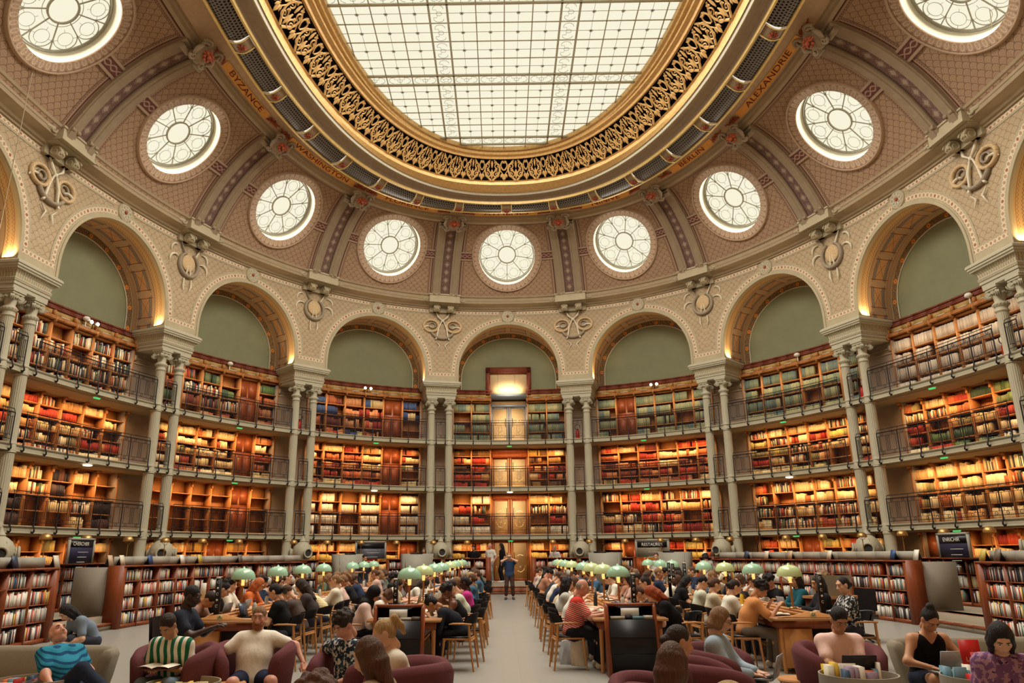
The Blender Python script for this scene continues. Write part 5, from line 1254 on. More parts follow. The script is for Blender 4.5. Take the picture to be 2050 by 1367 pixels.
for i, (px, py) in enumerate(LAMPX):
    edge = px < 300 or px > 1800
    p, s_ = ring_hit(px, py, (RO+.25) if edge else RO-.12); zb = 1.5
    if edge: zb = 1.5
    lab = ('gold mushroom lamp %s of the %s on the outer counter' % (['first', 'second', 'third', 'fourth', 'fifth', 'sixth', 'seventh', 'eighth', 'ninth', 'tenth', 'eleventh', 'twelfth'][i if i < 12 else 23-i], 'left row counted from the edge' if i < 12 else 'right row counted from the edge'))
    loc = (float(p[0]), float(p[1]), zb)
    if first: gl.location = loc; props(gl, lab, 'lamp', 'gold mushroom lamps'); first = False; g_ = gl
    else: g_ = dup(gl, loc, 0, lab)
# ---------------------------------------------------------------- display boards
NAVY = plain('board_navy', (52, 50, 78), .5, var=.15, ns=3); WHI = plain('board_white', (226, 224, 216), .6, var=0)
def board(px0, px1, ytop, ybot, r, txt, label, face=NAVY):
    pm, s_ = ring_hit((px0+px1)/2, ytop, r); f = rigid(s_, r0=r); dist = math.hypot(pm[0]-CAM[0], pm[1]-CAM[1]); dep = (pm-np.array(CAM))@Fv
    w_ = (px1-px0)*dep/FPX*1.0; zt = pm[2]; pb, _ = ring_hit((px0+px1)/2, ybot, r); zb = 1.5; c = np.array([pm[0], pm[1], zb])
    root = empty('display_board', tuple(c), label=label, cat='display board', group='display boards behind the counters')
    mb = MB(f); t = .05*w_/1.; 
    for b in ((-w_/2, -w_/2+t, zb, zt), (w_/2-t, w_/2, zb, zt), (-w_/2, w_/2, zt-t, zt)): mb.box(b[0], b[1], -.03, .03, b[2], b[3])
    obj('frame', mb, GREYB, root, wl=tuple(c))
    mb = MB(f); mb.box(-w_/2+t, w_/2-t, -.01, .01, zb, zt-t); obj('panel', mb, face, root, wl=tuple(c))
    mb = MB(f); mb.box(-w_/2+t*1.3, w_/2-t*1.3, .01, .018, zt-t*4.4, zt-t*1.4); obj('header', mb, BLACKB, root, wl=tuple(c))
    sx = 1 if True else 1
    if txt:
        X_, Y_, tx, ty, nx, ny = [float(q) for q in fr(s_)]
        sg = 1 if (tx*(-ny)+ty*nx) == 0 else 1
        # reading direction: to the right as seen from the room
        rgt = np.array([-ny, nx]); rgt = -rgt if (np.array([tx, ty])@rgt) < 0 and False else rgt
        rr = np.array([tx, ty]); cam_r = np.array([ny, -nx]); dirx = 1 if rr@R2[:2] > 0 else -1
        letters(txt, t*2.4, WHI, root, lambda V: f(np.c_[dirx*(V[:, 0]+(-w_/2+t*1.6+len(txt)*t*.95)), .022+V[:, 2], zt-t*2.9+V[:, 1]]), wl=tuple(c))
    mb = MB(f)
    for i in range(4): mb.box(-w_*.12, w_*(.28-.05*i), .01, .014, zt-t*7-i*t*2.4, zt-t*7-i*t*2.4+.012)
    obj('small_print', mb, WHI, root, wl=tuple(c))
    return root
board(126, 205, 1077, 1127, 2.6, 'CHERCHER', 'navy display board headed CHERCHER above the left counter')
board(710, 776, 1083, 1118, 1.35, '', 'blue grey display board with small pictures left of centre', plain('board_blue', (112, 116, 132), .5, var=.3, ns=5))
board(1269, 1341, 1079, 1120, 1.35, 'RESTAURER', 'beige display board headed RESTAURER right of centre', plain('board_beige', (162, 154, 136), .5, var=.1))
board(1860, 1952, 1066, 1118, 2.6, 'ENRICHIR', 'dark display board headed ENRICHIR above the right counter')
# grey slanted screens before the middle cases
for i, (px0, px1, yt, nm) in enumerate(((676, 735, 1109, 'left of the middle, farther from the aisle'), (809, 869, 1107, 'left of the middle, nearer the aisle'), (1176, 1238, 1105, 'right of the middle, nearer the aisle'), (1314, 1374, 1104, 'right of the middle, farther from the aisle'))):
    r = 2.9; pm, s_ = ring_hit((px0+px1)/2, yt, r); f = rigid(s_, r0=r); dep = (pm-np.array(CAM))@Fv; w_ = (px1-px0)*dep/FPX; c = np.array([pm[0], pm[1], 0])
    root = empty('info_desk', tuple(c), label='grey flared screen desk %s' % nm, cat='desk', group='grey flared screen desks')
    mb = MB(f); mb.prism([(-w_*.38, .45), (w_*.38, .45), (w_*.5, 1.70), (-w_*.5, 1.70)], .0, .03); mb.prism([(.0, .45), (-.5, .5), (-.6, 1.70), (.0, 1.70)], -w_*.5 if i < 2 else w_*.5-.03, -w_*.5+.03 if i < 2 else w_*.5, 0, plane='yz'); obj('screen', mb, GREYB, root, wl=tuple(c))
    mb = MB(f); mb.box(-w_*.3, w_*.12, .0, .04, 1.69, 1.74); obj('sign_strip', mb, BLACKB, root, wl=tuple(c))
    mb = MB(f); mb.box(-w_*.35, w_*.35, -.6, .0, 0, .72); obj('body', mb, WOODD, root, wl=tuple(c))
# books and leaflets displayed on the counters
DC = [(60, 70, 90), (214, 206, 190), (196, 170, 140), (222, 214, 190), (50, 80, 130), (230, 226, 214), (200, 180, 90), (120, 110, 100)]
DISP = [(35, 1112, 'L'), (118, 1108, 'L'), (225, 1115, 'L'), (248, 1118, 'L'), (303, 1122, 'L'), (367, 1120, 'L'), (403, 1116, 'L'), (483, 1114, 'L'), (1493, 1106, 'R'), (1532, 1098, 'R'), (1580, 1106, 'R'), (1658, 1104, 'R'), (1785, 1108, 'R'), (1832, 1106, 'R'), (1964, 1104, 'R'), (1995, 1112, 'R')]
for i, (px, py, sd) in enumerate(DISP):
    p, s_ = ring_hit(px, py, RI-.12); f = rigid(s_, r0=RI-.12); z = 1.462; c = np.array([p[0], p[1], z]); col = DC[i % 8]
    root = empty('displayed_book', tuple(c), label='%s book propped on the %s counter, %s from the outer end' % (['navy', 'cream', 'tan', 'ivory', 'blue', 'white', 'ochre', 'grey'][i % 8], 'left' if sd == 'L' else 'right', ['first', 'second', 'third', 'fourth', 'fifth', 'sixth', 'seventh', 'eighth'][i if i < 8 else 15-i]), cat='book', group='books propped on the counters')
    mb = MB(f); mb.prism([(0, z), (.02, z), (-.05, z+.24), (-.07, z+.24)], -.09, .09, 0, plane='yz'); obj('cover', mb, pc(col, .4, 'book_cover'), root, wl=tuple(c))
    mb = MB(f); mb.prism([(0, z+.001), (-.14, z+.001), (-.07, z+.2)], -.05, .05, 0, plane='yz'); obj('stand', mb, BLACKB, root, wl=tuple(c))
# ================================================================ long tables, lamps, chairs
TOPM = M('table_top_wood', .4); _n = TOPM.noise(3, 4, stretch=(5, 1, 5)); TOPM.base(TOPM.mix(_n, (170, 120, 78), (200, 152, 104))); TOPM = TOPM.mat
MINT = M('mint_enamel', .18, 0, .6); MINT.base((160, 204, 176)); MINT = MINT.mat
MINT2 = M('pale_green_enamel', .18, 0, .6); MINT2.base((196, 216, 160)); MINT2 = MINT2.mat
BULB = glow('lamp_bulb', (255, 190, 104), 1.5)
ROWS = {'farleft': (-4.42, -4.85, 'outer left'), 'midleft': (-1.70, -4.9, 'left middle'), 'midright': (1.63, -4.9, 'right middle'), 'farright': (4.23, -5.0, 'outer right')}
def table(xc, y0, y1, nm, part, ends):
    c = (xc, y0, 0); root = empty('long_table', c, label='%s long reading table, %s half of its row' % (nm, part), cat='table', group='long reading tables')
    mb = MB(); mb.box(xc-.54, xc+.54, y0, y1, .715, .75); obj('tabletop', mb, TOPM, root, wl=c)
    mb = MB(); mb.box(xc-.09, xc+.09, y0+.1, y1-.1, .75, .80); mb.box(xc-.05, xc+.05, y0+.1, y1-.1, .80, .83); obj('middle_ridge', mb, WOODL, root, wl=c)
    mb = MB(); mb.box(xc-.46, xc+.46, y0+.08, y1-.08, .60, .715); obj('apron', mb, WOODD, root, wl=c)
    n = max(2, int((y1-y0)/1.8))
    for i in range(n+1):
        y = y0+.12+(y1-y0-.24)*i/n
        for sg in (-1, 1):
            mb = MB(); mb.tube([(xc+sg*.43, y, .60), (xc+sg*.43, y, 0)], [.035, .028], 6); obj('leg', mb, WOODL, root, wl=c)
    mb = MB(); mb.box(xc-.02, xc+.02, y0+.12, y1-.12, .12, .18); obj('stretcher', mb, WOODL, root, wl=c)
    if ends == 'label':
        mb = MB(); xs = np.linspace(-.5, .5, 13); zt = .765+.075*np.exp(-(xs/.26)**2); mb.prism([(xc+x, z) for x, z in zip(xs, zt)]+[(xc+.5, .75), (xc-.5, .75)], y0+.0, y0+.04); obj('end_board', mb, WOODL, root, wl=c)
        mb = MB(); mb.box(xc-.04, xc+.04, y0-.006, y0, .765, .835); lp = obj('label_plate', mb, pc((206, 190, 140), .5, 'label_plate'), root, wl=c)
        letters('A' if xc < 0 else 'D', .065, IRON, root, lambda V: np.c_[xc+V[:, 0], y0-.008+V[:, 2], .80+V[:, 1]], wl=c)
        mb = MB(); mb.box(xc-.42, xc-.02, y0+.05, y0+.5, .08, .60); obj('cupboard', mb, WOODL, root, wl=c)
        mb = MB(); mb.box(xc+.02, xc+.42, y0+.08, y0+.5, .08, .60); obj('open_shelf', mb, BLACKB, root, wl=c)
    return root
for key, (xc, y0, nm) in ROWS.items():
    lab = 'far' in key
    table(xc, y0, 3.0 if lab else 3.3, nm, 'near', 'label' if lab else '')
    table(xc, 4.3, 9.6 if lab else 12.6, nm, 'far', '')
def green_lamp(mat):
    root = empty('desk_lamp', (0, 0, 0))
    mb = MB(); mb.lathe([(0, 0), (.06, 0), (.06, .015), (.025, .03)], 14); obj('base', mb, BRASS, root, smooth=True)
    mb = MB(); mb.tube([(0, 0, .01), (0, 0, .40)], .017, 8); obj('pole', mb, WOODL, root, smooth=True)
    mb = MB(); mb.tube([(0, 0, .38), (0, 0, .50)], [.026, .03], 8)
    obj('socket', mb, BULB, root)
    for a in (0, pi):
        mb = MB(); mb.tube([(0, 0, .38), (.16*math.cos(a), .16*math.sin(a), .475)], .008, 5); obj('fork_arm', mb, BRASS, root)
    mb = MB(); mb.lathe([(.19, .475), (.19, .49), (.183, .535), (.16, .585), (.12, .622), (.06, .643), (.0, .648)], 28); mb.lathe([(.186, .478), (.17, .535), (.1, .61), (0, .63)], 28, m=0); obj('shade', mb, mat, root, smooth=True)
    mb = MB(); mb.lathe([(.03, .645), (.02, .655), (.016, .668), (.0, .675)], 10); obj('finial', mb, mat, root, smooth=True)
    return root
g1, g2 = green_lamp(MINT), green_lamp(MINT2); used = [0, 0]
LR = {'farleft': ([(-3.95), -2.05, -.25, 1.65, 5.1, 6.9, 8.65], '0000000'), 'midleft': ([-4.25, -2.1, .2, 2.1, 5.1, 7.4, 9.3, 11.7], '01001010'), 'midright': ([-3.8, -1.95, -.1, 1.5, 4.6, 6.7, 8.3, 9.9], '01101010'), 'farright': ([-4.25, -2.5, -.77, .85, 4.07, 5.56, 7.43], '1010000')}
ORD = ['first', 'second', 'third', 'fourth', 'fifth', 'sixth', 'seventh', 'eighth']
for key, (ys, kinds) in LR.items():
    xc, _, nm = ROWS[key]
    for i, y in enumerate(ys):
        kd = int(kinds[i]); lab = '%s desk lamp, %s from the front on the %s table' % (('mint green', 'yellow green')[kd], ORD[i], nm); z = .83
        src = (g1, g2)[kd]
        if not used[kd]: src.location = (xc, y, z); src.rotation_euler = (0, 0, .3); props(src, lab, 'lamp', 'green domed desk lamps'); used[kd] = 1
        else: dup(src, (xc, y, z), .3, lab, 'green domed desk lamps')['category'] = 'lamp'
# end bookcases of the two middle rows
for key, nm in (('midleft', 'left'), ('midright', 'right')):
    xc, y0, _ = ROWS[key]; xc -= .04; c = (xc, y0, 0); W2 = .34; H_ = .97
    root = empty('end_bookcase', c, label='black display case in a mahogany frame ending the %s middle table' % nm, cat='bookcase', group='display cases ending the middle tables')
    for sg in (-1, 1):
        mb = MB(); mb.prism([(y0-.42, 0), (y0-.02, 0), (y0-.02, H_), (y0-.16, H_), (y0-.22, H_-.05)], xc+sg*W2-.02, xc+sg*W2+.02, 0, plane='yz'); obj('side_panel', mb, WOODD, root, wl=c)
    mb = MB(); mb.box(xc-W2, xc+W2, y0-.18, y0-.02, H_-.035, H_); obj('top', mb, WOODD, root, wl=c)
    mb = MB(); mb.box(xc-W2, xc+W2, y0-.42, y0-.02, 0, .06); obj('plinth', mb, WOODD, root, wl=c)
    mb = MB(); mb.prism([(y0-.40, .06), (y0-.38, .06), (y0-.26, .76), (y0-.28, .76)], xc-W2+.02, xc+W2-.02, 0, plane='yz'); mb.box(xc-W2+.02, xc+W2-.02, y0-.06, y0-.03, .06, H_-.03)
    obj('black_front', mb, BLACKB, root, wl=c)
    for z, yy in ((.30, .365), (.53, .33)):
        mb = MB(); mb.box(xc-W2+.02, xc+W2-.02, y0-yy, y0-yy+.01, z, z+.006); obj('shelf_edge', mb, IRON, root, wl=c)
    cols = [(206, 196, 180), (70, 66, 66), (196, 190, 178), (110, 100, 96)] if nm == 'left' else [(190, 186, 170), (40, 44, 60), (110, 150, 170), (200, 196, 184)]
    x = xc-W2+.05
    for i, (w_, cc) in enumerate(zip((.2, .1, .16, .12), cols)):
        mb = MB(); mb.box(x, x+w_, y0-.24, y0-.08, .76, .80+.01*(i % 2)); obj('stacked_journals', mb, pc(cc, .5, 'book_cover'), label='%s stack of journals on top of the %s display case' % (['cream', 'dark', 'pale', 'mixed'][i], nm), cat='journals', group='journals on the display cases', wl=(x, y0-.2, .76)); x += w_+.005
    mb = MB(); mb.box(xc-.14, xc+.12, y0-.20, y0-.195, .80, .91); obj('paper_notice', mb, WHI, label='white paper notice standing on the %s display case' % nm, cat='notice', wl=(xc, y0-.2, .8))
# ---------------------------------------------------------------- chair
def make_chair():
    root = empty('reading_chair', (0, 0, 0))      # faces +y
    mb = MB(); mb.prism([(-.21, -.2), (.21, -.2), (.24, .22), (-.24, .22)], .43, .455, plane='xy'); mb.prism([(-.19, -.18), (.19, -.18), (.22, .2), (-.22, .2)], .455, .475, 1, plane='xy'); obj('seat', mb, [WOODL, BLACKB], root)
    for sx in (-1, 1):
        mb = MB(); mb.tube([(sx*.23, .2, .44), (sx*.25, .24, 0)], [.02, .013], 7); obj('leg', mb, WOODL, root, smooth=True)
        mb = MB(); mb.tube([(sx*.25, -.18, .66), (sx*.235, -.19, .44), (sx*.24, -.25, 0)], [.019, .021, .013], 7); obj('leg', mb, WOODL, root, smooth=True)
        mb = MB(); mb.tube([(sx*.24, -.22, .655), (sx*.265, -.1, .665), (sx*.265, .06, .665), (sx*.24, .12, .655)], [.022, .026, .024, .014], 7, flat=.6); obj('armrest', mb, WOODL, root, smooth=True)
    mb = MB(); mb.tube([(-.21, -.2, .42), (.21, -.2, .42)], .014, 6); mb.tube([(-.22, .2, .42), (.22, .2, .42)], .014, 6); obj('rail', mb, WOODL, root)
    mb = MB(); th = np.linspace(-1.02, 1.02, 13); P = np.array([[(.29*math.sin(a), .06-.31*math.cos(a)-(z-.66)*.25+o, z-.06*abs(math.sin(a))**3*(z > .7)) for z, o in ((.655, .012), (.66, -.008), (.80, -.008), (.81, .0), (.80, .012), (.655, .012))] for a in th]); mb.grid(P, None, 0); obj('backrest', mb, BLACKB, root, smooth=True, auto=40)
    return root
CH0 = make_chair(); CHU = [0]
def chair(x, y, rz, lab):
    if not CHU[0]: CHU[0] = 1; CH0.location = (x, y, 0); CH0.rotation_euler = (0, 0, rz); props(CH0, lab, 'chair', 'oak reading chairs at the long tables'); return CH0
    r = dup(CH0, (x, y, 0), rz, lab, 'oak reading chairs at the long tables'); r['category'] = 'chair'; return r
# ---------------------------------------------------------------- charging posts with white symbols
for i, (px, pyt, pyb, dep, nm) in enumerate(((440, 1155, 1228, 11.7, 'outer left table'), (793, 1158, 1205, 12.6, 'left middle table'), (1266, 1147, 1205, 12.5, 'right middle table'), (1638, 1147, 1222, 11.9, 'outer right table'), (1338, 1125, 1170, 17, 'the tables at right, left one of three'), (1346, 1127, 1170, 17.6, 'the tables at right, middle one of three'), (1369, 1126, 1170, 17.2, 'the tables at right, right one of three'))):
    pt = Wd(px, pyt, dep); c = np.array([pt[0], pt[1], .75]); top = pt[2]; root = empty('signal_post', tuple(c), label='black post with white symbols standing on the %s' % nm, cat='post', group='black symbol posts')
    mb = MB(); w_ = .035 if i < 4 else .03; mb.box(c[0]-w_, c[0]+w_, c[1]-w_, c[1]+w_, .75, top); obj('post', mb, BLACKB, root, wl=tuple(c))
    mb = MB()
    for j in range(5):
        z = top-.07-j*.085; 
        if j % 2 == 0:
            th = np.linspace(.6, 2*pi-.6, 9); mb.tube(np.c_[c[0]+.016*np.cos(th), np.full(9, c[1]-w_-.003), z+.018*np.sin(th)], .004, 4, cap=False)
        else: mb.box(c[0]-.014, c[0]+.014, c[1]-w_-.004, c[1]-w_, z-.016, z+.012)
    mb.box(c[0]-w_, c[0]+w_, c[1]-w_-.003, c[1]+w_, top-.02, top+.004)
    obj('symbols', mb, WHI, root, wl=tuple(c))
# ================================================================ people: smooth implicit bodies
def surfnets(D, org, h):
    ins = D < 0; nx_, ny_, nz_ = D.shape
    c = [(i, j, k) for i in (0, 1) for j in (0, 1) for k in (0, 1)]
    cnt = sum(ins[i:nx_-1+i, j:ny_-1+j, k:nz_-1+k].astype(np.int8) for i, j, k in c)
    I = np.argwhere((cnt > 0) & (cnt < 8)); idx = -np.ones((nx_-1, ny_-1, nz_-1), np.int64); idx[tuple(I.T)] = np.arange(len(I))
    val = [D[I[:, 0]+i, I[:, 1]+j, I[:, 2]+k] for i, j, k in c]; acc = np.zeros((len(I), 3)); n = np.zeros(len(I))
    for a in range(8):
        for b in range(a+1, 8):
            if sum(abs(np.array(c[a])-np.array(c[b]))) != 1: continue
            m_ = (val[a] < 0) != (val[b] < 0); t = np.where(m_, val[a]/(val[a]-val[b]+1e-12), 0)
            acc += m_[:, None]*(np.array(c[a])+t[:, None]*(np.array(c[b])-np.array(c[a]))); n += m_
    V = org+h*(I+acc/n[:, None]); F = []
    for ax in range(3):
        s0 = [slice(None)]*3; s1 = [slice(None)]*3; s0[ax] = slice(0, -1); s1[ax] = slice(1, None)
        e = ins[tuple(s0)] != ins[tuple(s1)]; E_ = np.argwhere(e); o1, o2 = [(1, 2), (2, 0), (0, 1)][ax]
        E_ = E_[(E_[:, o1] > 0) & (E_[:, o2] > 0) & (E_[:, o1] < D.shape[o1]-1) & (E_[:, o2] < D.shape[o2]-1)]
        def cell(d1, d2): q = E_.copy(); q[:, o1] += d1; q[:, o2] += d2; return idx[tuple(q.T)]
        Q = np.stack([cell(-1, -1), cell(0, -1), cell(0, 0), cell(-1, 0)], -1); fl = ~ins[tuple(E_.T)]
        Q[fl] = Q[fl][:, ::-1]; F.append(Q)
    F = np.concatenate(F); return V, F[(F >= 0).all(1)]
def cone(a, b, ra, rb): return ('c', np.array(a, float), np.array(b, float), ra, rb)
def ell(c, r, R=None): return ('e', np.array(c, float), np.array(r, float), np.eye(3) if R is None else R)
def field(prims, h, k=.02, sub=(), pad=.03, infl=0., zmin=None, cuts=()):
    lo = np.full(3, 9.); hi = np.full(3, -9.)
    for p in prims:
        if p[0] == 'c': r = max(p[3], p[4]); a, b = np.minimum(p[1], p[2])-r, np.maximum(p[1], p[2])+r
        else: r = np.max(p[2]); a, b = p[1]-r, p[1]+r
        lo = np.minimum(lo, a); hi = np.maximum(hi, b)
    lo -= pad+infl; hi += pad+infl; ax = [np.arange(lo[i], hi[i]+h, h) for i in range(3)]
    G = np.stack(np.meshgrid(*ax, indexing='ij'), -1).astype(np.float32); S = np.zeros(G.shape[:3], np.float32)
    def dist(p, G):
        if p[0] == 'c':
            a, b = p[1].astype(np.float32), p[2].astype(np.float32); ab = b-a; t = np.clip(((G-a)@ab)/(ab@ab+1e-9), 0, 1)
            return np.linalg.norm(G-a-t[..., None]*ab, axis=-1)-(p[3]+t*(p[4]-p[3]))
        q = (G-p[1].astype(np.float32))@p[3].astype(np.float32); r = p[2].astype(np.float32); k0 = np.linalg.norm(q/r, axis=-1); k1 = np.linalg.norm(q/(r*r), axis=-1)+1e-6; return k0*(k0-1)/k1
    for p in prims:
        # evaluate near the primitive only
        if p[0] == 'c': r = max(p[3], p[4]); a, b = np.minimum(p[1], p[2])-r, np.maximum(p[1], p[2])+r
        else: r = np.max(p[2]); a, b = p[1]-r, p[1]+r
        m_ = .07+infl+2*k; sl = tuple(slice(max(0, int((a[i]-m_-lo[i])/h)), int((b[i]+m_-lo[i])/h)+2) for i in range(3))
        S[sl] += np.exp(-np.clip(dist(p, G[sl]), -.3, .3)/k)
    D = -k*np.log(S+1e-9)-infl
    for p in sub: D = np.maximum(D, -dist(p, G))
    for nrm, dd in cuts: D = np.maximum(D, G@np.array(nrm, np.float32)-dd)
    return surfnets(D, lo, h)
def rotx(a): c, s = math.cos(a), math.sin(a); return np.array([[1, 0, 0], [0, c, -s], [0, s, c]])
def rotz(a): c, s = math.cos(a), math.sin(a); return np.array([[c, -s, 0], [s, c, 0], [0, 0, 1]])
def roty(a): c, s = math.cos(a), math.sin(a); return np.array([[c, 0, s], [0, 1, 0], [-s, 0, c]])
_hc = {}
def headmesh(hi):
    if hi in _hc: return _hc[hi]
    P = [ell((0, -.012, .025), (.076, .095, .098)), ell((0, .02, -.045), (.058, .07, .07)), cone((0, .055, -.095), (0, .06, -.09), .026, .024), cone((-.035, .02, -.085), (.035, .02, -.085), .03, .03),
         cone((0, .088, .008), (0, .112, -.032), .008, .013), cone((-.012, .098, -.036), (.012, .098, -.036), .010, .010), cone((-.03, .078, .035), (.03, .078, .035), .014, .014),
         cone((-.02, .088, -.058), (.02, .088, -.058), .010, .010), cone((-.04, .06, -.02), (-.045, .055, -.03), .02, .02), cone((.04, .06, -.02), (.045, .055, -.03), .02, .02),
         ell((-.079, -.005, -.008), (.010, .02, .032)), ell((.079, -.005, -.008), (.010, .02, .032)), cone((0, -.03, -.06), (0, -.045, -.15), .048, .048)]
    sub = [ell((-.031, .104, .012), (.017, .018, .010)), ell((.031, .104, .012), (.017, .018, .010))]
    _hc[hi] = field(P, .0065 if hi else .0115, .008, sub); return _hc[hi]
def handprims(curl, mir=1):
    P = []; xs = [-.030, -.010, .010, .029]; L = [(.040, .024, .02), (.045, .027, .021), (.041, .026, .02), (.032, .020, .018)]
    for x, l in zip(xs, L):
        P.append(cone((x*.55, .01, 0), (x, .085, 0), .015, .0115)); p = np.array([x, .085, 0.]); a = 0
        for i, q in enumerate(l):
            a += curl*(.55, .85, .6)[i]+.12; d = np.array([x*.6*(1-curl), math.cos(a), -math.sin(a)]); d /= np.linalg.norm(d); n_ = p+d*q; P.append(cone(p, n_, .0098-.001*i, .009-.001*i)); p = n_
    t = np.array([-.022, .02, -.006]); t2 = np.array([-.050, .055, -.016-.01*curl]); t3 = np.array([-.052+.02*curl, .088, -.02-.02*curl]); P += [cone(t, t2, .016, .011), cone(t2, t3, .011, .009)]
    if mir < 0: P = [('c', p[1]*[-1, 1, 1], p[2]*[-1, 1, 1], p[3], p[4]) for p in P]
    return P
def handmesh(curl, mir, hi):
    k_ = ('h', round(curl, 1), mir, hi)
    if k_ not in _hc: _hc[k_] = field(handprims(curl, mir), .0045 if hi else .0085, .004 if hi else .006, pad=.015)
    return _hc[k_]
def ik(S, T, l1, l2, hint):
    d = T-S; L = np.linalg.norm(d)
    if L > (l1+l2)*.99: T = S+d/L*(l1+l2)*.99; d = T-S; L = (l1+l2)*.99
    u = d/L; a = (l1*l1-l2*l2+L*L)/(2*L); hh = math.sqrt(max(0, l1*l1-a*a)); v = np.array(hint, float); v -= u*(v@u); v /= np.linalg.norm(v)+1e-9
    return S+u*a+v*hh, T
def joints(q):
    """q: pose dict -> joint positions, facing +y"""
    hz = q.get('seat', .46)+.085 if q.get('sit', True) else .90; L = math.radians(q.get('lean', 10)); tw = math.radians(q.get('twist', 0)); sl = math.radians(q.get('side', 0))
    H = np.array([0, q.get('hy', 0.), hz]); d1 = np.array([math.sin(sl)*.7, math.sin(L*.7), math.cos(L*.7)]); d2 = np.array([math.sin(sl), math.sin(L*1.25), math.cos(L*1.25)])
    d1 /= np.linalg.norm(d1); d2 /= np.linalg.norm(d2); B = H+d1*.22; N = B+d2*.27
    sw = q.get('sw', .175); rt = np.array([math.cos(tw), math.sin(tw), 0]); hp = math.radians(q.get('head', 15)); hyw = math.radians(q.get('hyaw', 0)); hr = math.radians(q.get('hroll', 0))
    hd = np.array([0, math.sin(L*.6+hp*.45), math.cos(L*.6+hp*.45)]); hd[0] = math.sin(sl)*.6+math.sin(tw)*-.1; hd /= np.linalg.norm(hd)
    HC = N+hd*.175+np.array([0, .015, 0]); RH = rotz(hyw+tw)@rotx(-hp)@roty(hr)
    J = dict(H=H, B=B, N=N, HC=HC, RH=RH, rt=rt, d1=d1, d2=d2)
    for i, s in enumerate((-1, 1)):
        S = N-d2*.062+rt*s*sw; T = np.array(q['hands'][i], float); E_, T = ik(S, T, .28, .25, q.get('elbow', ((-.6, -.3, -1), (.6, -.3, -1)))[i]); J['S%d' % i], J['E%d' % i], J['W%d' % i] = S, E_, T
        hp_ = H+np.array([s*.088, 0, 0]); A = np.array(q.get('feet', ((-.12, .40, .09), (.12, .40, .09)))[i], float)
        K, A = ik(hp_, A, .42, .42, q.get('knee', ((-.2, 1, 1), (.2, 1, 1)))[i]); J['P%d' % i], J['K%d' % i], J['A%d' % i] = hp_, K, A
    return J
_bc = {}
def bodyset(q, hi):
    key = (repr(sorted((k, repr(v)) for k, v in q.items())), hi)
    if key in _bc: return _bc[key]
    J = joints(q); f_ = q.get('girth', 1.); fem = q.get('fem', 0); h = .016 if hi else .024
    T_ = [cone(J['H']-[.07, 0, 0], J['H']+[.07, 0, 0], .105*f_, .105*f_), cone(J['H'], J['B'], .115*f_, .105*f_), cone(J['H']-J['rt']*.05, J['B']-J['rt']*.055, .10*f_, .10*f_), cone(J['H']+J['rt']*.05, J['B']+J['rt']*.055, .10*f_, .10*f_),
          cone(J['B']-J['rt']*.06, J['N']-J['rt']*.085-J['d2']*.10, .10*f_, .092*f_), cone(J['B']+J['rt']*.06, J['N']+J['rt']*.085-J['d2']*.10, .10*f_, .092*f_), cone(J['S0'], J['S1'], .055, .055), cone(J['N']-J['d2']*.07, J['N'], .07, .050)]
    if fem:
        fw = np.cross(J['rt'], J['d2'])*-1; fw = fw if fw[1] > 0 else -fw; c = J['B']+J['d2']*.10+fw*.066; T_ += [ell(c-J['rt']*.06, (.046,)*3), ell(c+J['rt']*.06, (.046,)*3)]
    NK = [cone(J['N']-J['d2']*.03, J['HC']+J['RH']@np.array([0, -.03, -.07]), .050, .046)]
    UA = [cone(J['S%d' % i], J['E%d' % i], .050*f_, .040) for i in (0, 1)]; FA = [cone(J['E%d' % i], J['W%d' % i], .040, .026) for i in (0, 1)]
    TH = [cone(J['P%d' % i], J['K%d' % i], .085*f_, .056) for i in (0, 1)]; SH = [cone(J['K%d' % i], J['A%d' % i], .054, .036) for i in (0, 1)]
    CF = [cone(J['K%d' % i]*.72+J['A%d' % i]*.28+[0, -.02, 0], J['K%d' % i]*.45+J['A%d' % i]*.55, .05, .038) for i in (0, 1)]
    feet = []
    for i in (0, 1):
        A = J['A%d' % i]; dk = J['K%d' % i]-A; dk /= np.linalg.norm(dk); fd = np.array(q.get('toe', ((-.1, 1, -.05), (.1, 1, -.05)))[i], float); fd -= dk*(fd@dk)*.6; fd /= np.linalg.norm(fd); feet.append(cone(A-dk*.045-fd*.03, A-dk*.055+fd*.15, .036, .028))
    V, F = field(T_+NK+UA+FA+TH+SH+CF+feet, h, .018); parts = [(V, F, 0)]
    hv, hf = headmesh(hi); parts.append((hv@J['RH'].T+J['HC'], hf, 0))
    for i, s in enumerate((-1, 1)):
        y = q.get('hdir', (None, None))[i]; y = J['W%d' % i]-J['E%d' % i] if y is None else np.array(y, float); y = y/np.linalg.norm(y); z = np.array(q.get('palmup', ((0, 0, 1), (0, 0, 1)))[i], float); z -= y*(z@y); z /= np.linalg.norm(z)+1e-9; x = np.cross(y, z)
        R = np.stack([x, y, z], 1); mv, mf = handmesh(q.get('curl', .45), -s, hi); mv, mf = handmesh(q.get('curl', .45), 1 if s > 0 else -1, hi); parts.append((mv@R.T+J['W%d' % i]-y*.01, mf, 0))
    for ex in (-1, 1):
        m_ = MB(); m_.ball((ex*.031, .0835, .012), .0112, 10, sq=(1.1, 1, .72)); parts.append((np.concatenate(m_.V)@J['RH'].T+J['HC'], m_.F[0][0], 1))
        m_ = MB(); m_.ball((ex*.031, .0915, .011), .0062, 8); parts.append((np.concatenate(m_.V)@J['RH'].T+J['HC'], m_.F[0][0], 2))
        m_ = MB(); m_.tube([(ex*.014, .099, .031), (ex*.032, .098, .036), (ex*.05, .085, .03)], [.003, .0042, .002], 5, cap=False); parts.append((np.concatenate(m_.V)@J['RH'].T+J['HC'], m_.F[0][0], 2))
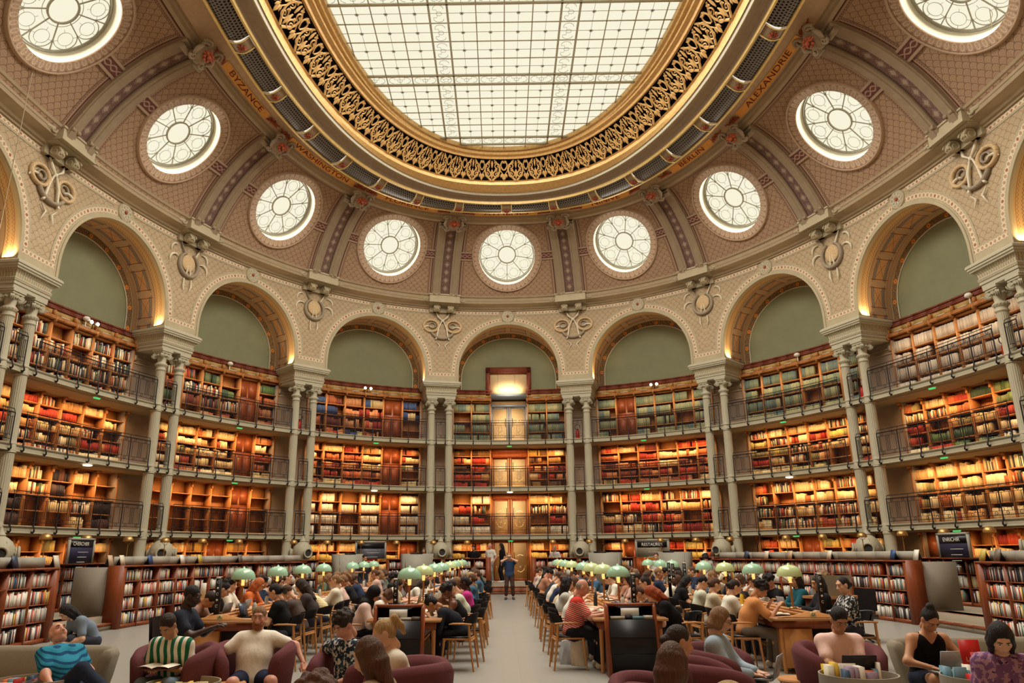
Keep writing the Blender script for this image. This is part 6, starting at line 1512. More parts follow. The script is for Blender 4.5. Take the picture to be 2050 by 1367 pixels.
    m_ = MB(); m_.tube([(-.022, .093, -.059), (0, .1, -.061), (.022, .093, -.059)], [.002, .0055, .002], 6, cap=False); parts.append((np.concatenate(m_.V)@J['RH'].T+J['HC'], m_.F[0][0], 3))
    out = {'J': J}
    mb = MB()
    for V, F, m_ in parts: mb.add(V, F, m_)
    out['body'] = mb.mesh('person', [pc((200, 150, 120), .5, 'skin')]*4, True)
    sl = q.get('sleeve', .55); inf = .014*q.get('loose', 1.2)
    if sl is not None:
        ar = [cone(J['S%d' % i], J['S%d' % i]+(J['E%d' % i]-J['S%d' % i])*min(1, sl), .052*f_, .052) for i in (0, 1)] if sl > 0 else []
        if sl > 1: ar += [cone(J['E%d' % i], J['E%d' % i]+(J['W%d' % i]-J['E%d' % i])*(sl-1), .043, .034) for i in (0, 1)]
        TT = T_[:-2]+([T_[6]] if sl > 0 else [])+([] if not fem else T_[-2:]); base = T_[1:6]+([T_[6]] if sl > 0 else [])+([] if not fem else T_[8:])
        nn = J['N']-J['d2']*.012; e1 = J['rt']; e2 = np.cross(J['d2'], e1); th_ = np.linspace(0, 2*pi, 19)[:-1]
        V, F = field(base+[cone(J['H']-[.06, 0, .0], J['H']+[.06, 0, .0], .108*f_, .108*f_)]+ar+([cone(J['N']-J['d2']*.07, J['N']-J['d2']*.02, .064, .05)] if sl > 0 else []), h*.95, .018, infl=inf); mb = MB(); mb.add(V, F, 0, V[:, [0, 2]]); (mb.tube(nn+np.outer(.068*np.cos(th_), e1)+np.outer(.066*np.sin(th_), e2), .011, 6, closed=True, cap=False) if sl > 0 else None); out['shirt'] = mb.mesh('shirt', [pc((200, 200, 200))], True)
        if sl <= 0:
            mb = MB()
            for s in (-1, 1): mb.tube([J['N']+J['rt']*s*.085-J['d2']*.14+np.array([0, .09, 0]), J['N']+J['rt']*s*.10-J['d2']*.0+np.array([0, .01, .012]), J['N']+J['rt']*s*.09-J['d2']*.14-np.array([0, .10, 0])], .010, 6, flat=.5)
            out['straps'] = mb.mesh('strap', [pc((200, 200, 200))], True)
    tl = q.get('legs', 1.9); pel = [cone(J['H']-[.075, 0, .01], J['H']+[.075, 0, -.01], .108*f_, .108*f_)]
    lg = [cone(J['P%d' % i], J['P%d' % i]+(J['K%d' % i]-J['P%d' % i])*min(1, tl), .088*f_, .088*f_+(.060-.088*f_)*min(1, tl)) for i in (0, 1)]
    if tl > 1: lg += [cone(J['K%d' % i], J['K%d' % i]+(J['A%d' % i]-J['K%d' % i])*(tl-1), .060, .052) for i in (0, 1)]
    if q.get('skirt'): lg += [cone((J['P0']+J['P1'])/2, (J['K0']+J['K1'])/2, .11, .10)]
    V, F = field(pel+lg, h, .016, infl=.012*q.get('looseleg', 1)); mb = MB(); mb.add(V, F, 0, V[:, [0, 2]]); out['trousers'] = mb.mesh('trousers', [pc((60, 60, 70))], True)
    for i in (0, 1):
        V, F = field([feet[i], cone(feet[i][1]+[0, 0, .02], feet[i][1]*.6+feet[i][2]*.4+[0, 0, .01], .036, .03)], .014 if hi else .02, .01, infl=.011); mb = MB(); mb.add(V, F, 0); out['shoe%d' % i] = mb.mesh('shoe', [pc((220, 216, 206))], True)
    _bc[key] = out; return out
_hr = {}
def hairmesh(style, hi):
    k_ = (style, hi)
    if k_ in _hr: return _hr[k_]
    sk = ell((0, -.018, .032), (.084, .102, .100)); face = [ell((0, .105, -.035), (.066, .085, .105)), ell((0, .13, .02), (.06, .06, .05))]; P = [sk]; sub = face; cuts = [((0, 1., -1.1), .045)]; k = .012
    if style == 'short': P = [ell((0, -.018, .035), (.082, .100, .096))]; cuts = [((0, 0, -1.), .035), ((0, 1., -1.3), .03)]
    elif style == 'buzz': P = [ell((0, -.014, .03), (.0785, .097, .098))]; cuts = [((0, .3, -1.), .025), ((0, 1., -1.2), .02)]
    elif style == 'curly':
        rg = np.random.default_rng(3); P = [ell((0, -.02, .045), (.09, .108, .1))]
        for i in range(46):
            d = rg.normal(size=3); d[2] = abs(d[2])*.9-.1; d[1] -= .3; d /= np.linalg.norm(d); P.append(ell(np.array([0, -.02, .045])+d*[.09, .108, .098], (.024,)*3))
        cuts = [((0, .2, -1.), .05)]; k = .006; sub = face
    elif style in ('bob', 'long', 'verylong'):
        L = {'bob': .12, 'long': .25, 'verylong': .37}[style]; cuts = []; rg = np.random.default_rng(5); k = .007
        for a in np.linspace(-118, 118, 19):
            a = math.radians(a); l = L*rg.uniform(.86, 1.06); q = 1-.25*(abs(a)/2.06); fwd = .02 if abs(a) > 1.5 else 0
            P += [cone((.068*math.sin(a), -.02-.075*math.cos(a)+fwd, .03), (.082*math.sin(a), -.03-.075*math.cos(a)+fwd, -.07), .022, .021), cone((.082*math.sin(a), -.03-.075*math.cos(a)+fwd, -.07), ((.08+rg.uniform(-.008, .012))*math.sin(a), -.03-.07*math.cos(a)+fwd, -l*q), .021, .009)]
        P += [cone((0, -.05, .0), (0, -.06, -.10), .055, .045)]
    elif style in ('bun', 'lowbun', 'pony'):
        c = {'bun': (0, -.07, .125), 'lowbun': (0, -.125, -.02), 'pony': (0, -.115, .06)}[style]; cuts = [((0, .25, -1.), .07), ((0, 1., -1.), .04)]
        P = [ell((0, -.02, .03), (.081, .100, .098)), ell((0, -.05, -.02), (.068, .065, .065))]
        if style == 'pony': P += [cone(c, (0, -.15, .07), .022, .028), cone((0, -.15, .07), (0, -.172, -.02), .032, .028), cone((0, -.172, -.02), (0, -.16, -.15), .028, .010)]
        else: P += [ell(c, (.042, .04, .038))]
    elif style == 'hijab': P = [ell((0, -.02, .03), (.098, .112, .112)), cone((0, -.03, -.05), (0, -.03, -.16), .088, .085), cone((-.06, -.02, -.2), (.06, -.02, -.2), .09, .09), cone((0, .03, -.13), (0, .05, -.2), .07, .08)]; cuts = []; sub = [ell((0, .12, -.012), (.056, .085, .085))]
    elif style == 'cap': P = [ell((0, -.014, .04), (.088, .104, .1)), cone((0, .09, .055), (0, .15, .042), .045, .035)]; cuts = [((0, 0, -1.), -.03)]; sub = [ell((0, .14, .0), (.2, .14, .036))]
    elif style == 'bald': P = [ell((0, -.016, .012), (.0785, .097, .085))]; cuts = [((0, 1, 0), -.0), ((0, 0, 1.), .045), ((0, 0, -1.), .05)]
    V, F = field(P, .008 if hi else .013, k, sub, cuts=cuts); _hr[k_] = (V, F); return _hr[k_]
SKINS = {'pale': (214, 168, 140), 'tan': (190, 138, 104), 'olive': (176, 128, 96), 'brown': (112, 72, 52), 'dark': (66, 44, 36), 'pink': (206, 150, 128)}
HAIRC = {'black': (26, 22, 24), 'dark': (44, 32, 28), 'brown': (84, 56, 40), 'light': (136, 102, 70), 'blond': (178, 146, 100), 'red': (150, 66, 30), 'grey': (150, 140, 128), 'white': (214, 208, 198)}
def skinmat(name):
    k_ = 'skin_'+name
    if k_ in bpy.data.materials: return bpy.data.materials[k_]
    m_ = M(k_, .5, 0, .4); n_ = m_.noise(9, 3); c = SKINS[name]; m_.base(m_.mix(n_, tuple(x*.92 for x in c), tuple(min(255, x*1.06) for x in c))); m_.b.inputs['Subsurface Weight'].default_value = 0; return m_.mat
def cloth(rgb, kind=None):
    k_ = ('cloth_%s_%d_%d_%d' % (kind or 'plain', *rgb)) if not isinstance(rgb, str) else rgb
    if k_ in bpy.data.materials: return bpy.data.materials[k_]
    m_ = M('fabric', .85, 0, .15); m_.mat.name = k_; X_, Y_, Z_ = m_.xyz(); n_ = m_.noise(7, 3)
    b = m_.mix(n_, tuple(x*.86 for x in rgb), tuple(min(255, x*1.07) for x in rgb))
    if kind == 'redstripe': b = m_.mix(((Z_+.35*Y_)*34).fract().lt(.32)*Z_.lt(.98), b, (226, 206, 196))
    if kind == 'bluestripe': b = m_.mix(((Z_+.5*Y_)*26).fract().lt(.4), b, (22, 70, 110))
    if kind == 'jersey': b = m_.mix((X_*12.5).fract().lt(.5), (222, 218, 204), (34, 104, 74)); b = m_.mix(Z_.gt(.99)*((X_*22).fract().lt(.3)), b, (230, 228, 214))
    if kind == 'floral': b = m_.mix(m_.noise(26, 2).gt(.53), b, (196, 196, 196)); b = m_.mix(m_.noise(17, 2).gt(.62), b, (52, 84, 96))
    if kind == 'purple': b = m_.mix(m_.noise(22, 2).gt(.52), b, (166, 128, 150)); b = m_.mix(m_.noise(15, 2).gt(.62), b, (70, 50, 90))
    if kind == 'cream': b = m_.mix(((Z_+.2*X_)*20).fract().lt(.3), b, (206, 180, 110))
    if kind == 'denim': b = m_.mix(m_.noise(3, 2), (70, 88, 106), (122, 140, 152))
    m_.base(b); m_.bump(m_.noise(5, 4, stretch=(1, 1, .6)), .5, .03); return m_.mat
PEOPLE = []
def link_mesh(name, me, parent, mats):
    o = bpy.data.objects.new(name, me); COL.objects.link(o)
    if parent is not None: o.parent = parent
    for i, q in enumerate(mats):
        if i < len(o.material_slots): o.material_slots[i].link = 'OBJECT'; o.material_slots[i].material = q
    return o
def hairmat(rgb, style=''):
    k_ = 'hair_%d_%d_%d' % tuple(rgb)+('s' if style == 'hijab' else '')
    if k_ in bpy.data.materials: return bpy.data.materials[k_]
    m_ = M(k_, .75 if style == 'hijab' else .5, 0, .3)
    if style == 'hijab': m_.base(tuple(rgb)); return m_.mat
    n_ = m_.noise(1, 4, stretch=(85, 85, 9)); m_.base(m_.mix(n_, tuple(c*.62 for c in rgb), tuple(min(255, c*1.25+8) for c in rgb))); m_.bump(n_, .9, .02); return m_.mat
EYEW = plain('eye_white', (196, 182, 168), .3, var=0); EYED = plain('eye_dark', (30, 22, 20), .2, var=0); LIPM = plain('lips', (150, 84, 74), .5, var=0)
def person(q, x, y, rz, label, skin='pale', hair='short', hc='dark', shirt=(200, 200, 200), sk=None, legs=(60, 62, 74), lk=None, shoe=(214, 208, 196), hi=False, sc=1., group=None, z=0.):
    S = bodyset(q, hi); J = S['J']; hm = hairmat(HAIRC.get(hc, hc) if isinstance(hc, str) else hc, hair)
    o = link_mesh('person', S['body'], None, [skinmat(skin), EYEW, EYED, LIPM]); o.location = (x, y, z); o.rotation_euler = (0, 0, rz); o.scale = (sc,)*3
    props(o, label, 'person', group)
    nm = 'headscarf' if hair == 'hijab' else 'cap' if hair == 'cap' else 'hair'
    if hair == 'cap': V, F = hairmesh('bob', hi); mb = MB(); mb.add(V@J['RH'].T+J['HC'], F); h_ = link_mesh('hair', mb.mesh('hair', [hm], True), o, [hm])
    if hair:
        k_ = ('hm', hair, hi, id(S))
        if k_ not in _hr: V, F = hairmesh(hair, hi); mb = MB(); mb.add(V@J['RH'].T+J['HC'], F); _hr[k_] = mb.mesh(nm, [hm], True)
        hmm = pc((222, 214, 190), .8, 'cap') if hair == 'cap' else hm; link_mesh(nm, _hr[k_], o, [hmm])
    sm = cloth(shirt, sk)
    if 'shirt' in S: link_mesh('shirt', S['shirt'], o, [sm])
    if 'straps' in S: link_mesh('strap', S['straps'], o, [sm])
    link_mesh('trousers', S['trousers'], o, [cloth(legs, lk)]); shm = pc(shoe, .6, 'shoe_leather')
    for i in (0, 1): link_mesh('shoe', S['shoe%d' % i], o, [shm])
    PEOPLE.append(o); return o, J
def headphones(o, J, col=(60, 62, 70)):
    m_ = pc(col, .4, 'headphones'); mb = MB(lambda V: np.asarray(V)@J['RH'].T+J['HC']); th = np.linspace(0, pi, 13); mb.tube(np.c_[.098*np.cos(th), np.full(13, -.005), .02+.115*np.sin(th)], .009, 6)
    for s in (-1, 1): mb.tube([(s*.078, -.005, 0), (s*.105, -.005, 0)], .036, 12)
    h = bpy.data.objects.new('headphones', mb.mesh('headphones', [m_], True)); COL.objects.link(h); h.parent = o
# ---------------------------------------------------------------- poses at the tables (table edge about .30 in front, top at .75)
def P(**k): return k
DESK = dict(feet=((-.12, .36, .09), (.12, .40, .09)))
POSES = {
 'write': P(lean=22, head=38, hands=((-.17, .50, .80), (.15, .46, .80)), sleeve=.55, **DESK),
 'writel': P(lean=22, head=38, hands=((-.17, .50, .80), (.15, .46, .80)), sleeve=1.8, **DESK),
 'type': P(lean=8, head=22, hands=((-.11, .44, .82), (.11, .44, .82)), sleeve=.55, curl=.3, **DESK),
 'typel': P(lean=8, head=22, hands=((-.11, .44, .82), (.11, .44, .82)), sleeve=1.8, curl=.3, **DESK),
 'hunch': P(lean=36, head=55, hands=((-.20, .52, .80), (.16, .50, .80)), sleeve=.5, **DESK),
 'hunchl': P(lean=36, head=55, hands=((-.20, .52, .80), (.16, .50, .80)), sleeve=1.8, **DESK),
 'chin': P(lean=20, head=20, hyaw=12, hands=((-.2, .48, .80), (.10, .26, 1.10)), elbow=((-.6, -.3, -1), (.5, .6, -1)), hdir=(None, (-.2, .1, 1)), sleeve=.55, curl=.8, **DESK),
 'up': P(lean=3, head=6, hyaw=-14, hands=((-.13, .42, .80), (.16, .40, .80)), sleeve=.55, **DESK),
 'upl': P(lean=3, head=12, hyaw=14, hands=((-.13, .42, .80), (.16, .40, .80)), sleeve=1.85, fem=1, sw=.16, **DESK),
 'fwrite': P(lean=20, head=36, fem=1, sw=.16, hands=((-.15, .47, .80), (.13, .44, .80)), sleeve=.5, **DESK),
 'fwritel': P(lean=20, head=36, fem=1, sw=.16, hands=((-.15, .47, .80), (.13, .44, .80)), sleeve=1.85, **DESK),
}
FPO = ['write', 'type', 'hunch', 'fwrite', 'fwritel', 'writel', 'chin', 'typel', 'up', 'upl']
SHC = [((226, 222, 210), 'white'), ((34, 34, 38), 'black'), ((44, 54, 78), 'navy'), ((206, 196, 172), 'beige'), ((130, 124, 120), 'grey'), ((224, 218, 204), 'off white'), ((96, 110, 92), 'sage green'), ((170, 120, 96), 'brown'), ((70, 100, 130), 'blue'), ((206, 170, 160), 'pink'), ((40, 42, 46), 'charcoal'), ((210, 204, 188), 'cream')]
HST = [('short', 'dark'), ('long', 'dark'), ('curly', 'brown'), ('bun', 'dark'), ('verylong', 'black'), ('short', 'black'), ('bob', 'brown'), ('lowbun', 'brown'), ('curly', 'black'), ('pony', 'light'), ('short', 'light'), ('long', 'light')]
HN = {'short': 'short', 'long': 'long', 'curly': 'curly', 'bun': 'top knotted', 'verylong': 'very long', 'bob': 'bobbed', 'lowbun': 'pinned up', 'pony': 'ponytailed', 'buzz': 'cropped', 'bald': 'bald', 'hijab': 'covered', 'cap': 'capped'}
CN = {'light': 'light brown'}
# seats: (row, side) -> specials by index; side -1 sits left of the table facing right
SPECIAL = {
 ('midleft', 1): {0: dict(q='hunchN', shirt=(30, 34, 44), hair='bun', hc='black', skin='olive', legs=(26, 26, 30), label='person in a black top bent low over the desk, striped track trousers'), 1: dict(q='chinN', shirt=(26, 24, 26), hair='curly', hc='black', skin='brown', label='person in a black off shoulder top, hand against dark curly hair'), 2: dict(q='fwrite', shirt=(206, 216, 196), hair='short', hc='dark', label='person in a pale mint top behind the black off shoulder top'), 3: dict(q='upN', shirt=(196, 60, 140), hair='lowbun', hc='black', skin='dark', label='person in a magenta shirt sitting upright at the aisle'), 5: dict(q='write', shirt=(60, 96, 140), hair='short', hc='black', label='person in a blue top leaning over the left middle table'), 7: dict(q='type', shirt=(126, 128, 96), hair='short', hc='blond', label='fair haired person in an olive top at the aisle side')},
 ('midleft', -1): {0: dict(q='fwritel', shirt=(222, 196, 188), hair='hijab', hc=(16, 14, 16), skin='tan', legs=(30, 28, 30), label='person in a black headscarf and pale pink shirt at the left middle table'), 1: dict(q='hunch', shirt=(220, 210, 196), hair='cap', hc='brown', label='person in a cream cap bent over the left middle table'), 2: dict(q='write', shirt=(40, 50, 70), hair='short', hc='black', skin='tan', label='person in a navy tee behind the cream cap')},
 ('midright', -1): {0: dict(q='redman', shirt=(196, 58, 46), sk='redstripe', hair='bald', hc='grey', skin='pink', legs=(34, 34, 38), label='bald person in a red shirt with white stripes at the right middle table'), 1: dict(q='write', shirt=(226, 226, 214), hair='short', hc='black', label='dark haired person in a white shirt bent forward beside the bald one'), 2: dict(q='upr', shirt=(196, 196, 188), hair='long', hc='black', phones=1, label='person in a pale grey tee with long dark hair and headphones'), 3: dict(q='write', shirt=(224, 220, 206), hair='long', hc='brown', label='person with brown hair in a white tee beyond the headphones'), 4: dict(q='hunch', shirt=(206, 190, 160), hair='curly', hc='light', label='person with light curls and a beige top'), 6: dict(q='write', shirt=(228, 222, 212), hair='curly', hc='brown', label='brown curled person in white far along the right aisle'), 7: dict(q='write', shirt=(60, 66, 74), hair='short', hc='brown', label='brown haired person in slate grey at the far end of the right aisle')},
 ('midright', 1): {0: dict(q='fhunch', shirt=(24, 22, 24), hair='long', hc='red', label='red haired person in a black tee at the right middle table'), 1: dict(q='hunch', shirt=(52, 52, 56), hair='bun', hc='brown', label='person with a brown topknot and charcoal tee beside the red hair')},
 ('farleft', 1): {0: dict(q='fwriteN', shirt=(24, 24, 26), hair='lowbun', hc='black', label='person in a black tee with dark pinned hair behind the white tee sitter'), 1: dict(q='write', shirt=(84, 72, 68), hair='short', hc='brown', phones=1, label='person in a dark taupe tee wearing black headphones'), 2: dict(q='fwrite', shirt=(70, 62, 62), hair='verylong', hc='dark', label='person with very long dark hair at the outer left table'), 3: dict(q='hunchl', shirt=(224, 212, 176), sk='cream', hair='cap', hc='black', label='person in a cream striped top leaning on the outer left table'), 4: dict(q='upl', shirt=(224, 216, 196), hair='lowbun', hc='light', label='person in a white long sleeved top with tied light hair')},
 ('farleft', -1): {0: dict(q='hunch', shirt=(150, 118, 104), hair='short', hc='dark', skin='tan', label='person in a mauve brown tee leaning in at the outer left table'), 1: dict(q='fwrite', shirt=(34, 32, 34), hair='bun', hc='black', label='person in a black top with face down over the outer left table'), 2: dict(q='up', shirt=(228, 220, 204), hair='curly', hc='black', label='curly dark haired person in a white shirt above the outer left table'), 3: dict(q='writel', shirt=(206, 110, 60), hair='long', hc=(190, 106, 60), label='person with copper coloured hair at the outer left table')},
 ('farright', -1): {0: dict(q='orangeman', shirt=(206, 142, 88), hair='curly', hc='black', phones=1, skin='tan', legs=(116, 106, 96), label='person in an orange tee with headphones at the outer right table'), 1: dict(q='fwriteN', shirt=(230, 226, 212), hair='lowbun', hc='dark', label='person in a white tee with pinned dark hair at the outer right table'), 3: dict(q='type', shirt=(206, 210, 190), hair='short', hc='black', legs=(40, 66, 100), label='person in a pale tee and blue shorts at the outer right table'), 5: dict(q='fwrite', shirt=(28, 28, 32), hair='verylong', hc='black', label='person in black with long straight dark hair farther along the outer right table')},
 ('farright', 1): {0: dict(q='upl', shirt=(40, 44, 48), sk='floral', hair='lowbun', hc='black', label='person in a dark patterned shirt at the right end of the outer right table'), 1: dict(q='upl', shirt=(36, 36, 42), hair='long', hc='dark', skin='tan', label='person in a black long sleeved top holding a phone'), 2: dict(q='upl', shirt=(30, 84, 98), hair='long', hc='dark', label='person in a teal jumper holding up a phone at the outer right table'), 4: dict(q='chin', shirt=(228, 222, 208), hair='curly', hc='brown', label='curly haired person in a white tee before the right bookcase'), 6: dict(q='write', shirt=(40, 54, 78), hair='cap', hc='dark', label='person in a navy top and cap at the outer right table')},
}
POSES['redman'] = P(lean=12, head=22, girth=1.18, hands=((-.2, .48, .81), (.2, .50, .81)), sleeve=.75, **DESK)
POSES['orangeman'] = P(lean=22, head=34, hands=((-.12, .42, .92), (.16, .48, .90)), sleeve=.75, **DESK)
POSES['hunchN'] = P(lean=44, head=58, hands=((-.20, .50, .80), (.12, .46, .80)), sleeve=1.5, **DESK); POSES['chinN'] = P(lean=24, head=30, fem=1, sw=.165, hands=((-.2, .48, .80), (.08, .26, 1.12)), elbow=((-.6, -.3, -1), (.5, .6, -1)), hdir=(None, (-.2, .1, 1)), sleeve=0, curl=.8, **DESK)
POSES['upN'] = P(lean=4, head=14, fem=1, sw=.165, hands=((-.13, .42, .84), (.13, .42, .84)), sleeve=1.3, **DESK); POSES['upr'] = P(lean=6, head=16, fem=1, sw=.165, hands=((-.13, .36, .96), (.13, .38, .94)), sleeve=.6, **DESK)
POSES['fhunch'] = P(lean=30, head=52, fem=1, sw=.16, hands=((-.15, .42, .80), (.13, .44, .80)), sleeve=.45, **DESK); POSES['fwriteN'] = P(lean=14, head=28, fem=1, sw=.16, hands=((-.13, .42, .81), (.13, .44, .81)), sleeve=.5, **DESK)
rs = random.Random(7); SK_ = ['pale', 'tan', 'pale', 'pink', 'olive', 'pale', 'brown', 'pale']
SEATN = ['first', 'second', 'third', 'fourth', 'fifth', 'sixth', 'seventh', 'eighth', 'ninth', 'tenth', 'eleventh', 'twelfth', 'thirteenth', 'fourteenth', 'fifteenth', 'sixteenth', 'seventeenth', 'eighteenth']
nseat = {'midleft': 15, 'midright': 14, 'farleft': 12, 'farright': 12}
for (row, sd) in [(r, s) for r in ROWS for s in (1, -1)]:
    xc, y0, nm = ROWS[row]; inner = (sd == 1) == (xc < 0); y = y0+.62; i = 0
    for i in range(nseat[row]):
        if 2.9 < y < 4.2: y = 4.75
        x = xc+sd*.80; rz = pi/2 if sd > 0 else -pi/2; sp = SPECIAL.get((row, sd), {}).get(i); near = i < 2
        side_ = 'left' if sd < 0 else 'right'
        chair(x+sd*(.02+rs.uniform(-.05, .09)), y+rs.uniform(-.05, .05), rz+rs.uniform(-.16, .16), 'oak chair with black back, %s from the front, %s side, %s table' % (SEATN[i], side_, nm))
        if sp is None and rs.random() < .06: y += .93; continue
        if sp is None:
            pn = rs.choice(FPO); (sc_, sn) = rs.choice(SHC); (hs, hcol) = rs.choice(HST)
            lab = 'person in %s, %s %s hair, %s on %s side, %s table' % (sn, HN[hs], CN.get(hcol, hcol), SEATN[i], side_, nm)
            sp = dict(q=pn, shirt=sc_, hair=hs, hc=hcol, skin=rs.choice(SK_), label=lab, legs=rs.choice([(50, 56, 72), (34, 34, 40), (90, 84, 78), (70, 84, 110), (170, 160, 140)]))
        sp = dict(sp); ph = sp.pop('phones', 0); q = sp.pop('q'); lab = sp.pop('label')
        o, J = person(POSES[q], x, y+rs.uniform(-.04, .04), rz+rs.uniform(-.12, .12), lab, hi=near, sc=rs.uniform(.93, .99), **sp)
        if ph: headphones(o, J)
        y += .93
# ================================================================ things on the tables
def laptop_proto(col, name='laptop', open_=1.85):
    root = empty('laptop', (0, 0, 0)); m_ = pc(col, .35, 'laptop_case', .3)
    mb = MB(); mb.box(-.155, .155, -.11, .11, 0, .016); obj('base', mb, m_, root)
    mb = MB(); mb.box(-.14, .14, -.06, .095, .016, .018); obj('keyboard', mb, BLACKB, root)
    R_ = rotx(open_-pi/2); mb = MB(lambda V: np.asarray(V)@R_.T+[0, .11, .012]); 
    R_ = rotx(-(open_-pi/2)); mb = MB(lambda V: (np.asarray(V)@R_.T)+[0, .11, .012]); mb.box(-.155, .155, 0, .010, 0, .21); obj('lid', mb, m_, root)
    mb = MB(lambda V: (np.asarray(V)@R_.T)+[0, .11, .012]); mb.box(-.145, .145, -.002, 0, .01, .20); obj('screen', mb, pc((64, 76, 96), .2, 'laptop_screen'), root)
    return root
LP = {'silver': laptop_proto((150, 150, 150)), 'dark': laptop_proto((44, 44, 50))}
def book_proto():
    root = empty('open_book', (0, 0, 0)); t = np.linspace(-1, 1, 13); z = .012+.022*np.abs(np.sin(np.abs(t)*pi*.9))**.8
    mb = MB(); mb.grid(np.array([[(x*.17, y, zz) for y in (-.12, .12)] for x, zz in zip(t, z)]), None, 0); obj('pages', mb, pc((232, 226, 208), .7, 'paper'), root, smooth=True)
    mb = MB(); mb.box(-.175, .175, -.125, .125, 0, .008); obj('cover', mb, pc((90, 50, 46), .6, 'book_cover'), root); return root
OB = book_proto()
def bottle_proto(col):
    root = empty('bottle', (0, 0, 0)); mb = MB(); mb.lathe([(0, 0), (.033, 0), (.035, .02), (.035, .15), (.028, .185), (.015, .20), (.015, .215)], 14); obj('body', mb, pc(col, .2, 'bottle_body'), root, smooth=True)
    mb = MB(); mb.lathe([(.017, .21), (.017, .24), (0, .242)], 10); obj('cap', mb, pc((60, 60, 64), .4, 'bottle_cap'), root); return root
BT = {'clear': bottle_proto((196, 204, 200)), 'yellow': bottle_proto((222, 186, 60)), 'dark': bottle_proto((50, 60, 70)), 'red': bottle_proto((150, 40, 40))}
mb = MB(); mb.box(-.10, .10, -.14, .14, 0, .006); PAPR = obj('notebook', mb, pc((236, 232, 220), .7, 'paper'))
_used = set()
def put(proto, loc, rz, lab, cat, grp):
    if proto.name in _used: o = dup(proto, loc, rz, lab, grp)
    else: _used.add(proto.name); o = proto; o.location = loc; o.rotation_euler = (0, 0, rz); props(o, lab, None, grp)
    o['category'] = cat; return o
rs = random.Random(21)
for (row, sd) in [(r, s) for r in ROWS for s in (1, -1)]:
    xc, y0, nm = ROWS[row]; y = y0+.62; side_ = 'left' if sd < 0 else 'right'
    for i in range(nseat[row]):
        if 2.9 < y < 4.2: y = 4.75
        where = '%s seat, %s side, %s table' % (SEATN[i], side_, nm); rz = pi/2 if sd > 0 else -pi/2; k_ = rs.random(); x = xc+sd*.30
        if k_ < .36: c_ = rs.choice(['silver', 'silver', 'dark']); put(LP[c_], (xc+sd*.27, y+.02, .75), rz+rs.uniform(-.1, .1), 'open %s laptop at the %s' % (c_, where), 'laptop', 'laptops on the long tables')
        elif k_ < .68: put(OB, (x, y, .75), rz+rs.uniform(-.2, .2), 'open book at the %s' % where, 'book', 'open books on the long tables')
        else: put(PAPR, (x, y, .75), rz+rs.uniform(-.2, .2), 'white notebook at the %s' % where, 'notebook', 'notebooks on the long tables')
        if rs.random() < .30: c_ = rs.choice(['clear', 'clear', 'dark', 'red', 'clear']); put(BT[c_], (xc+sd*rs.uniform(.14, .2), y+.33, .75), 0, '%s bottle by the %s' % (c_ if c_ != 'clear' else 'pale clear', where), 'bottle', 'drinking bottles on the tables')
        if rs.random() < .35: put(PAPR, (xc+sd*.24, y-.33, .752), rz+rs.uniform(-.8, .8), 'loose papers beside the %s' % where, 'papers', 'papers on the long tables')
        y += .93
put(BT['yellow'], (4.05, -2.3, .75), 0, 'bright yellow drinking bottle on the outer right table', 'bottle', None)
# ================================================================ lounge chairs
PLUM = M('plum_upholstery', .9, 0, .15); _n = PLUM.noise(90, 3); PLUM.base(PLUM.mix(_n, (84, 46, 50), (118, 70, 74))); PLUM = PLUM.mat
TAUPE = M('taupe_upholstery', .9, 0, .15); _n = TAUPE.noise(90, 3); TAUPE.base(TAUPE.mix(_n, (122, 114, 100), (150, 142, 126))); TAUPE = TAUPE.mat
def tubshell(mb, path, nrm, hts, base=.14, th=.06, tilt=.10):
    """rounded upholstered shell along a floor path; nrm points outwards"""
    rows = []
    for (x, y), (nx, ny), h in zip(path, nrm, hts):
        sec = [(-th*.9, base), (-th, base+.05), (-th*1.15, h*.6), (-th*1.0, h-.06), (-th*.55, h-.012), (0, h), (th*.6, h-.014), (th*1.1, h-.07), (th*1.0, h*.6), (th*.7, base+.04), (th*.4, base), (0, base-.01)]
        rows.append([(x+nx*(o+tilt*(z-base)), y+ny*(o+tilt*(z-base)), z) for o, z in sec])
    R_ = np.array(rows)
    for e in (0, -1):     # rounded ends
        c = R_[e].mean(0); t = R_[e]-R_[1 if e == 0 else -2]; t = t.mean(0); t /= np.linalg.norm(t)+1e-9
        ex = [c+(R_[e]-c)*s+t*q for s, q in ((.92, .03), (.7, .055), (.35, .07), (.02, .075))]
        R_ = np.concatenate([np.array(ex[::-1]), R_] if e == 0 else [R_, np.array(ex)])
    mb.grid(R_, None, 0, cv=True)
def armchair_proto():
    root = empty('armchair', (0, 0, 0)); a = np.radians(np.linspace(-132, 132, 31)); R0 = .325
    pth = np.c_[R0*np.sin(a), -.0-R0*np.cos(a)*1.0]; nr = np.c_[np.sin(a), -np.cos(a)]; h = .80-.10*(np.abs(a)/a.max())**4-.06*np.exp(-(a/.35)**2)
    mb = MB(); tubshell(mb, pth, nr, h, th=.065, tilt=.07); obj('shell', mb, PLUM, root, smooth=True)
    mb = MB(); mb.lathe([(0, .14), (.28, .14), (.33, .18), (.345, .26), (.33, .33), (.27, .355), (0, .36)], 28); obj('seat_cushion', mb, PLUM, root, smooth=True)
    mb = MB(); mb.tube([(0, 0, .03), (0, 0, .2)], .03, 8); obj('pedestal', mb, BLACKB, root)
    for i in range(4): an = pi/4+i*pi/2; mb = MB(); mb.tube([(0, 0, .07), (.3*math.cos(an), .3*math.sin(an), .02)], [.025, .016], 6); obj('base_arm', mb, BLACKB, root)
    return root
AC = armchair_proto()
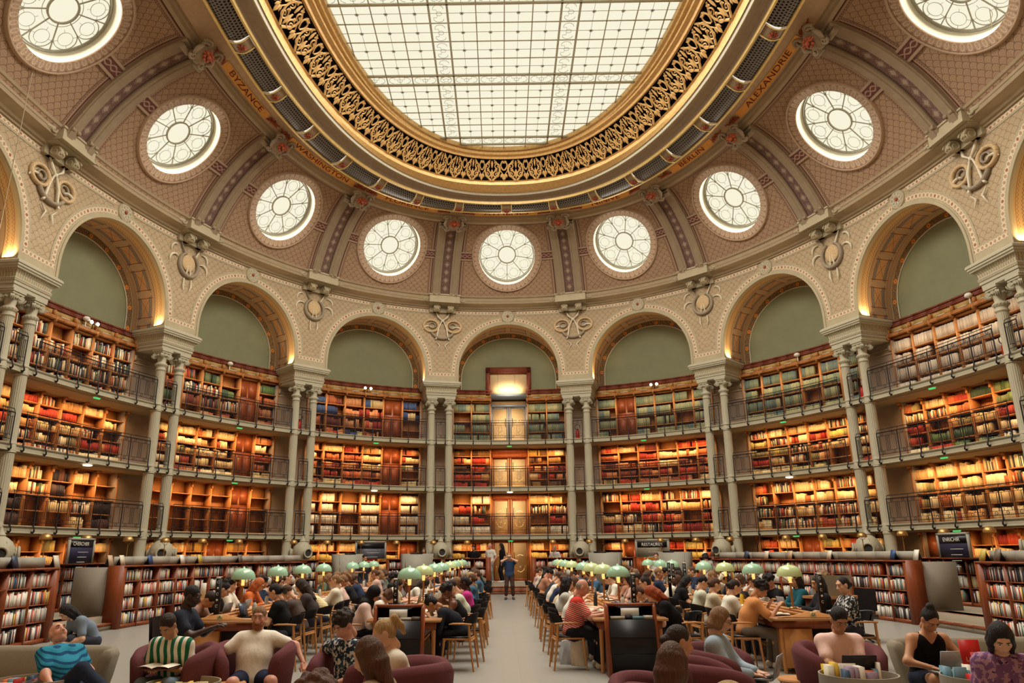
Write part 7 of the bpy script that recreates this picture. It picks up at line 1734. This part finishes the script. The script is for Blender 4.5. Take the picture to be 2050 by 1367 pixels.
def headspot(q, px, py, rz, sc=1.): 
    J = joints(q); c = J['HC']*sc; W_ = Wz(px, py, c[2]); R_ = rotz(rz); return W_[:2]-(R_@c)[:2], J
def seated(q, px, py, rz, label, chairlab=None, sc=.93, **kw):
    q = dict(q); q['seat'] = q['seat']-.05; q['hands'] = tuple((a, b, c-.05) for a, b, c in q['hands'])
    xy, J = headspot(q, px, py, rz, sc); o, J = person(q, xy[0], xy[1], rz, label, hi=True, sc=sc, **kw)
    if chairlab: put(AC, (xy[0], xy[1], 0), rz, chairlab, 'armchair', 'plum tub armchairs')
    return o, J, xy
def onlap(proto, xy, rz, loc, lab, cat, tilt=0, flip=0):
    p = rotz(rz)@np.array(loc, float)*.93; o = put(proto, (xy[0]+p[0], xy[1]+p[1], (loc[2]-.045)*.93), rz+flip, lab, cat, None); return o
LAPT = ((-.11, .34, .62), (.11, .34, .62))
q_green = P(seat=.42, lean=18, head=42, hands=((-.09, .33, .70), (.11, .33, .70)), feet=((-.14, .50, .09), (.10, .52, .09)), sleeve=.7, curl=.6, legs=1.95)
o, J, xy = seated(q_green, 336, 1252, pi-.1, 'person in a green and white striped football jersey reading in an armchair', 'plum armchair under the person in the striped jersey', skin='olive', hair='short', hc='dark', shirt=(222, 218, 204), sk='jersey', legs=(110, 130, 146), lk='denim'); onlap(OB, xy, pi-.1, (0, .36, .70), 'small open book held by the person in the striped jersey', 'book')
q_white = P(seat=.42, lean=-16, head=4, girth=1.2, hands=((-.56, .02, .66), (.50, .16, .60)), elbow=((-1, -.5, .2), (1, -.4, .1)), hdir=((-.4, .5, -.8), (.1, .5, -.9)), feet=((-.34, .52, .09), (.16, .58, .09)), knee=((-.5, 1, 1), (.1, 1, 1)), sleeve=.6, legs=.72, curl=.5)
o, J, xy = seated(q_white, 519, 1236, pi+.12, 'bearded person in a white tee leaning back with both arms over the armchair', 'plum armchair under the bearded person in white', skin='pink', hair='short', hc='light', shirt=(236, 230, 216), legs=(36, 42, 66)); RF_ = J['RH']
def facebit(o, J, name, fn, mat):
    mb = MB(lambda V: np.asarray(V)@J['RH'].T+J['HC']); fn(mb); h = bpy.data.objects.new(name, mb.mesh(name, [mat], True)); COL.objects.link(h); h.parent = o
def beard(mb):
    V, F = field([ell((0, .028, -.062), (.066, .076, .068)), cone((-.03, .072, -.082), (.03, .072, -.082), .03, .03), cone((0, .088, -.08), (0, .086, -.115), .028, .02)], .0075, .01, [ell((0, .105, -.012), (.05, .05, .042)), ell((0, .112, -.060), (.018, .02, .008))], cuts=[((0, -1., 0), -.0)]); mb.add(V, F)
facebit(o, J, 'beard', beard, hairmat((140, 80, 46)))
q_flor = P(seat=.42, lean=6, head=34, hands=((-.14, .38, .62), (.48, .10, .66)), elbow=((-.6, -.3, -1), (1, -.3, .2)), feet=((-.12, .50, .09), (.10, .5, .09)), sleeve=.75, legs=1.95)
seated(q_flor, 688, 1250, .78*pi, 'dark curly haired person in a dark floral shirt with sunglasses on the head', 'plum armchair under the person in the floral shirt', skin='pink', hair='curly', hc='dark', shirt=(36, 48, 62), sk='floral', legs=(44, 60, 86))
q_pony = P(seat=.42, lean=14, head=30, fem=1, sw=.16, hands=((-.10, .40, .62), (.10, .40, .62)), feet=((-.12, .50, .09), (.10, .5, .09)), sleeve=1.5, legs=1.9)
seated(q_pony, 768, 1268, .60*pi, 'person with a blond ponytail in a white shirt looking down', 'plum armchair under the person with the blond ponytail', skin='pale', hair='pony', hc='blond', shirt=(226, 220, 204), legs=(30, 30, 34))
q_phone = P(seat=.42, lean=8, head=24, fem=1, sw=.16, hands=((-.06, .38, .84), (.08, .38, .84)), hdir=((.2, .8, .5), (-.2, .8, .5)), feet=((-.12, .50, .09), (.10, .5, .09)), sleeve=1.6, legs=1.9, curl=.7)
o, J, xy = seated(q_phone, 737, 1312, .42*pi, 'person with long brown hair seen from behind holding a phone', 'plum armchair under the person holding the phone', skin='pale', hair='long', hc='brown', shirt=(150, 126, 100), legs=(60, 60, 66))
p = rotz(.42*pi)@np.array([.01, .42, .8]); mb = MB(atf((xy[0]+p[0], xy[1]+p[1], .75), .42*pi)); mb.box(-.037, .037, -.004, .004, 0, .145); obj('phone', mb, BLACKB, label='black phone held up by the person with long brown hair', cat='phone', wl=(xy[0]+p[0], xy[1]+p[1], .75))
q_low = P(seat=.40, lean=10, head=20, hands=LAPT, feet=((-.12, .5, .09), (.1, .5, .09)), sleeve=.6)
seated(q_low, 628, 1412, .9*pi, 'curly brown head at the bottom edge left of centre', None, skin='pale', hair='curly', hc='brown', shirt=(70, 70, 76))
seated(q_low, 1466, 1424, -.4*pi, 'light haired person at the bottom edge right of centre', None, skin='pale', hair='short', hc='blond', shirt=(200, 150, 120))
q_old = P(seat=.40, lean=-30, head=-42, hands=((-.26, .26, .50), (.24, .30, .52)), feet=((-.10, .52, .09), (-.16, .62, .44)), knee=((-.2, 1, 1), (.3, .2, 1.5)), sleeve=.6, legs=1.95)
o, J, xy = seated(q_old, 116, 1268, pi+.95, 'person in a blue striped polo asleep with head tipped back and legs crossed', None, skin='pink', hair='bald', hc='grey', shirt=(46, 138, 168), sk='bluestripe', legs=(38, 46, 66)); XY_OLD = xy
q_side = P(seat=.42, lean=10, head=14, fem=1, sw=.16, hands=LAPT, feet=((-.12, .5, .09), (.1, .5, .09)), sleeve=1.7)
seated(q_side, 1360, 1284, -.46*pi, 'person with curly dark pinned hair in profile among the plum armchairs', 'plum armchair under the person with curly pinned hair', skin='tan', hair='lowbun', hc='dark', shirt=(96, 60, 64))
seated(q_side, 1347, 1326, -.22*pi, 'person with straight brown hair seen from behind in a white top', 'nearest plum armchair right of the aisle', skin='pale', hair='long', hc='brown', shirt=(222, 216, 206))
q_lap = P(seat=.42, lean=4, head=22, fem=1, sw=.16, hands=((-.11, .40, .66), (.11, .40, .66)), feet=((-.12, .62, .09), (.10, .66, .09)), sleeve=1.8, legs=1.95)
o, J, xy = seated(q_lap, 1443, 1240, -.66*pi, 'person with glasses and a light blue shirt typing on a silver laptop', 'plum armchair under the person in the light blue shirt', skin='pale', hair='bob', hc='light', shirt=(164, 184, 200), legs=(110, 130, 146), lk='denim'); onlap(LP['silver'], xy, -.66*pi, (0, .46, .615), 'silver laptop on the knees of the person in light blue', 'laptop')
def glasses(mb):
    for s in (-1, 1):
        th = np.linspace(0, 2*pi, 13); mb.tube(np.c_[s*.032+.021*np.cos(th), np.full(13, .108), .010+.016*np.sin(th)], .0018, 4, cap=False); mb.tube([(s*.053, .106, .012), (s*.078, .0, .01)], .0018, 4)
    mb.tube([(-.012, .11, .012), (.012, .11, .012)], .0018, 4)
facebit(o, J, 'glasses', glasses, BLACKB)
q_pink = P(seat=.42, lean=8, head=34, hands=((.10, .34, .66), (-.02, .36, .68)), elbow=((-1, .3, -.6), (1, .3, -.6)), feet=((-.22, .48, .09), (.22, .48, .09)), knee=((-.5, 1, 1), (.5, 1, 1)), sleeve=.65, legs=.7)
o, J, xy = seated(q_pink, 1680, 1240, pi-.05, 'person in a pale pink tee and white shorts bent over a black laptop', 'plum armchair under the person in the pink tee', skin='olive', hair='short', hc='black', shirt=(244, 206, 196), legs=(214, 208, 192)); onlap(LP['dark'], xy, pi-.05, (.02, .42, .625), 'black laptop on the lap of the person in the pink tee', 'laptop')
q_tank = P(seat=.42, lean=16, head=44, fem=1, sw=.17, hands=((-.13, .40, .66), (.13, .40, .66)), elbow=((-1, -.1, -.6), (1, -.1, -.6)), feet=((-.10, .50, .09), (.10, .5, .09)), sleeve=0, legs=.6, skirt=1)
o, J, xy = seated(q_tank, 1862, 1240, pi, 'person in a black strap top with hair tied up working on a grey laptop', None, skin='tan', hair='bun', hc='black', shirt=(20, 20, 22), legs=(34, 40, 58)); onlap(LP['silver'], xy, pi, (0, .46, .62), 'grey laptop on the lap of the person in the black strap top', 'laptop'); XY_TANK = xy
q_pur = P(seat=.42, lean=14, head=40, fem=1, sw=.16, hands=((-.02, .34, .66), (.06, .32, .64)), feet=((-.12, .55, .09), (.12, .55, .09)), sleeve=.6, legs=1.9)
o, J, xy = seated(q_pur, 2004, 1276, .88*pi, 'person with long black hair in a purple patterned top at the right edge', None, skin='pale', hair='long', hc='black', shirt=(120, 84, 126), sk='purple', legs=(200, 190, 168)); onlap(LP['silver'], xy, .88*pi, (-.30, .42, .62), 'grey laptop of the person in the purple top at the right edge', 'laptop'); XY_PUR = xy
# spare plum chairs seen between the sitters
for i, (px, py, z, rz, lab) in enumerate(((1420, 1318, .8, -.5*pi, 'empty plum armchair right of the curly pinned hair'), (808, 1345, .7, .5*pi, 'plum armchair with rounded back beside the blond ponytail'))):
    W_ = Wz(px, py, z); put(AC, (float(W_[0]), float(W_[1]), 0), rz, lab, 'armchair', 'plum tub armchairs')
# grey sofas
def sofa(x0, x1, y, label):
    c = ((x0+x1)/2, y, 0); root = empty('sofa', c, label=label, cat='sofa'); L = (x1-x0)/2; a1 = np.radians(np.linspace(-95, 0, 10)); a2 = np.radians(np.linspace(0, 95, 10)); R0 = .30
    pth = np.r_[np.c_[-L+.3+R0*np.sin(a1), .12+R0-R0+R0*np.cos(a1)], np.c_[np.linspace(-L+.35, L-.35, 8), np.full(8, .12+R0)], np.c_[L-.3+R0*np.sin(a2), .12+R0*np.cos(a2)]]; nr = np.r_[np.c_[np.sin(a1), np.cos(a1)], np.c_[np.zeros(8), np.ones(8)], np.c_[np.sin(a2), np.cos(a2)]]
    f_ = atf(c); mb = MB(); tubshell(mb, pth, nr, np.full(len(pth), .70), th=.07, tilt=.16); obj('shell', mb, TAUPE, root, smooth=True)
    mb = MB(); xs = np.linspace(-L+.12, L-.12, 12); rows = []
    for x in xs: e = 1-(abs(x)/(L-.12))**8*.25; rows.append([(x, -.38*e, .2), (x, -.42*e, .28), (x, -.40*e, .34), (x, -.32*e, .37), (x, .1, .37), (x, .36, .37), (x, .36, .2)])
    mb.grid(np.array(rows), None, 0, cv=True); mb.add(rows[0], [tuple(range(7))]); mb.add(rows[-1], [tuple(range(7))[::-1]]); obj('seat_cushion', mb, TAUPE, root, smooth=True, auto=50)
    for sx in (-1, 1):
        for sy in (-.25, .25): mb = MB(); mb.tube([(sx*(L-.3), sy, .2), (sx*(L-.3), sy, 0)], .02, 6); obj('foot', mb, BLACKB, root)
pr = Wz(222, 1290, .72); sofa(pr[0]-2.1, pr[0]+.02, pr[1]-.35, 'taupe rounded sofa at the left edge under the sleeping person')
pl_ = Wz(1792, 1275, .72); sofa(pl_[0]-.02, pl_[0]+2.3, pl_[1]-.35, 'taupe rounded sofa at the right edge under the person in the black strap top')
# ---------------------------------------------------------------- round book tubs and tables
def tub(px, py, R_, z, label, cols, seed, lab2):
    W_ = Wz(px, py, z); c = (float(W_[0]), float(W_[1]), 0); root = empty('book_tub', c, label=label, cat='book tub', group='round grey book tubs')
    mb = MB(); mb.lathe([(R_, .2), (R_, z), (R_-.012, z), (R_-.012, .2)], 40); obj('wall', mb, GREYB, root, smooth=True, auto=40)
    mb = MB(); mb.lathe([(0, z-.16), (R_-.01, z-.16)], 30); obj('tray', mb, TOPM, root)
    mb = MB(); mb.lathe([(.04, .2), (.04, .03), (.24, .02), (.24, 0)], 16); obj('pedestal', mb, IRON, root)
    r = random.Random(seed); i = 0
    for ry in (-.2, -.02, .16):
        x = -math.sqrt(max(.01, (R_-.05)**2-ry*ry))+.02; lim = -x
        while x < lim-.03:
            w_ = r.uniform(.02, .05) if r.random() < .6 else r.uniform(.10, .16); hq = .62 if px < 1000 else 1.; 
            if x+w_ > lim: break
            c_ = r.choice(cols); hh = r.uniform(.17, .25)*hq; wide = w_ > .06; ti = r.uniform(-.2, .05)
            mb = MB(); 
            if wide: mb.prism([(ry, z-.155), (ry+.022, z-.155), (ry+.022+hh*ti, z-.155+hh), (ry+hh*ti, z-.155+hh)], x, x+w_, 0, plane='yz')
            else: mb.box(x, x+w_, ry-.01, ry+.12, z-.155, z-.155+hh)
            nmz = {True: 'cover forward', False: 'spine up'}[wide]
            o = obj('book', mb, pc(c_, .45, 'book_cover'), label='%s book %s in the %s' % (cname(c_), nmz, lab2), cat='book', group='%s books %s in the %s' % (cname(c_), nmz, lab2), loc=(0, 0, 0)); o.location = c; x += w_+.006; i += 1
MIXB = [(226, 220, 204), (216, 180, 60), (190, 40, 36), (110, 150, 170), (150, 130, 150), (220, 214, 196), (60, 84, 110), (206, 196, 170), (222, 120, 70), (140, 160, 120), (236, 232, 220)]
tub(1718, 1348, .34, .60, 'round grey tub of art books before the person in pink', MIXB, 4, 'tub before the pink tee')
tub(1972, 1352, .36, .60, 'round grey tub of books at the bottom right corner', MIXB, 9, 'bottom right tub')
tub(68, 1358, .36, .55, 'round grey tub of magazines at the bottom left corner', MIXB, 5, 'bottom left tub')
tub(368, 1364, .34, .52, 'round grey tub beside the striped jersey', [(230, 190, 90), (222, 206, 160)], 6, 'tub by the striped jersey')
for i, (px, py, z, zt, w_, hh, txt, lab) in enumerate(((1948, 1312, .62, 0, .17, .25, 'Livre', 'tall red book with gold lettering standing in the right tub'), (1968, 1330, .62, 0, .18, .22, 'Inside', 'second red book leaning in front of the tall one'))):
    W_ = Wz(px, py, .76); f = atf((W_[0], W_[1]-.06*i, .60), -.12); mb = MB(f); mb.prism([(0, 0), (.02, 0), (.07, hh*1.15), (.05, hh*1.15)], -w_/2, w_/2, 0, plane='yz'); c = (float(W_[0]), float(W_[1]-.06*i), .60)
    root = obj('book', mb, pc((186, 30, 30), .4, 'book_cover'), label=lab, cat='book', wl=c); letters(txt, .055, pc((214, 170, 110), .5, 'gold_ink') if i == 0 else pc((120, 16, 20), .5, 'dark_ink'), root, lambda V: f(np.c_[V[:, 0], (.10*.5*hh/.25)*(V[:, 1]+hh*.45)/hh*1.0-.004+V[:, 2], hh*.5+V[:, 1]]), wl=c)
for px, py, R_, z, lab in ((1600, 1357, .21, .45, 'low round oak side table right of the light blue shirt'), (452, 1366, .2, .45, 'low round oak side table left of the bearded person'), (640, 1372, .25, .42, 'low round oak side table at the bottom edge left of centre')):
    W_ = Wz(px, py, z); c = (float(W_[0]), float(W_[1]), 0); root = empty('side_table', c, label=lab, cat='table', group='low round oak side tables'); mb = MB(); mb.lathe([(0, z-.03), (R_-.01, z-.03), (R_, z-.015), (R_-.01, z), (0, z)], 28); obj('tabletop', mb, WOODL, root, smooth=True, auto=40)
    for j in range(14): a = j*2*pi/14; mb = MB(); mb.tube([((R_-.03)*math.cos(a), (R_-.03)*math.sin(a), z-.03), ((R_-.04)*math.cos(a), (R_-.04)*math.sin(a), .0)], .008, 5); obj('leg', mb, WOODL, root)
# ---------------------------------------------------------------- bags
def sack(c, w_, d_, h_, col, label, cat, name, handles=True, z=0.):
    mb = MB(); th = np.linspace(0, 2*pi, 33)[:-1]; rg = random.Random(label); ph = [rg.uniform(0, 6) for _ in range(4)]; rows = []
    for t in np.linspace(0, 1, 9):
        a = w_/2*(.86+.14*math.sin(t*pi*.8))*(1 if handles else 1-.35*t); b = d_/2*(1-.75*t*t)+.01; f_ = 1+.10*np.sin(3*th+ph[0]+4*t)+.06*np.sin(7*th+ph[1]-5*t)
        rows.append(np.c_[a*np.sign(np.cos(th))*np.abs(np.cos(th))**.6*f_, b*np.sin(th)*f_, h_*t+.012*np.sin(2*th+ph[2])*t])
    mb.grid(np.array(rows).transpose(1, 0, 2), None, 0, cu=True); mb.add(rows[0], [tuple(range(32))]); mb.add(rows[-1], [tuple(range(32))[::-1]])
    root = obj(name, mb, pc(col, .85, 'bag_cloth'), label=label, cat=cat, smooth=True); root.location = (c[0], c[1], z)
    if handles: mb = MB(); mb.tube([(-w_*.2, 0, h_*.95), (-w_*.08, 0, h_*1.7), (w_*.08, 0, h_*1.7), (w_*.2, 0, h_*.95)], .010, 5, flat=.5); obj('handle', mb, pc(col, .85, 'bag_cloth'), root, smooth=True)
W_ = Wz(1160, 1335, .03); sack(W_, .26, .12, .36, (214, 206, 188), 'white canvas tote hanging beside the chair of the bald person', 'tote bag', 'tote_bag', z=.05)
W_ = Wz(1140, 1328, .03); sack((W_[0], W_[1]+.2), .3, .2, .34, (170, 172, 174), 'crumpled grey plastic bag under the chair of the bald person', 'bag', 'plastic_bag', False)
W_ = Wz(872, 1338, .03); sack((W_[0], W_[1]), .26, .2, .12, (206, 196, 172), 'cream cloth bag lying on the floor by the left display case', 'bag', 'cloth_bag', False)
sack((-.72, -.6), .22, .2, .42, (26, 26, 30), 'black backpack hung on a chair of the left middle table', 'backpack', 'backpack', True, z=.38)
sack((-3.5, -9.9), .3, .22, .4, (40, 50, 66), 'dark blue backpack among the lounge chairs at left', 'backpack', 'backpack', True)
# ---------------------------------------------------------------- standing and other people
q_photo = P(sit=False, lean=2, head=-8, fem=1, sw=.165, hands=((-.07, .20, 1.50), (.07, .20, 1.50)), elbow=((-1, .2, -.5), (1, .2, -.5)), hdir=((.3, .2, 1), (-.3, .2, 1)), palmup=((0, -1, 0), (0, -1, 0)), feet=((-.14, .02, .09), (.14, .04, .09)), knee=((0, 1, .1), (0, 1, .1)), sleeve=.6, legs=1.75, curl=.9)
person(q_photo, .02, 13.3, pi, 'person standing in the aisle photographing upwards, navy tee and brown trousers', 'pale', 'short', 'light', (48, 66, 100), legs=(70, 50, 44), shoe=(50, 60, 80), hi=True, sc=1.0)
mb = MB(atf((.02, 13.09, 1.50), 0)); mb.box(-.075, .075, -.005, .005, 0, .075); obj('phone', mb, BLACKB, label='phone held up by the person standing in the aisle', cat='phone', wl=(.02, 13.09, 1.5))
q_st = P(sit=False, lean=4, head=16, hands=((-.2, .10, .86), (.18, .22, 1.10)), feet=((-.1, .02, .09), (.1, .04, .09)), knee=((0, 1, .1), (0, 1, .1)), sleeve=.6, legs=1.95)
q_stw = P(sit=False, lean=4, head=16, fem=1, sw=.165, hands=((-.2, .10, .86), (.16, .22, 1.10)), feet=((-.1, .02, .09), (.1, .04, .09)), knee=((0, 1, .1), (0, 1, .1)), sleeve=.7, legs=1.95)
person(q_stw, -.22, 18.4, .6*pi, 'person in black standing before the ground floor doors', 'tan', 'long', 'black', (26, 24, 28), legs=(30, 28, 32), z=.45)
person(q_st, -.75, 18.2, .8*pi, 'person in a white shirt standing at the left bookcase end', 'pink', 'bald', 'grey', (224, 220, 208), legs=(150, 150, 150), z=.45)
person(q_st, -1.5, 17.9, .9*pi, 'person in a black shirt behind the left aisle bookcase', 'tan', 'short', 'black', (24, 24, 28), z=.45, sc=.95)
person(q_stw, -3.7, 17.6, pi, 'person with long brown hair reading behind the left counter', 'pale', 'long', 'brown', (150, 130, 120), z=.35, sc=.95)
person(q_st, 2.1, 17.8, pi-.5, 'grey haired person in white behind the right aisle bookcase', 'pale', 'short', 'blond', (222, 220, 214), z=.40, sc=.95)
person(q_st, 7.15, 10.8, -.2, 'person in navy standing with back turned near the right screens', 'brown', 'short', 'brown', (34, 44, 66), legs=(34, 36, 44))
person(q_stw, 6.6, 9.6, .3, 'person in a cream patterned top standing near the right screens', 'tan', 'cap', 'black', (196, 186, 160), sk='floral', legs=(60, 60, 66))
person(q_stw, -5.1, 10.6, -.8*pi, 'person with headphones standing among the left tables', 'tan', 'short', 'black', (40, 42, 50))
person(q_st, 5.2, 10.9, .9*pi, 'short haired person standing between the right tables and the screen', 'pale', 'short', 'brown', (206, 206, 200))
q_desk = P(seat=.46, lean=10, head=16, hands=((-.13, .44, .84), (.13, .46, .84)), feet=((-.12, .4, .09), (.12, .4, .09)), sleeve=.6)
xy, _ = headspot(q_desk, 385, 1193, -.5*pi); person(q_desk, xy[0], xy[1], -.5*pi, 'dark skinned person in a navy tee seated left of the outer left table', 'dark', 'short', 'black', (44, 50, 64), legs=(40, 40, 46), hi=True)
def office_chair(x, y, rz, lab):
    root = empty('office_chair', (x, y, 0), rz, lab, 'chair', 'black office chairs'); mb = MB(); mb.box(-.24, .24, -.24, .24, .42, .49); obj('seat', mb, BLACKB, root)
    mb = MB(); mb.grid(np.array([[(x_, -.26-.05*math.cos(x_*5)-(z-.5)*.1, z) for z in (.55, .75, .96)] for x_ in np.linspace(-.2, .2, 7)]), None, 0); mb.grid(np.array([[(x_, -.30-.05*math.cos(x_*5)-(z-.5)*.1, z) for z in (.55, .75, .96)] for x_ in np.linspace(-.2, .2, 7)]), None, 0); obj('backrest', mb, BLACKB, root)
    mb = MB(); mb.tube([(0, 0, .06), (0, 0, .42)], .03, 8); obj('gas_lift', mb, IRON, root)
    for i in range(5): a = i*2*pi/5; mb = MB(); mb.tube([(0, 0, .10), (.28*math.cos(a), .28*math.sin(a), .03)], .02, 6); obj('base_arm', mb, IRON, root)
office_chair(xy[0]+.10, xy[1], -.5*pi, 'black office chair under the person in the navy tee at left')
q_bend = P(seat=.42, lean=42, head=50, fem=1, sw=.16, hands=((-.15, .5, .5), (.15, .5, .5)), feet=((-.12, .4, .09), (.12, .4, .09)), sleeve=.7)
seated(q_bend, 133, 1225, .8*pi, 'person with dark hair bent forward behind the left sofa', None, skin='pale', hair='long', hc='black', shirt=(120, 134, 150))
W_ = Wz(1716, 1175, 1.0); office_chair(W_[0], W_[1], .75*pi, 'black office chair behind the patterned shirt at right')
# information counters with slatted fronts
for (px, py, R_, lab, hd) in ((405, 1196, .36, 'round slatted wooden information counter at left', 0), (1672, 1192, .46, 'slatted information counter with a curved grey screen at right', 1)):
    W_ = Wz(px, py, .95); c = (float(W_[0]), float(W_[1])+R_*.6, 0); root = empty('information_counter', c, label=lab, cat='counter')
    mb = MB(); mb.lathe([(R_-.2, .90), (R_, .90), (R_, .94), (R_-.2, .94)], 40, a0=pi, a1=2*pi); obj('counter_top', mb, TOPM, root, smooth=True, auto=40)
    mb = MB()
    for i in range(34): a = pi+.05+i*(pi-.1)/33; mb.box(-.012, .012, -.01, .01, .05, .9, f=atf(((R_-.05)*math.cos(a), (R_-.05)*math.sin(a), 0), a))
    obj('slatted_front', mb, WOODD, root)
    if hd: mb = MB(); mb.lathe([(R_-.10, .94), (R_-.06, 1.28), (R_-.08, 1.28), (R_-.12, .94)], 30, a0=pi*1.15, a1=pi*1.85); obj('curved_screen', mb, GREYB, root, smooth=True, auto=40)
    else: mb = MB(); mb.box(-.05, .05, -R_+.15, -R_+.16, .94, 1.2); obj('leaflet_stand', mb, WHITEP, root)
    if hd: person(q_desk, c[0], c[1]+.25, pi, 'curly haired attendant behind the curved grey screen', 'pale', 'curly', 'light', (120, 120, 124), z=.0)
for pts, lab in (((Wz(70, 118, 14.6), Wz(-30, 600, 8.6)), 'thin cable hanging from the far left round window'), ((Wz(1976, -20, 15.6), Wz(2004, 185, 13.75)), 'thin cable hanging from the far right round window')):
    mb = MB(); mb.tube(pts, .012, 5); obj('hanging_cable', mb, pc((196, 186, 160), .6, 'cable'), label=lab, cat='cable', wl=tuple(pts[0]))
